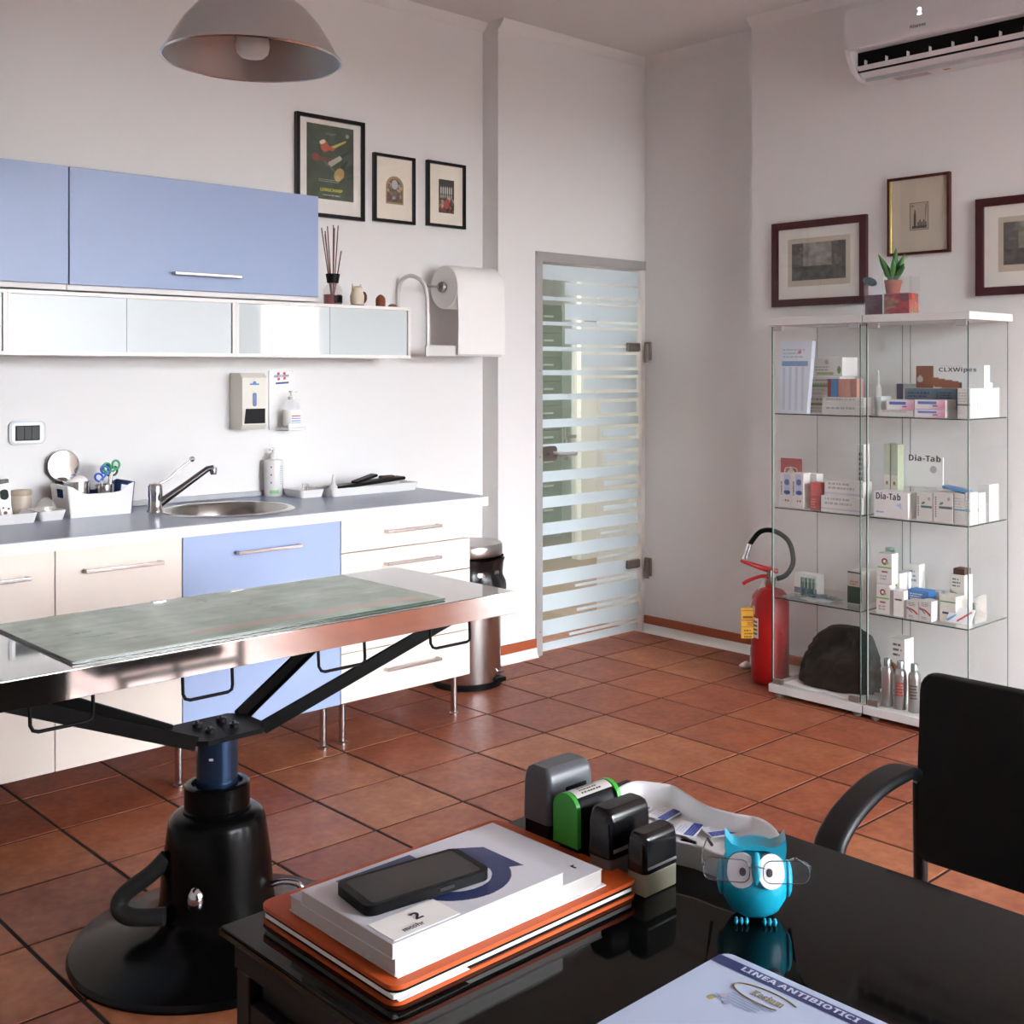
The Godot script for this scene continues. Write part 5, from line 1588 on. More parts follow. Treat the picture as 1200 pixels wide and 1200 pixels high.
	carton("plain_tall_carton", "tall plain white carton behind blue topped cartons", 1065.5, 1077, 661.5, xa + 0.15, 0.05, SH3, art_lines(Color("#7a8a99"), Color("#dfdfdf"), 0.4, 0.05), W)
	var sw := art_swirl(Color("#c2452f"), Color("#3f6fb2"))
	for q in [[1062.0, 1076.4, "red swirl carton next to the narrow black printed carton"], [1077.0, 1091.5, "red swirl carton next to the green line carton"]]:
		carton("red_swirl_carton", q[2], q[0], q[1], 704.5, xa + 0.004, 0.07, SH3, sw, W)
	carton("blue_top_carton", "wide blue carton behind the red swirl cartons", 1064, 1088, 692, xa + 0.08, 0.06, SH3, art_lines(Color("#e6e9ec"), Color("#dfe5ea"), 0.5, 0.2), Color("#3f78b9"))
	carton("label_card_carton", "white carton with black print behind red swirl cartons", 1081, 1101, 692.5, xa + 0.145, 0.04, SH3, func(i: Image):
		scribble(i, 8, int(i.get_height() * 0.2), i.get_width() - 10, int(i.get_height() * 0.36), 6, Color("#3a3a3c"), 4), W)
	carton("green_line_carton", "grey carton with green line and dark print beside swirl cartons", 1101.5, 1120, 699, xa + 0.05, 0.08, SH3, func(i: Image):
		var w := i.get_width()
		var h := i.get_height()
		i.fill_rect(Rect2i(0, int(h * 0.2), w, 3), Color("#4c8a4f"))
		i.fill_rect(Rect2i(int(w * 0.15), int(h * 0.62), int(w * 0.5), 5), Color("#34324f")), Color("#d3d0c4"))
	var dark := G.new()
	var rings := []
	for i in 6:
		var ring := []
		var tt := i / 5.0
		for k in 16:
			var a := TAU * k / 16
			var r := sqrt(max(0.0, 1.0 - tt * tt * 0.97)) * (1.0 + 0.1 * sin(a * 3.0 + i))
			ring.append(V(cos(a) * 0.045 * r, tt * 0.05 + 0.0, -sin(a) * 0.085 * r))
		rings.append(ring)
	dark.loft(rings)
	solo("dark_pouch", "crumpled dark plastic pouch lying at the back, third shelf", "pouch", dark, mt("dark_pouch", "#33322f", 0.3), V(4.475, SH3 + 0.0005, -2.275))
	carton("orange_swirl_carton", "pale carton with orange swirl at the back, third shelf", 1113, 1130, 674, xa + 0.15, 0.07, SH3 + 0.0, art_swirl(Color("#c9a06a"), Color("#8a9aa9")), Color("#cfccc2"))
	carton("brown_carton", "small dark brown carton lying on the orange swirl carton", 1117, 1130, 666.5, xa + 0.155, 0.055, on_x(1122, 674, xa + 0.15).y + 0.001, blank, Color("#4f2f28"))
	var pb := thing("blister_sleeve", "white sleeve with red stripe leaning at the third shelf's end", "sleeve", V(4.25, SH3 + 0.0005, -2.18))
	var si := canvas(64, 40, Color("#dfe3e6"))
	stroke(si, Vector2(30, 34), Vector2(58, 8), 2.5, 2.5, Color("#c2503f"))
	stroke(si, Vector2(4, 34), Vector2(20, 20), 4, 2, Color("#6f9fc9"))
	part(pb, "sleeve_body", G.new().at(Transform3D(Basis(V(0, 0, 1), V(0.65, 0.76, 0), V(-0.76, 0.65, 0)), V(-0.02, 0.006, 0))).rbox(V(0, 0.035, 0), V(0.10, 0.07, 0.006), 0.001), M.paper)
	part(pb, "sleeve_print", G.new().at(Transform3D(Basis(V(0, 0, 1), V(0.65, 0.76, 0), V(-0.76, 0.65, 0)), V(-0.02, 0.006, 0))).panel(V(0, 0.035, 0.0036), V(0.098, 0, 0), V(0, 0.068, 0)), pic(si, 0.4))
	var cb := G.new()
	cb.rbox(V(0, 0.055, 0), V(0.09, 0.11, 0.012), 0.005)
	solo("clear_sachet", "clear plastic sachet standing at the third shelf's end", "sachet", cb, M.plastic, V(4.33, SH3 + 0.0005, -2.135))
	# ---- floor of the second cabinet: tall swirl carton and three silver bottles
	carton("tall_swirl_carton", "tall white carton with orange swirl behind silver bottles", 1043, 1060, 748, xa + 0.09, 0.075, SH4, art_swirl(Color("#c96a35"), Color("#3a4048")), W)
	var sil := [[1040, 840, 0.0, "silver bottle with plain body, first in row beside door hinge"], [1055.5, 843, 0.0, "silver bottle with red print, middle one of the row"], [1071.5, 847, 0.0, "silver bottle with dark print, last in row beside the chair"]]
	for k in 3:
		var q: Array = sil[k]
		var p := on_x(q[0], q[1] - 4, xa + 0.035)
		var t := thing("silver_bottle", q[3], "bottle", V(p.x, SH4 + 0.0005, p.z))
		part(t, "body", G.new().lathe([[0, 0], [0.022, 0], [0.0245, 0.003], [0.0245, 0.135], [0.022, 0.15], [0.014, 0.163]], 24), mt("silver_body", "#a5a3a2", 0.28, 0.85))
		part(t, "cap", G.new().lathe([[0.0145, 0.162], [0.0145, 0.19], [0.012, 0.193], [0, 0.193]], 18), mt("silver_cap", "#aab7b2", 0.25, 0.7))
		if k > 0:
			for j in 5:
				var a0 := 2.2 + 0.1 * (j % 2)
				part(t, "print_line", G.new().lathe([[0.0247, 0.055 + j * 0.012], [0.0249, 0.056 + j * 0.012], [0.0249, 0.061 + j * 0.012], [0.0247, 0.062 + j * 0.012]], 16, 42.0, a0, a0 + 1.2), mt("bottle_red", "#a83a3c", 0.5) if k == 1 else mt("bottle_dark", "#4c5a52", 0.5))
	solo("glove_roll", "crumpled white tissue lying at the back of cabinet floor", "tissue", G.new().ball(V(0, 0.02, 0), V(0.03, 0.02, 0.04), 10).ball(V(0.01, 0.018, 0.03), V(0.022, 0.017, 0.025), 10), M.paper, V(4.40, SH4 + 0.0005, -2.185))
	# ---- black sack on the floor of the first cabinet
	var rs := FastNoiseLite.new()
	rs.seed = 2
	rs.frequency = 1.0
	var sack := []
	var zc := -2.80
	for i in 19:
		var tt := i / 18.0
		var ring := []
		for k in 56:
			var a := TAU * k / 56
			var r := pow(max(0.0, 1.0 - pow(tt, 2.4)), 0.5)
			var dz := -sin(a) * 0.2 * r + 0.05 * tt
			var dx := cos(a) * 0.125 * r
			var fold: float = 1.0 - abs(rs.get_noise_3d(dx * 14.0 + 3.0, tt * 3.0, dz * 10.0)) * 0.2 - abs(rs.get_noise_3d(dx * 34.0, tt * 9.0, dz * 28.0)) * 0.14
			ring.append(V(dx * fold, max(0.001, tt * 0.275 * (0.8 + 0.2 * fold)), dz * fold))
		sack.append(ring)
	var sack_mat := mt("sack", "#090808", 0.5)
	sack_mat.metallic_specular = 0.18
	solo("black_sack", "black plastic sack slumped on the floor of the first cabinet", "sack", G.new().loft(sack), sack_mat, V(4.36, SH4 + 0.003, zc))
	var sh := G.new()
	sh.at(Transform3D(Basis(V(0, 0, 1), V(1, 0, 0), V(0, 1, 0)), Vector3.ZERO))
	sh.prism(PackedVector2Array([Vector2(-0.19, -0.02), Vector2(-0.05, -0.035), Vector2(0.02, -0.02), Vector2(0.12, -0.036), Vector2(0.17, -0.02), Vector2(0.18, 0.2), Vector2(-0.18, 0.21)]), 0.0, 0.0015, 1.0)
	solo("paper_sheet", "white paper sheet lying under the black sack", "paper", sh, M.paper, V(4.24, SH4 + 0.0004, zc))

func right_wall_things():
	var xw := 4.555
	var R := V(0, 0, 1)
	# engravings
	var f := FastNoiseLite.new()
	f.seed = 19
	f.frequency = 0.03
	f.fractal_octaves = 5
	var land := func(sd: int, base: Color) -> Image:
		f.seed = sd
		var im := canvas(160, 104, base)
		for y in 104:
			for x in 160:
				var t := y / 104.0
				var n := f.get_noise_2d(x, y)
				var tree: bool = (x < 34 and n > -0.25 + 0.3 * t) or (x > 118 and n > -0.2)
				var v: float = 0.62 - 0.22 * abs(x - 85) / 85.0 + n * 0.18
				if t > 0.62:
					v = 0.26 + n * 0.22
				if tree and t < 0.8:
					v = 0.3 + n * 0.12
				im.set_pixel(x, y, Color(v * 1.0, v * 0.97, v * 0.9))
		for k in 14:
			blot(im, 40 + k * 6, 70 + (k % 3) * 2, 2, 4, Color("#2c2a27"))
		return im
	var e1 := picture("wide_engraving", "wide dark red framed landscape engraving above the first glass cabinet", V(xw, 1.9165, -3.024), R, 0.508, 0.394, 0.034, 0.022, M.frame_red, M.board_white, 0.29, 0.172, Vector2(0.0, 0.008), pic(land.call(19, Color("#7a766c"))))
	var tw := canvas(80, 132, Color("#b5a893"))
	for y in 132:
		for x in 80:
			if x < 3 or x > 76 or y < 3 or y > 128:
				tw.set_pixel(x, y, Color("#6a5c50"))
	grain(tw, 4, 0.05, 0.1)
	stroke(tw, Vector2(22, 60), Vector2(22, 120), 5, 5, Color("#4f4238"))
	stroke(tw, Vector2(22, 36), Vector2(22, 60), 2, 4, Color("#4f4238"))
	for k in 5:
		stroke(tw, Vector2(36 + k * 8, 96 - (k % 2) * 10), Vector2(36 + k * 8, 120), 3.4, 3.4, Color("#55483d"))
	tw.fill_rect(Rect2i(10, 112, 62, 12), Color("#4a3e35"))
	stroke(tw, Vector2(66, 84), Vector2(70, 12), 1, 3, Color("#7d6f60"))
	blot(tw, 12, 16, 6, 5, Color("#6a5c50"), 0.0, 0.6)
	var p := picture("tower_etching", "narrow framed etching of a church tower above the planted box", V(xw, 2.086, -2.52), R, 0.292, 0.337, 0.012, 0.02, M.frame_brown, M.board_grey, 0.088, 0.118, Vector2(0.002, -0.005), pic(tw))
	part(p, "gilt_slip", G.new().at(bas(R, Vector3.UP, Vector3.ZERO)).box2(V(-0.134, -0.156, 0.01), V(-0.126, 0.156, 0.021), 0.001), mt("gilt", "#d8c079", 0.15, 0.6), "gilt inner edge")
	var e2 := picture("harbour_engraving", "wide dark red framed harbour engraving at the right wall's edge", V(xw, 1.925, -1.998), R, 0.522, 0.397, 0.034, 0.022, M.frame_red, M.board_white, 0.29, 0.172, Vector2(0.0, 0.008), pic(land.call(53, Color("#8a887c"))))
	for e in [e1, e2]:
		part(e, "inner_mount", G.new().at(bas(R, Vector3.UP, Vector3.ZERO)).panel(V(0, 0.006, 0.0105), V(0.335, 0, 0), V(0, 0.222, 0)), mt("inner_mount", "#c6bbab", 0.8))
	# a small red sign on the wall above the extinguisher
	var s0 := on_x(915.5, 538, xw)
	var s1 := on_x(940, 570, xw)
	var sg := thing("extinguisher_sign", "small red square sign with white extinguisher symbol on wall", "sign", V(xw, (s0.y + s1.y) / 2, (s0.z + s1.z) / 2))
	var sw: float = s1.z - s0.z
	var X := bas(R, Vector3.UP, Vector3.ZERO)
	part(sg, "plate", G.new().at(X).prism(rrect(sw, sw * 1.15, 0.004), 0.001, 0.004), mt("sign_red", "#b3221f", 0.4))
	part(sg, "symbol", G.new().at(X).prism(PackedVector2Array([Vector2(-0.02, -0.05), Vector2(0.02, -0.05), Vector2(0.02, 0.005), Vector2(0.008, 0.016), Vector2(0.008, 0.028), Vector2(-0.008, 0.028), Vector2(-0.008, 0.016), Vector2(-0.02, 0.005)]), 0.004, 0.0045), M.gloss_white)
	part(sg, "symbol", G.new().at(X).tube(curve([V(0.008, 0.024, 0.0045), V(0.03, 0.02, 0.0045), V(0.036, -0.005, 0.0045), V(0.036, -0.04, 0.0045)], 4), 0.0025, 6), M.gloss_white)
	part(sg, "symbol", G.new().at(X).tube(curve([V(-0.008, 0.024, 0.0045), V(-0.03, 0.02, 0.0045), V(-0.036, -0.005, 0.0045), V(-0.036, -0.04, 0.0045)], 4), 0.0025, 6), M.gloss_white)
	# planted glass box on the second cabinet
	var yt := 1.6485
	var a := on_x(1012, 350, 4.27)
	var b := on_x(1066, 350, 4.27)
	var zc := (a.z + b.z) / 2
	var hz := (b.z - a.z) / 2
	var hx := 0.042
	var gb := thing("glass_planter", "glass box layered with red and brown sand on the second cabinet", "planter", V(4.27 + hx, yt, zc))
	var H := 0.158
	for q in [[V(-hx, 0, -hz), V(-hx + 0.003, H, hz)], [V(hx - 0.003, 0, -hz), V(hx, H, hz)], [V(-hx + 0.003, 0, -hz), V(hx - 0.003, H, -hz + 0.003)], [V(-hx + 0.003, 0, hz - 0.003), V(hx - 0.003, H, hz)]]:
		part(gb, "pane", G.new().box2(q[0], q[1]), M.clear)
	var zd: float = on_x(1034.5, 350, 4.27).z - zc
	part(gb, "divider", G.new().box2(V(-hx - 0.0006, 0.002, zd - 0.0015), V(hx - 0.004, H, zd + 0.0015)), M.edge_pale)
	var sand := func(seed_: int, c0: Color, c1: Color, c2: Color) -> Material:
		var im := canvas(96, 64, c0)
		f.seed = seed_
		for y in 64:
			for x in 96:
				var n := f.get_noise_2d(x * 1.5, y * 1.5)
				var arch := 58.0 - 30.0 * exp(-pow((x - 50.0) / 30.0, 2.0)) + n * 14.0
				var c := c0 if y < 24 + n * 12 and x > 60 else c1
				if y > arch:
					c = c2
				c = c.darkened(clamp(0.12 + n * 0.35, 0, 0.4))
				im.set_pixel(x, y, c)
		return pic(im, 0.7)
	part(gb, "brown_sand", G.new().box2(V(-hx + 0.004, 0.001, -hz + 0.004), V(hx - 0.004, 0.086, zd - 0.002), 0.002), sand.call(3, Color("#5e3028"), Color("#6d3a2e"), Color("#735045")))
	part(gb, "red_sand", G.new().box2(V(-hx + 0.004, 0.001, zd + 0.002), V(hx - 0.004, 0.088, hz - 0.004), 0.002), sand.call(6, Color("#8e3326"), Color("#c2301f"), Color("#b0703f")))
	var pz: float = on_x(1046, 340, 4.31).z
	var pp := thing("potted_succulent", "small green succulent in terracotta pot standing in the glass box", "plant", V(4.312, yt + 0.0885, pz))
	part(pp, "pot", G.new().lathe([[0, 0], [0.027, 0], [0.036, 0.045], [0.039, 0.045], [0.039, 0.056], [0.034, 0.056], [0.032, 0.046], [0, 0.045]], 20), M.terracotta)
	var lv := [[0.1, 0.15, 0.012, 0.0], [-0.05, 0.12, 0.010, 0.6], [0.38, 0.13, 0.012, 0.2], [-0.5, 0.12, 0.012, -0.2], [0.7, 0.10, 0.011, -0.5], [-0.35, 0.135, 0.010, -0.8], [0.55, 0.085, 0.01, 0.9], [-0.75, 0.08, 0.01, 0.5], [0.2, 0.11, 0.01, -1.0]]
	for k in lv.size():
		var q: Array = lv[k]
		var L: float = q[1]
		var dir := V(0.35 * q[3], 1.0, 1.1 * q[0]).normalized()
		var g := G.new()
		var s := V(0, 0.046, 0)
		g.tube(curve([s, s + dir * L * 0.4 + V(0, 0.004, 0), s + dir * L * 0.75, s + dir * L + V(0, -0.004, 0)], 4), [0.007, 0.009, 0.0115, 0.0125, 0.013, 0.0125, 0.012, 0.011, 0.009, 0.007, 0.005, 0.0032, 0.001], 7)
		part(pp, "leaf", g, [M.leaf, mt("leaf_dark", "#254d24", 0.5), mt("leaf_light", "#44783a", 0.5)][k % 3])
	part(pp, "fallen_leaf", G.new().at(Transform3D(Basis(V(1, 0, 0), 0.35), V(-0.02, 0.055, -0.095))).ball(Vector3.ZERO, V(0.012, 0.018, 0.036), 10), mt("leaf_grey", "#3d5a4c", 0.5))
	# air conditioner
	var za: float = on_x(992, 30, 4.40).z
	var ac := thing("air_conditioner", "white wall air conditioner with open dark air slot", "air conditioner", V(xw, 2.675, za + 0.455))
	var hl := 0.425
	var side := PackedVector2Array([Vector2(0.002, 0.0), Vector2(0.10, 0.004), Vector2(0.165, 0.035), Vector2(0.195, 0.075), Vector2(0.212, 0.105), Vector2(0.216, 0.13), Vector2(0.212, 0.26), Vector2(0.19, 0.295), Vector2(0.15, 0.3), Vector2(0.002, 0.3)])
	# profile seen along the wall: x = out from the wall, y up
	var XL := Transform3D(Basis(V(-1, 0, 0), V(0, 1, 0), V(0, 0, -1)), Vector3.ZERO)
	var mw := mt("ac_white", "#dcdce0", 0.35)
	var body := G.new()
	body.at(XL)
	body.prism(PackedVector2Array([Vector2(0.002, 0.0), Vector2(0.085, 0.002), Vector2(0.085, 0.05), Vector2(0.15, 0.12), Vector2(0.205, 0.12), Vector2(0.205, 0.26), Vector2(0.18, 0.295), Vector2(0.002, 0.3)]), -hl + 0.02, hl - 0.02, 1.0)
	part(ac, "body", body, mw)
	for s in [-1.0, 1.0]:
		var g := G.new()
		g.at(XL)
		g.prism(side, s * hl - (0.022 if s > 0 else 0.0), s * hl + (0.022 if s < 0 else 0.0))
		part(ac, "end_cap", g, mw)
	var fp := G.new()
	fp.at(XL)
	fp.prism(PackedVector2Array([Vector2(0.206, 0.112), Vector2(0.218, 0.118), Vector2(0.218, 0.255), Vector2(0.196, 0.298), Vector2(0.188, 0.29), Vector2(0.206, 0.252)]), -hl, hl, 30.0)
	var fpp := part(ac, "front_panel", fp, mw)
	part(ac, "air_slot", G.new().at(XL).box2(V(0.084, 0.03, -hl + 0.023), V(0.15, 0.116, hl - 0.023)), M.black, "dark air outlet")
	part(ac, "louvre", G.new().at(XL).prism(PackedVector2Array([Vector2(0.11, 0.012), Vector2(0.125, 0.016), Vector2(0.168, 0.052), Vector2(0.16, 0.056), Vector2(0.118, 0.024)]), -hl + 0.028, hl - 0.028, 1.0), mw)
	for k in 8:
		part(ac, "louvre_rib", G.new().at(XL).box2(V(0.14, 0.05, -hl + 0.08 + k * 0.1), V(0.17, 0.075, -hl + 0.0825 + k * 0.1)), M.gloss_white)
	text(ac, "Hisense", 0.014, V(-0.2185, 0.155, -0.08), R, Vector3.UP, M.ink, false, true, 0.07)
	var glow := mt("ac_digits", "#ffffff", 0.5)
	glow.emission_enabled = true
	glow.emission = Color(1, 1, 1)
	glow.emission_energy_multiplier = 0.9
	text(ac, "2", 0.028, V(-0.2185, 0.212, -0.072), R, Vector3.UP, glow, false, true)
	part(ac, "data_label", G.new().at(XL).panel(V(0.045, -0.0006, 0.2), V(0.05, 0, 0), V(0, 0, 0.16)), mt("ac_label", "#b9b6b4", 0.6))
	part(ac, "warning_label", G.new().at(XL).panel(V(0.05, -0.0006, 0.04), V(0.02, 0, 0), V(0, 0, 0.03)), mt("ac_warn", "#c99a2f", 0.6))

func extinguisher():
	var p := on_y(902.5, 799, 0)
	var t := thing("fire_extinguisher", "red fire extinguisher with black hose beside the first glass cabinet", "extinguisher", p)
	part(t, "cylinder", G.new().lathe([[0, 0.004], [0.06, 0.0], [0.082, 0.006], [0.086, 0.02], [0.086, 0.36], [0.08, 0.395], [0.06, 0.42], [0.03, 0.43], [0.022, 0.432], [0.022, 0.45]], 36), M.red)
	part(t, "valve", G.new().lathe([[0.024, 0.445], [0.026, 0.45], [0.026, 0.475], [0.016, 0.48], [0.016, 0.51], [0, 0.512]], 16), M.steel)
	var vl := V(-sin(YAW), 0, -cos(YAW))
	part(t, "lever", G.new().tube([vl * -0.035 + V(0, 0.505, 0), vl * 0.02 + V(0, 0.515, 0), vl * 0.11 + V(0, 0.545, 0), vl * 0.135 + V(0, 0.553, 0)], [0.011, 0.013, 0.009, 0.006], 8), M.red)
	part(t, "carry_handle", G.new().tube(curve([vl * -0.01 + V(0, 0.478, 0), vl * 0.04 + V(0, 0.482, 0), vl * 0.10 + V(0, 0.462, 0), vl * 0.125 + V(0, 0.446, 0)], 4), 0.0085, 8), M.red)
	part(t, "hose", G.new().tube(curve([vl * -0.03 + V(0, 0.47, 0), vl * -0.075 + V(0, 0.49, 0), vl * -0.105 + V(0, 0.55, 0), vl * -0.085 + V(0, 0.64, 0), vl * -0.02 + V(0, 0.688, 0), vl * 0.045 + V(0, 0.685, 0), vl * 0.095 + V(0, 0.625, 0)], 7), 0.0115, 10), M.black)
	part(t, "nozzle", G.new().tube([vl * 0.093 + V(0, 0.63, 0), vl * 0.116 + V(0, 0.56, 0)], [0.0125, 0.0125], 10), M.chrome)
	var a0 := atan2(vl.z, vl.x)
	# label wrapped round the front and the hanging tag
	part(t, "label", G.new().lathe([[0.0862, 0.21], [0.0866, 0.211], [0.0866, 0.30], [0.0862, 0.301]], 16, 42.0, a0 - 0.75, a0 - 0.25), M.paper)
	for k in 4:
		part(t, "label_print", G.new().lathe([[0.0867, 0.225 + 0.018 * k], [0.0869, 0.226 + 0.018 * k], [0.0869, 0.234 + 0.018 * k], [0.0867, 0.235 + 0.018 * k]], 10, 42.0, a0 - 0.68, a0 - 0.36), mt("label_grey", "#8a6f62", 0.6))
	part(t, "small_label", G.new().lathe([[0.0862, 0.315], [0.0866, 0.316], [0.0866, 0.352], [0.0862, 0.353]], 10, 42.0, a0 - 0.5, a0 - 0.25), mt("label_pink", "#d9c3bb", 0.6))
	var tg := canvas(40, 88, Color("#dba81f"))
	tg.fill_rect(Rect2i(0, 6, 40, 3), Color("#b9541f"))
	tg.fill_rect(Rect2i(4, 24, 30, 6), Color("#6a3a14"))
	tg.fill_rect(Rect2i(0, 34, 40, 3), Color("#b9541f"))
	scribble(tg, 18, 42, 38, 50, 6, Color("#7a4a14"), 2)
	tg.fill_rect(Rect2i(0, 54, 40, 2), Color("#b9541f"))
	scribble(tg, 8, 64, 34, 84, 9, Color("#6a3a14"), 3)
	var fw := V(-cos(YAW), 0, sin(YAW))
	var tc := vl * 0.105 + fw * 0.03 + V(0, 0.275, 0)
	var hang := part(t, "inspection_tag", G.new().at(Transform3D(Basis(-vl, Vector3.UP, (-vl).cross(Vector3.UP)), tc)).rbox(Vector3.ZERO, V(0.064, 0.14, 0.0016), 0.0005), mt("tag_yellow", "#d9a520", 0.5), "yellow inspection tag")
	part(hang, "tag_print", G.new().at(Transform3D(Basis(-vl, Vector3.UP, (-vl).cross(Vector3.UP)), tc)).panel(V(0, 0, 0.0012), V(0.06, 0, 0), V(0, 0.136, 0)), pic(tg))
	part(t, "tag_string", G.new().tube([tc + V(0, 0.07, 0), vl * 0.03 + V(0, 0.46, 0)], 0.0012, 5), M.paper)
	solo("crumpled_paper", "small crumpled white paper on floor behind the extinguisher", "paper", G.new().ball(V(0, 0.014, 0), V(0.04, 0.014, 0.03), 8).ball(V(-0.012, 0.02, 0.012), V(0.022, 0.02, 0.02), 7), M.paper, on_y(874, 783, 0))

func visitor_chair():
	var c := V(1.85, 0, -0.845)
	var t := thing("visitor_chair", "black armchair with upholstered back facing the desk", "chair", c)
	var xb := 0.19            # plane of the backrest
	var hw := 0.265
	# backrest: a rounded, gently curved pad
	var rings := []
	var out := rrect(0.545, 0.352, 0.03, 5)
	var curve_x := func(z: float, y: float) -> float:
		return -0.03 * (z / 0.25) * (z / 0.25) + 0.06 * (y - 0.5)
	for s in [[0.0, -1.0], [0.012, -0.92], [0.02, 0.0], [0.012, 0.92], [0.0, 1.0]]:
		var ring := []
		for p in out:
			var k: float = 1.0 - (0.02 - s[0]) * 2.2
			var z: float = p.x * k
			var y: float = 0.674 + p.y * k
			ring.append(V(xb + curve_x.call(z, y) + s[1] * 0.014, y, z))
		rings.append(ring)
	var bk := G.new()
	bk.loft(rings)
	for s in [0, 4]:
		var ring: Array = rings[s]
		var mid := Vector3.ZERO
		for p in ring:
			mid += p / ring.size()
		var nn := V(-1.0 if s == 0 else 1.0, 0, 0)
		for k in ring.size():
			bk.tri(mid, ring[k], ring[(k + 1) % ring.size()], nn, nn, nn)
	part(t, "backrest", bk, mt("chair_fabric", "#101114", 0.75), "black upholstered backrest")
	part(t, "seat", G.new().rbox(V(-0.09, 0.447, 0), V(0.46, 0.046, 0.48), 0.018), M.chair_fabric)
	var fm := mt("chair_frame", "#0c0c0d", 0.35)
	for s in [-1.0, 1.0]:
		var z: float = s * hw - 0.008
		part(t, "leg", G.new().tube([V(xb - 0.02, 0.64, z), V(xb - 0.015, 0.40, z), V(xb + 0.06, 0.004, z)], 0.0135, 12), fm)
		part(t, "leg", G.new().tube([V(-0.24, 0.425, z), V(-0.26, 0.004, z)], 0.0125, 12), fm)
		part(t, "seat_rail", G.new().tube([V(xb - 0.015, 0.418, z), V(-0.24, 0.418, z)], 0.0115, 10), fm)
		# armrest: flat curved strip from the back post forwards and down
		var path := curve([V(xb - 0.02, 0.650, z + 0.002), V(xb - 0.07, 0.672, z), V(xb - 0.13, 0.676, z), V(xb - 0.20, 0.668, z), V(xb - 0.27, 0.646, z), V(xb - 0.318, 0.615, z), V(xb - 0.33, 0.592, z)], 6)
		var ar := []
		for i in path.size():
			var a: Vector3 = path[max(i - 1, 0)]
			var b: Vector3 = path[min(i + 1, path.size() - 1)]
			var d := (b - a).normalized()
			var up := V(0, 0, 1).cross(d).normalized()
			if up.y < 0:
				up = -up
			var wdt: float = lerp(0.014, 0.03, smoothstep(0.0, 0.3, i / float(path.size() - 1)))
			var ring := []
			for q in rrect(wdt * 2, 0.022, 0.0105, 3):
				ring.append(path[i] + V(0, 0, 1) * q.x + up * q.y)
			ar.append(ring)
		var g := G.new()
		g.loft(ar)
		for e in [0, ar.size() - 1]:
			var ring: Array = ar[e]
			var mid := Vector3.ZERO
			for p in ring:
				mid += p / ring.size()
			var nn: Vector3 = (path[0] - path[1]).normalized() if e == 0 else (path[-1] - path[-2]).normalized()
			for k in ring.size():
				g.tri(mid, ring[k], ring[(k + 1) % ring.size()], nn, nn, nn)
		part(t, "armrest", g, mt("arm_plastic", "#17181b", 0.45), "curved black plastic armrest")
		part(t, "arm_post", G.new().tube([V(-0.135, 0.6, z), V(-0.15, 0.45, z)], 0.011, 10), fm)
	# its twin beside it, in front of the window
	var second_chair := t.duplicate()
	second_chair.name = numbered("visitor_chair")
	add_child(second_chair)
	second_chair.position = c + V(0.05, 0, 0.68)
	second_chair.rotation.y = -0.06
	second_chair.set_meta("label", "second black armchair beside the first, nearer to the windows")

func desk():
	var x0 := 0.682
	var x1 := 1.402
	var z0 := -1.303
	var z1 := 0.5
	var y := 0.75
	var t := thing("desk", "dark desk with black glass top in front of the photographer", "desk", V((x0 + x1) / 2, 0, (z0 + z1) / 2))
	var o := t.position
	part(t, "glass_top", G.new(o).box2(V(x0, y - 0.012, z0), V(x1, y, z1), 0.0015), mt("desk_glass", "#050606", 0.05), "black glass top")
	M.desk_glass.metallic_specular = 0.34
	part(t, "top_edge", G.new(o).box2(V(x0 - 0.0006, y - 0.010, z0 - 0.0006), V(x1 + 0.0006, y - 0.003, z1 + 0.0006)), mt("desk_edge", "#07211b", 0.1), "dark green cut glass edge")
	part(t, "carcass", G.new(o).box2(V(x0 + 0.012, y - 0.05, z0 + 0.012), V(x1 - 0.012, y - 0.0125, z1 - 0.012), 0.002), mt("desk_black", "#060606", 0.6))
	part(t, "end_panel", G.new(o).box2(V(x0 + 0.014, 0.0, z0 + 0.014), V(x1 - 0.03, y - 0.051, z0 + 0.044), 0.002), M.desk_black)
	part(t, "end_panel", G.new(o).box2(V(x0 + 0.014, 0.0, z1 - 0.044), V(x1 - 0.03, y - 0.051, z1 - 0.014), 0.002), M.desk_black)
	part(t, "modesty_panel", G.new(o).box2(V(x1 - 0.12, 0.25, z0 + 0.045), V(x1 - 0.10, y - 0.051, z1 - 0.045)), M.desk_black)
	# drawer pedestal below the left-hand corner
	part(t, "pedestal_body", G.new(o).box2(V(x0 + 0.03, 0.0, z0 + 0.046), V(x1 - 0.13, y - 0.051, z0 + 0.42), 0.002), M.desk_black)
	for k in 3:
		var d := part(t, "drawer", G.new(o).box2(V(x0 + 0.012, 0.08 + k * 0.2, z0 + 0.05), V(x0 + 0.029, 0.27 + k * 0.2, z0 + 0.415), 0.002), M.desk_black)
		part(d, "drawer_handle", G.new(o).rbox(V(x0 + 0.006, 0.2 + k * 0.2, z0 + 0.23), V(0.012, 0.012, 0.12), 0.003), M.dark_iron)

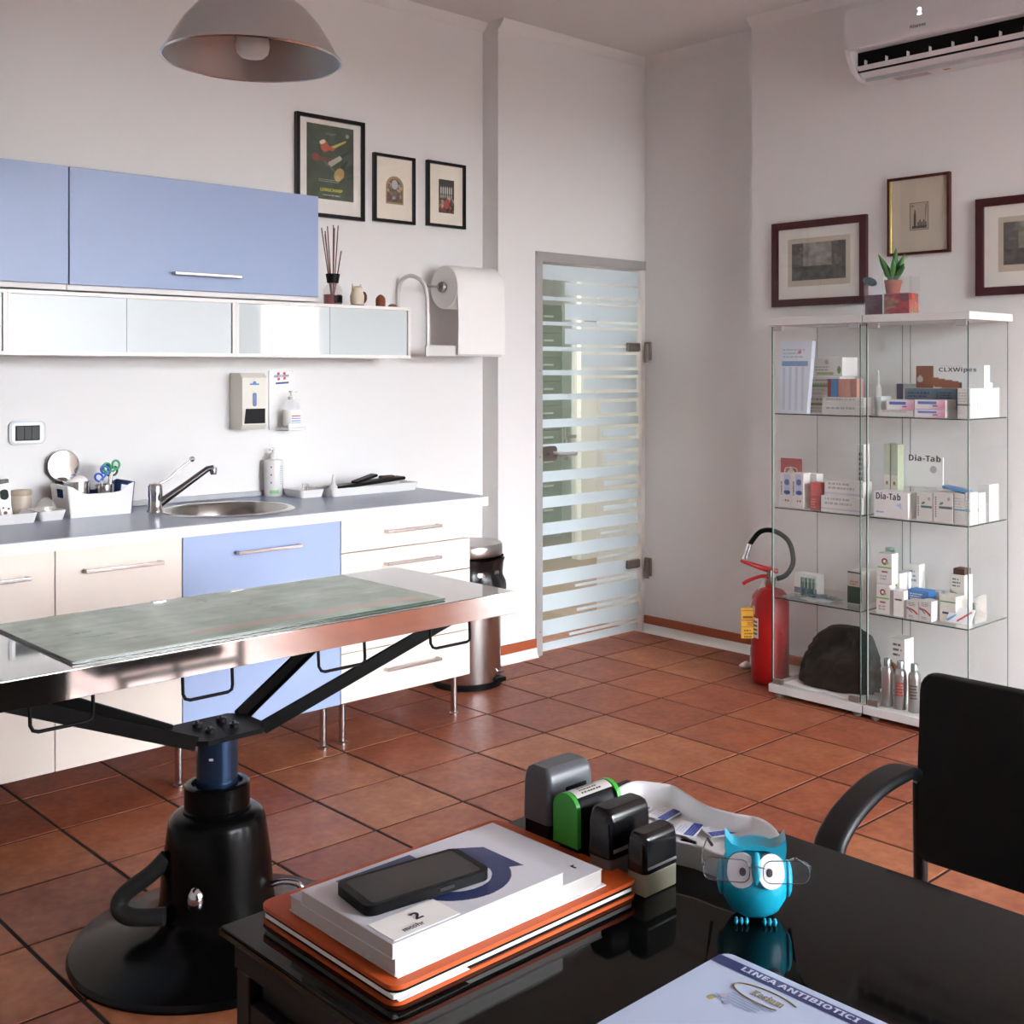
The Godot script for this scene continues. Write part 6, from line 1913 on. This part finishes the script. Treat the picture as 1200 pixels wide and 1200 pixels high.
func stamp(called: String, label: String, x0: float, x1: float, z0: float, z1: float, h: float, cap: Material, foot: Material, split: float, rnd: float) -> Node3D:
	var w := x1 - x0
	var d := z1 - z0
	var t := thing(called, label, "stamp", V((x0 + x1) / 2, 0.7502, (z0 + z1) / 2))
	var ring := func(sx: float, sz: float, y: float, r: float) -> Array:
		var o := []
		for p in rrect(w * sx, d * sz, r, 3):
			o.append(V(p.x, y, -p.y))
		return o
	var r := 0.008
	var cg := G.new()
	var rings := [ring.call(1.0, 1.0, h * split, r), ring.call(1.02, 1.02, h * split + 0.002, r), ring.call(1.0, 1.0, h * 0.8, r), ring.call(0.98, 0.94, h * 0.9, r), ring.call(0.94, 0.8, h * 0.965, r * 0.9), ring.call(0.84, 0.55, h, r * 0.6)]
	if rnd > 0.5:
		rings = [ring.call(1.0, 1.0, h * split, r), ring.call(1.02, 1.02, h * split + 0.002, r), ring.call(1.02, 1.02, h * 0.7, r), ring.call(1.02, 0.95, h * 0.82, r), ring.call(1.0, 0.76, h * 0.93, r), ring.call(0.97, 0.4, h, r * 0.5)]
	cg.loft(rings)
	var top: Array = rings[-1]
	for k in top.size():
		cg.tri(V(0, h, 0), top[k], top[(k + 1) % top.size()], Vector3.UP, Vector3.UP, Vector3.UP)
	part(t, "cap", cg, cap)
	part(t, "foot", G.new().rbox(V(0, h * split / 2, 0), V(w * 0.96, h * split, d * 0.94), 0.003), foot)
	return t

func desk_things():
	var Y := 0.7503
	# orange zipped document folder
	var fx0 := 0.722
	var fx1 := 1.105
	var fz0 := -1.283
	var fz1 := -1.004
	var fc := V((fx0 + fx1) / 2, Y, (fz0 + fz1) / 2)
	var flat := func(w: float, d: float, r: float, y0: float, y1: float, off := Vector3.ZERO) -> G:
		var g := G.new()
		g.at(Transform3D(Basis(V(1, 0, 0), V(0, 0, -1), V(0, 1, 0)), off))
		g.prism(rrect(w, d, r, 5), y0, y1)
		return g
	var W := fx1 - fx0
	var D := fz1 - fz0
	var fo := thing("document_folder", "orange leather document folder with black zip edge under the books", "folder", fc)
	part(fo, "bottom_cover", flat.call(W, D, 0.016, 0.0, 0.004), M.orange)
	part(fo, "zip_edge", flat.call(W - 0.006, D - 0.006, 0.014, 0.0041, 0.0075), M.black)
	part(fo, "papers", flat.call(W - 0.012, D - 0.014, 0.003, 0.0076, 0.0125, V(-0.004, 0, 0.004)), M.paper)
	part(fo, "zip_edge", flat.call(W - 0.004, D - 0.004, 0.014, 0.0126, 0.0165), M.black)
	part(fo, "top_cover", flat.call(W, D, 0.016, 0.0166, 0.0215), M.orange)
	part(fo, "loose_sheet", G.new().box2(V(-W / 2 + 0.005, 0.0077, D / 2 - 0.05), V(-W / 2 + 0.10, 0.0083, D / 2 + 0.004)), M.paper)
	# two catalogues and a leaflet
	var book := func(called: String, label: String, c: Vector3, w: float, d: float, h: float) -> Node3D:
		var t := thing(called, label, "book", c)
		part(t, "pages", G.new().box2(V(-w / 2 + 0.001, 0.0008, -d / 2 + 0.001), V(w / 2 - 0.001, h - 0.0008, d / 2 - 0.001)), mt("pages", "#b9b6b2", 0.8))
		part(t, "cover", G.new().box2(V(-w / 2, h - 0.0008, -d / 2), V(w / 2, h, d / 2)).box2(V(-w / 2, 0, -d / 2), V(w / 2, 0.0008, d / 2)), mt("cover_white", "#d3d3d9", 0.3))
		return t
	var yb := Y + 0.0217
	part(thing("paper_sheets", "thin white sheets lying between folder and lower catalogue", "paper", V(0.898, yb, -1.128)), "sheet", G.new().box2(V(-0.16, 0, -0.11), V(0.16, 0.0012, 0.11)), M.paper)
	yb += 0.0014
	var lower: Node3D = book.call("lower_catalogue", "thick white catalogue, lower one of two on the folder", V(0.895, yb, -1.127), 0.318, 0.212, 0.0195)
	text(lower, "r", 0.012, V(0.138, 0.0198, 0.075), V(1, 0, 0), V(0, 0, -1), M.ink, false, true)
	yb += 0.0197
	var uc := V(0.859, yb, -1.111)
	var upper: Node3D = book.call("upper_catalogue", "white catalogue with dark blue ring design under the phone", uc, 0.254, 0.182, 0.0165)
	# printed cover: blue ring and parallelograms
	var ci := canvas(270, 205, Color("#d3d3db"))
	for y in 205:
		for x in 270:
			var d := Vector2(x - 163, (y - 108) * 0.944).length()
			if (y > 8 and y < 36 and x > 40 + y * 0.3 and x < 160) or (x > 208 and x < 248 and y > 30 + (x - 208) * 0.8 and y < 126 + (x - 208) * 0.6):
				ci.set_pixel(x, y, Color("#1f2c5c"))
			if d < 73 and d > 48:
				ci.set_pixel(x, y, Color("#d3d3db") if (y < 90 and x < 190) else Color("#1f2c5c"))
	part(upper, "cover_print", G.new().panel(V(0, 0.0169, 0), V(0.252, 0, 0), V(0, 0, -0.18)), pic(ci, 0.3))
	var flag := thing("cover_flap", "torn white leaflet end with dark lettering on the upper catalogue", "leaflet", V(0.782, yb + 0.0172, -1.048))
	part(flag, "leaf", G.new().box2(V(-0.045, 0, -0.025), V(0.045, 0.0006, 0.025)), M.paper)
	text(flag, "2", 0.016, V(0.006, 0.0012, -0.004), V(1, 0, 0), V(0, 0, -1), M.ink, false, true)
	text(flag, "mcohr", 0.007, V(-0.012, 0.0012, 0.014), V(1, 0, 0), V(0, 0, -1), M.ink, false, false)
	# phone
	var ph := thing("smartphone", "black smartphone in rugged case lying on the catalogues", "phone", V(0.832, yb + 0.0182, -1.116))
	ph.rotation.y = -0.12
	var shell := G.new()
	shell.at(Transform3D(Basis(V(1, 0, 0), V(0, 0, -1), V(0, 1, 0)), Vector3.ZERO))
	shell.prism(rrect(0.165, 0.083, 0.012, 5), 0.0, 0.0115)
	part(ph, "case", shell, M.black)
	var scr := G.new()
	scr.at(Transform3D(Basis(V(1, 0, 0), V(0, 0, -1), V(0, 1, 0)), Vector3.ZERO))
	scr.prism(rrect(0.146, 0.071, 0.006, 4), 0.0115, 0.0118)
	part(ph, "screen", scr, mt("screen", "#1b1b1c", 0.12))
	part(ph, "button", G.new().rbox(V(0.02, 0.006, 0.0418), V(0.02, 0.003, 0.002), 0.0006), M.dark_iron)
	# self-inking stamps
	mt("stamp_grey", "#4a4d52", 0.35)
	mt("stamp_green", "#2f9a2f", 0.3)
	mt("stamp_black", "#0e0e10", 0.18)
	mt("stamp_clear", "#8f8c78", 0.2)
	var s1 := stamp("self_inking_stamp", "large dark grey self inking stamp, tallest of the four", 1.105, 1.192, -1.228, -1.172, 0.115, M.stamp_grey, M.black, 0.34, 0.0)
	part(s1, "window", G.new().box2(V(-0.02, 0.03, 0.0275), V(0.035, 0.04, 0.0288), 0.001), mt("stamp_window", "#8d9094", 0.3))
	part(s1, "window", G.new().box2(V(-0.02, 0.008, 0.0265), V(0.035, 0.016, 0.0276), 0.001), M.stamp_window)
	part(s1, "grip", G.new().rbox(V(0.008, 0.084, 0.0285), V(0.04, 0.006, 0.004), 0.0015), M.black)
	var s2 := stamp("self_inking_stamp", "self inking stamp with bright green sides beside large grey one", 1.1, 1.175, -1.152, -1.108, 0.097, M.black, M.black, 0.3, 1.0)
	for s in [-1.0, 1.0]:
		var pg := PackedVector2Array()
		for k in 13:
			var a := PI * k / 12
			pg.append(Vector2(cos(a) * 0.0235, 0.078 + sin(a) * 0.0215))
		pg.append(Vector2(-0.0235, 0.03))
		pg.append(Vector2(0.0235, 0.03))
		part(s2, "side_cheek", G.new().at(Transform3D(Basis(V(0, 0, -1), V(0, 1, 0), V(1, 0, 0)), V(s * 0.0395, 0, 0))).prism(pg, -0.0035, 0.0035), M.stamp_green, "bright green cheek")
	var li := canvas(96, 40, Color("#b9b6b2"))
	scribble(li, 18, 6, 84, 36, 8, Color("#4a4848"), 6)
	var lg := G.new()
	for k in 6:
		var a0 := deg_to_rad(50 + 12 * k)
		var a1 := deg_to_rad(50 + 12 * (k + 1))
		var p0 := V(0, 0.077 + sin(a0) * 0.0222, cos(a0) * 0.0225)
		var p1 := V(0, 0.077 + sin(a1) * 0.0222, cos(a1) * 0.0225)
		var nn := V(0, sin((a0 + a1) / 2), cos((a0 + a1) / 2))
		var u0 := 1.0 - k / 6.0
		var u1 := 1.0 - (k + 1) / 6.0
		lg.tri(p0 - V(0.034, 0, 0), p0 + V(0.034, 0, 0), p1 + V(0.034, 0, 0), nn, nn, nn, Vector2(0, u0), Vector2(1, u0), Vector2(1, u1))
		lg.tri(p0 - V(0.034, 0, 0), p1 + V(0.034, 0, 0), p1 - V(0.034, 0, 0), nn, nn, nn, Vector2(0, u0), Vector2(1, u1), Vector2(0, u1))
	part(s2, "address_label", lg, pic(li, 0.2), "printed grey label")
	var s3 := stamp("self_inking_stamp", "glossy black self inking stamp between the green and small ones", 1.09, 1.17, -1.084, -1.042, 0.098, M.stamp_black, mt("stamp_foot_grey", "#6b6a66", 0.3), 0.36, 0.2)
	part(s3, "slot", G.new().box2(V(-0.034, 0.043, 0.021), V(0.03, 0.048, 0.0222), 0.0005), M.stamp_window)
	var s4 := stamp("self_inking_stamp", "small glossy black stamp with cream foot, smallest of four", 1.098, 1.163, -1.022, -0.988, 0.08, M.stamp_black, M.stamp_clear, 0.38, 0.2)
	part(s4, "slot", G.new().box2(V(-0.028, 0.036, 0.017), V(0.027, 0.0395, 0.0183), 0.0005), M.stamp_window)
	# wavy white dish with cards
	var outl := [Vector2(700, 943), Vector2(716, 929), Vector2(740, 917), Vector2(766, 918), Vector2(789, 922), Vector2(806, 932), Vector2(830, 946), Vector2(862, 955), Vector2(890, 960), Vector2(908, 971), Vector2(915, 984), Vector2(906, 1001), Vector2(880, 1010), Vector2(846, 1003), Vector2(815, 992), Vector2(786, 985), Vector2(760, 976), Vector2(735, 968), Vector2(712, 960)]
	var rim := []
	var mid := Vector3.ZERO
	for p in outl:
		var q := on_y(p.x, p.y, Y + 0.034)
		q.y = 0.034
		rim.append(q)
		mid += Vector3(q.x, 0, q.z) / outl.size()
	# smooth the rim
	var sm := []
	for k in rim.size():
		var a: Vector3 = rim[(k + rim.size() - 1) % rim.size()]
		var b: Vector3 = rim[k]
		var c2: Vector3 = rim[(k + 1) % rim.size()]
		var d: Vector3 = rim[(k + 2) % rim.size()]
		for j in 4:
			sm.append(b.cubic_interpolate(c2, a, d, j / 4.0))
	var scale_ring := func(s: float, y: float) -> Array:
		var o := []
		for p in sm:
			o.append(V((p.x - mid.x) * s, y, (p.z - mid.z) * s))
		return o
	var dish := thing("wavy_dish", "white wavy edged plastic dish holding cards behind the stamps", "dish", V(mid.x, Y, mid.z))
	var dg := G.new()
	dg.loft([scale_ring.call(0.90, 0.0), scale_ring.call(0.97, 0.018), scale_ring.call(1.0, 0.034)])
	dg.loft([scale_ring.call(1.0, 0.034), scale_ring.call(0.985, 0.0365), scale_ring.call(0.95, 0.034)])
	dg.loft([scale_ring.call(0.95, 0.034), scale_ring.call(0.84, 0.016), scale_ring.call(0.72, 0.005), scale_ring.call(0.1, 0.004)])
	dg.loft([scale_ring.call(0.1, 0.0), scale_ring.call(0.90, 0.0)])
	part(dish, "dish_body", dg, mt("dish", "#e9e9ec", 0.3))
	var cards := [[748, 944, 0.35, "white and blue card beside the green stamp in the dish"], [779, 951, 0.15, "white and blue card near the dish's far edge"], [806, 970, 0.35, "white and blue card in the middle of the dish"], [846, 973, -0.45, "white and blue card close to the owl holder"]]
	var card_y := 0.0
	for q in cards:
		var p := on_y(q[0], q[1], Y + 0.012)
		var ci2 := canvas(72, 48, Color("#e9eaf2"))
		ci2.fill_rect(Rect2i(2, 26, 68, 20), Color("#3044a0"))
		scribble(ci2, 8, 30, 62, 42, 5, Color("#8c9ad6"), 3)
		scribble(ci2, 14, 6, 58, 22, 6, Color("#b9bfdc"), 4)
		var cd := thing("appointment_card", q[3], "card", V(p.x, Y + 0.0075 + card_y, p.z))
		cd.rotation.y = q[2] - PI / 2 * 0.0
		card_y += 0.0012
		part(cd, "card_stock", G.new().rbox(V(0, 0.0005, 0), V(0.05, 0.001, 0.036), 0.0002), M.paper)
		part(cd, "card_print", G.new().panel(V(0, 0.0012, 0), V(0.049, 0, 0), V(0, 0, -0.035)), pic(ci2, 0.4))
	# blue owl spectacle holder
	var op := on_y(884, 1070, Y)
	var yawc := atan2(-op.x, -op.z)
	var owl := thing("owl_spectacle_holder", "turquoise owl shaped spectacle holder standing on the black desk", "figurine", V(op.x, Y, op.z))
	owl.rotation.y = yawc + 0.05
	var teal := mt("teal", "#1598b3", 0.3)
	var ob := G.new()
	ob.lathe([[0, 0.003], [0.02, 0.003], [0.031, 0.01], [0.039, 0.024], [0.0425, 0.04], [0.0415, 0.056], [0.037, 0.07], [0.033, 0.079], [0.028, 0.085], [0.02, 0.089], [0.01, 0.091], [0, 0.0915]], 32)
	part(owl, "body", ob, teal)
	var brow := PackedVector2Array([Vector2(-0.036, 0.106), Vector2(-0.029, 0.097), Vector2(-0.018, 0.093), Vector2(0, 0.096), Vector2(0.018, 0.093), Vector2(0.029, 0.097), Vector2(0.036, 0.106), Vector2(0.037, 0.092), Vector2(0.035, 0.078), Vector2(0.026, 0.086), Vector2(0.012, 0.09), Vector2(0, 0.0895), Vector2(-0.012, 0.09), Vector2(-0.026, 0.086), Vector2(-0.035, 0.078), Vector2(-0.037, 0.092)])
	part(owl, "brow", G.new().prism(brow, 0.002, 0.031, 60.0), teal)
	for s in [-1.0, 1.0]:
		var ex := G.new()
		var face := Transform3D(Basis(Vector3.UP, s * 0.34) * Basis(V(1, 0, 0), -0.26), V(s * 0.0172, 0.0675, 0.0355))
		ex.at(face)
		ex.prism(rrect(0.033, 0.040, 0.0164, 6), -0.004, 0.004, 60.0)
		var ey := part(owl, "eye", ex, mt("eye_white", "#e4e2e6", 0.35))
		var pu := G.new()
		pu.at(face * Transform3D(Basis.IDENTITY, V(-s * 0.003, -0.001, 0.0042)))
		pu.prism(rrect(0.0078, 0.0095, 0.0038, 5), -0.001, 0.0006, 60.0)
		part(ey, "pupil", pu, mt("pupil", "#3a1a22", 0.3))
		for k in 3:
			part(owl, "toe", G.new().ball(V(s * 0.017 + (k - 1) * 0.0062, 0.0038, 0.03), V(0.0028, 0.0042, 0.006), 8), teal)
		part(owl, "wing", G.new().ball(V(s * 0.0405, 0.045, 0.0), V(0.006, 0.022, 0.02), 12), teal)
	part(owl, "beak", G.new().tube(curve([V(0, 0.086, 0.031), V(0, 0.076, 0.0415), V(0, 0.062, 0.045), V(0, 0.052, 0.0405)], 4), [0.004, 0.005, 0.0058, 0.006, 0.0062, 0.006, 0.0056, 0.005, 0.0045, 0.0038, 0.003, 0.002, 0.0006], 10), teal)
	# spectacles resting on the beak
	var sp := thing("spectacles", "thin rimmed spectacles resting on the turquoise owl's beak", "spectacles", owl.position + V(0, 0.0001, 0))
	sp.rotation.y = yawc + 0.05
	var wire := mt("wire", "#8f8b88", 0.25, 1.0)
	var zl := 0.0525
	for s in [-1.0, 1.0]:
		var lp := []
		for p in rrect(0.055, 0.027, 0.010, 4):
			lp.append(V(p.x + s * 0.0355, 0.0725 + p.y, zl - abs(p.x + s * 0.0355) * 0.10))
		part(sp, "rim", G.new().tube(lp, 0.0006, 5, true), wire)
		var lens := G.new()
		var lm := Vector3.ZERO
		for p in lp:
			lm += p / lp.size()
		for k in lp.size():
			lens.tri(lm, lp[k], lp[(k + 1) % lp.size()], V(0, 0, 1), V(0, 0, 1), V(0, 0, 1))
		part(sp, "lens", lens, M.clear)
		var h0 := V(s * 0.063, 0.078, zl - 0.007)
		part(sp, "hinge", G.new().rbox(h0, V(0.004, 0.004, 0.006), 0.001), wire)
		var fold := [h0, h0 + V(s * 0.001, 0.0, -0.03), h0 + V(-s * 0.006, -0.006, -0.09), h0 + V(-s * 0.012, -0.028, -0.125)] if s < 0 else [h0, h0 + V(-0.004, -0.004, -0.02), h0 + V(-0.012, -0.014, -0.06), h0 + V(-0.016, -0.035, -0.10)]
		var arm := part(sp, "temple", G.new().tube(curve(fold, 5), 0.0009, 6), wire)
		part(arm, "temple_tip", G.new().tube([fold[2], fold[3]], [0.0016, 0.0022], 8), M.dark_iron)
	part(sp, "bridge", G.new().tube(curve([V(-0.0095, 0.077, zl - 0.001), V(0, 0.0795, zl + 0.001), V(0.0095, 0.077, zl - 0.001)], 5), 0.0007, 6), wire)
	# leaflet
	var bx1 := 1.066
	var bz0 := -0.835
	var bw := 0.30
	var bd := 0.25
	var br := thing("leaflet", "pale blue leaflet with dark heading band lying on the desk", "leaflet", V(bx1 - bd / 2, Y, bz0 + bw / 2))
	var sheet := flat.call(bd, bw, 0.014, 0.0, 0.0012)
	part(br, "sheet", sheet, mt("leaflet_paper", "#b9c6e0", 0.25))
	var bandp := G.new()
	bandp.panel(V(bd / 2 - 0.019, 0.0016, 0.0), V(0, 0, bw), V(0.018, 0, 0))
	part(br, "heading_band", bandp, mt("band_blue", "#39406f", 0.3), "dark blue heading band")
	var R := V(0, 0, 1)
	var U := V(1, 0, 0)
	text(br, "LINEA ANTIBIOTICI", 0.0085, V(bd / 2 - 0.0185, 0.0022, -bw / 2 + 0.112), R, U, mt("band_text", "#c3cbe4", 0.4), false, true, 0.148)
	text(br, "Kesium", 0.010, V(bd / 2 - 0.05, 0.0019, -bw / 2 + 0.096), R, U, mt("gold_text", "#8d8158", 0.4), true, true, 0.04)
	var el := []
	for k in 26:
		var a := TAU * (0.10 + 0.74 * k / 25.0)
		el.append(V(bd / 2 - 0.05 + sin(a) * 0.014, 0.0016, -bw / 2 + 0.093 + cos(a) * 0.041))
	part(br, "ring_print", G.new().tube(el, 0.0008, 5), mt("gold", "#a3935a", 0.3, 0.4), "gold oval print")
	for k in 5:
		part(br, "print_line", G.new().panel(V(bd / 2 - 0.066 - 0.0045 * k, 0.0016, -bw / 2 + 0.088 - 0.004 * k), V(0, 0, 0.055 - 0.004 * (k % 3)), V(0.002, 0, 0)), mt("print_grey", "#93a0bd", 0.5))
	for q in [[0.066, 0.058, "#9b97ad"], [0.074, 0.068, "#8c93ad"], [0.078, 0.05, "#a89a5c"]]:
		part(br, "print_dot", G.new().at(Transform3D(Basis(V(1, 0, 0), V(0, 0, -1), V(0, 1, 0)), V(bd / 2 - q[0] - 0.012, 0.0012, -bw / 2 + q[1]))).prism(rrect(0.008, 0.008, 0.0039, 4), 0.0, 0.0006), mt("dot_" + q[2].substr(1), q[2], 0.5))
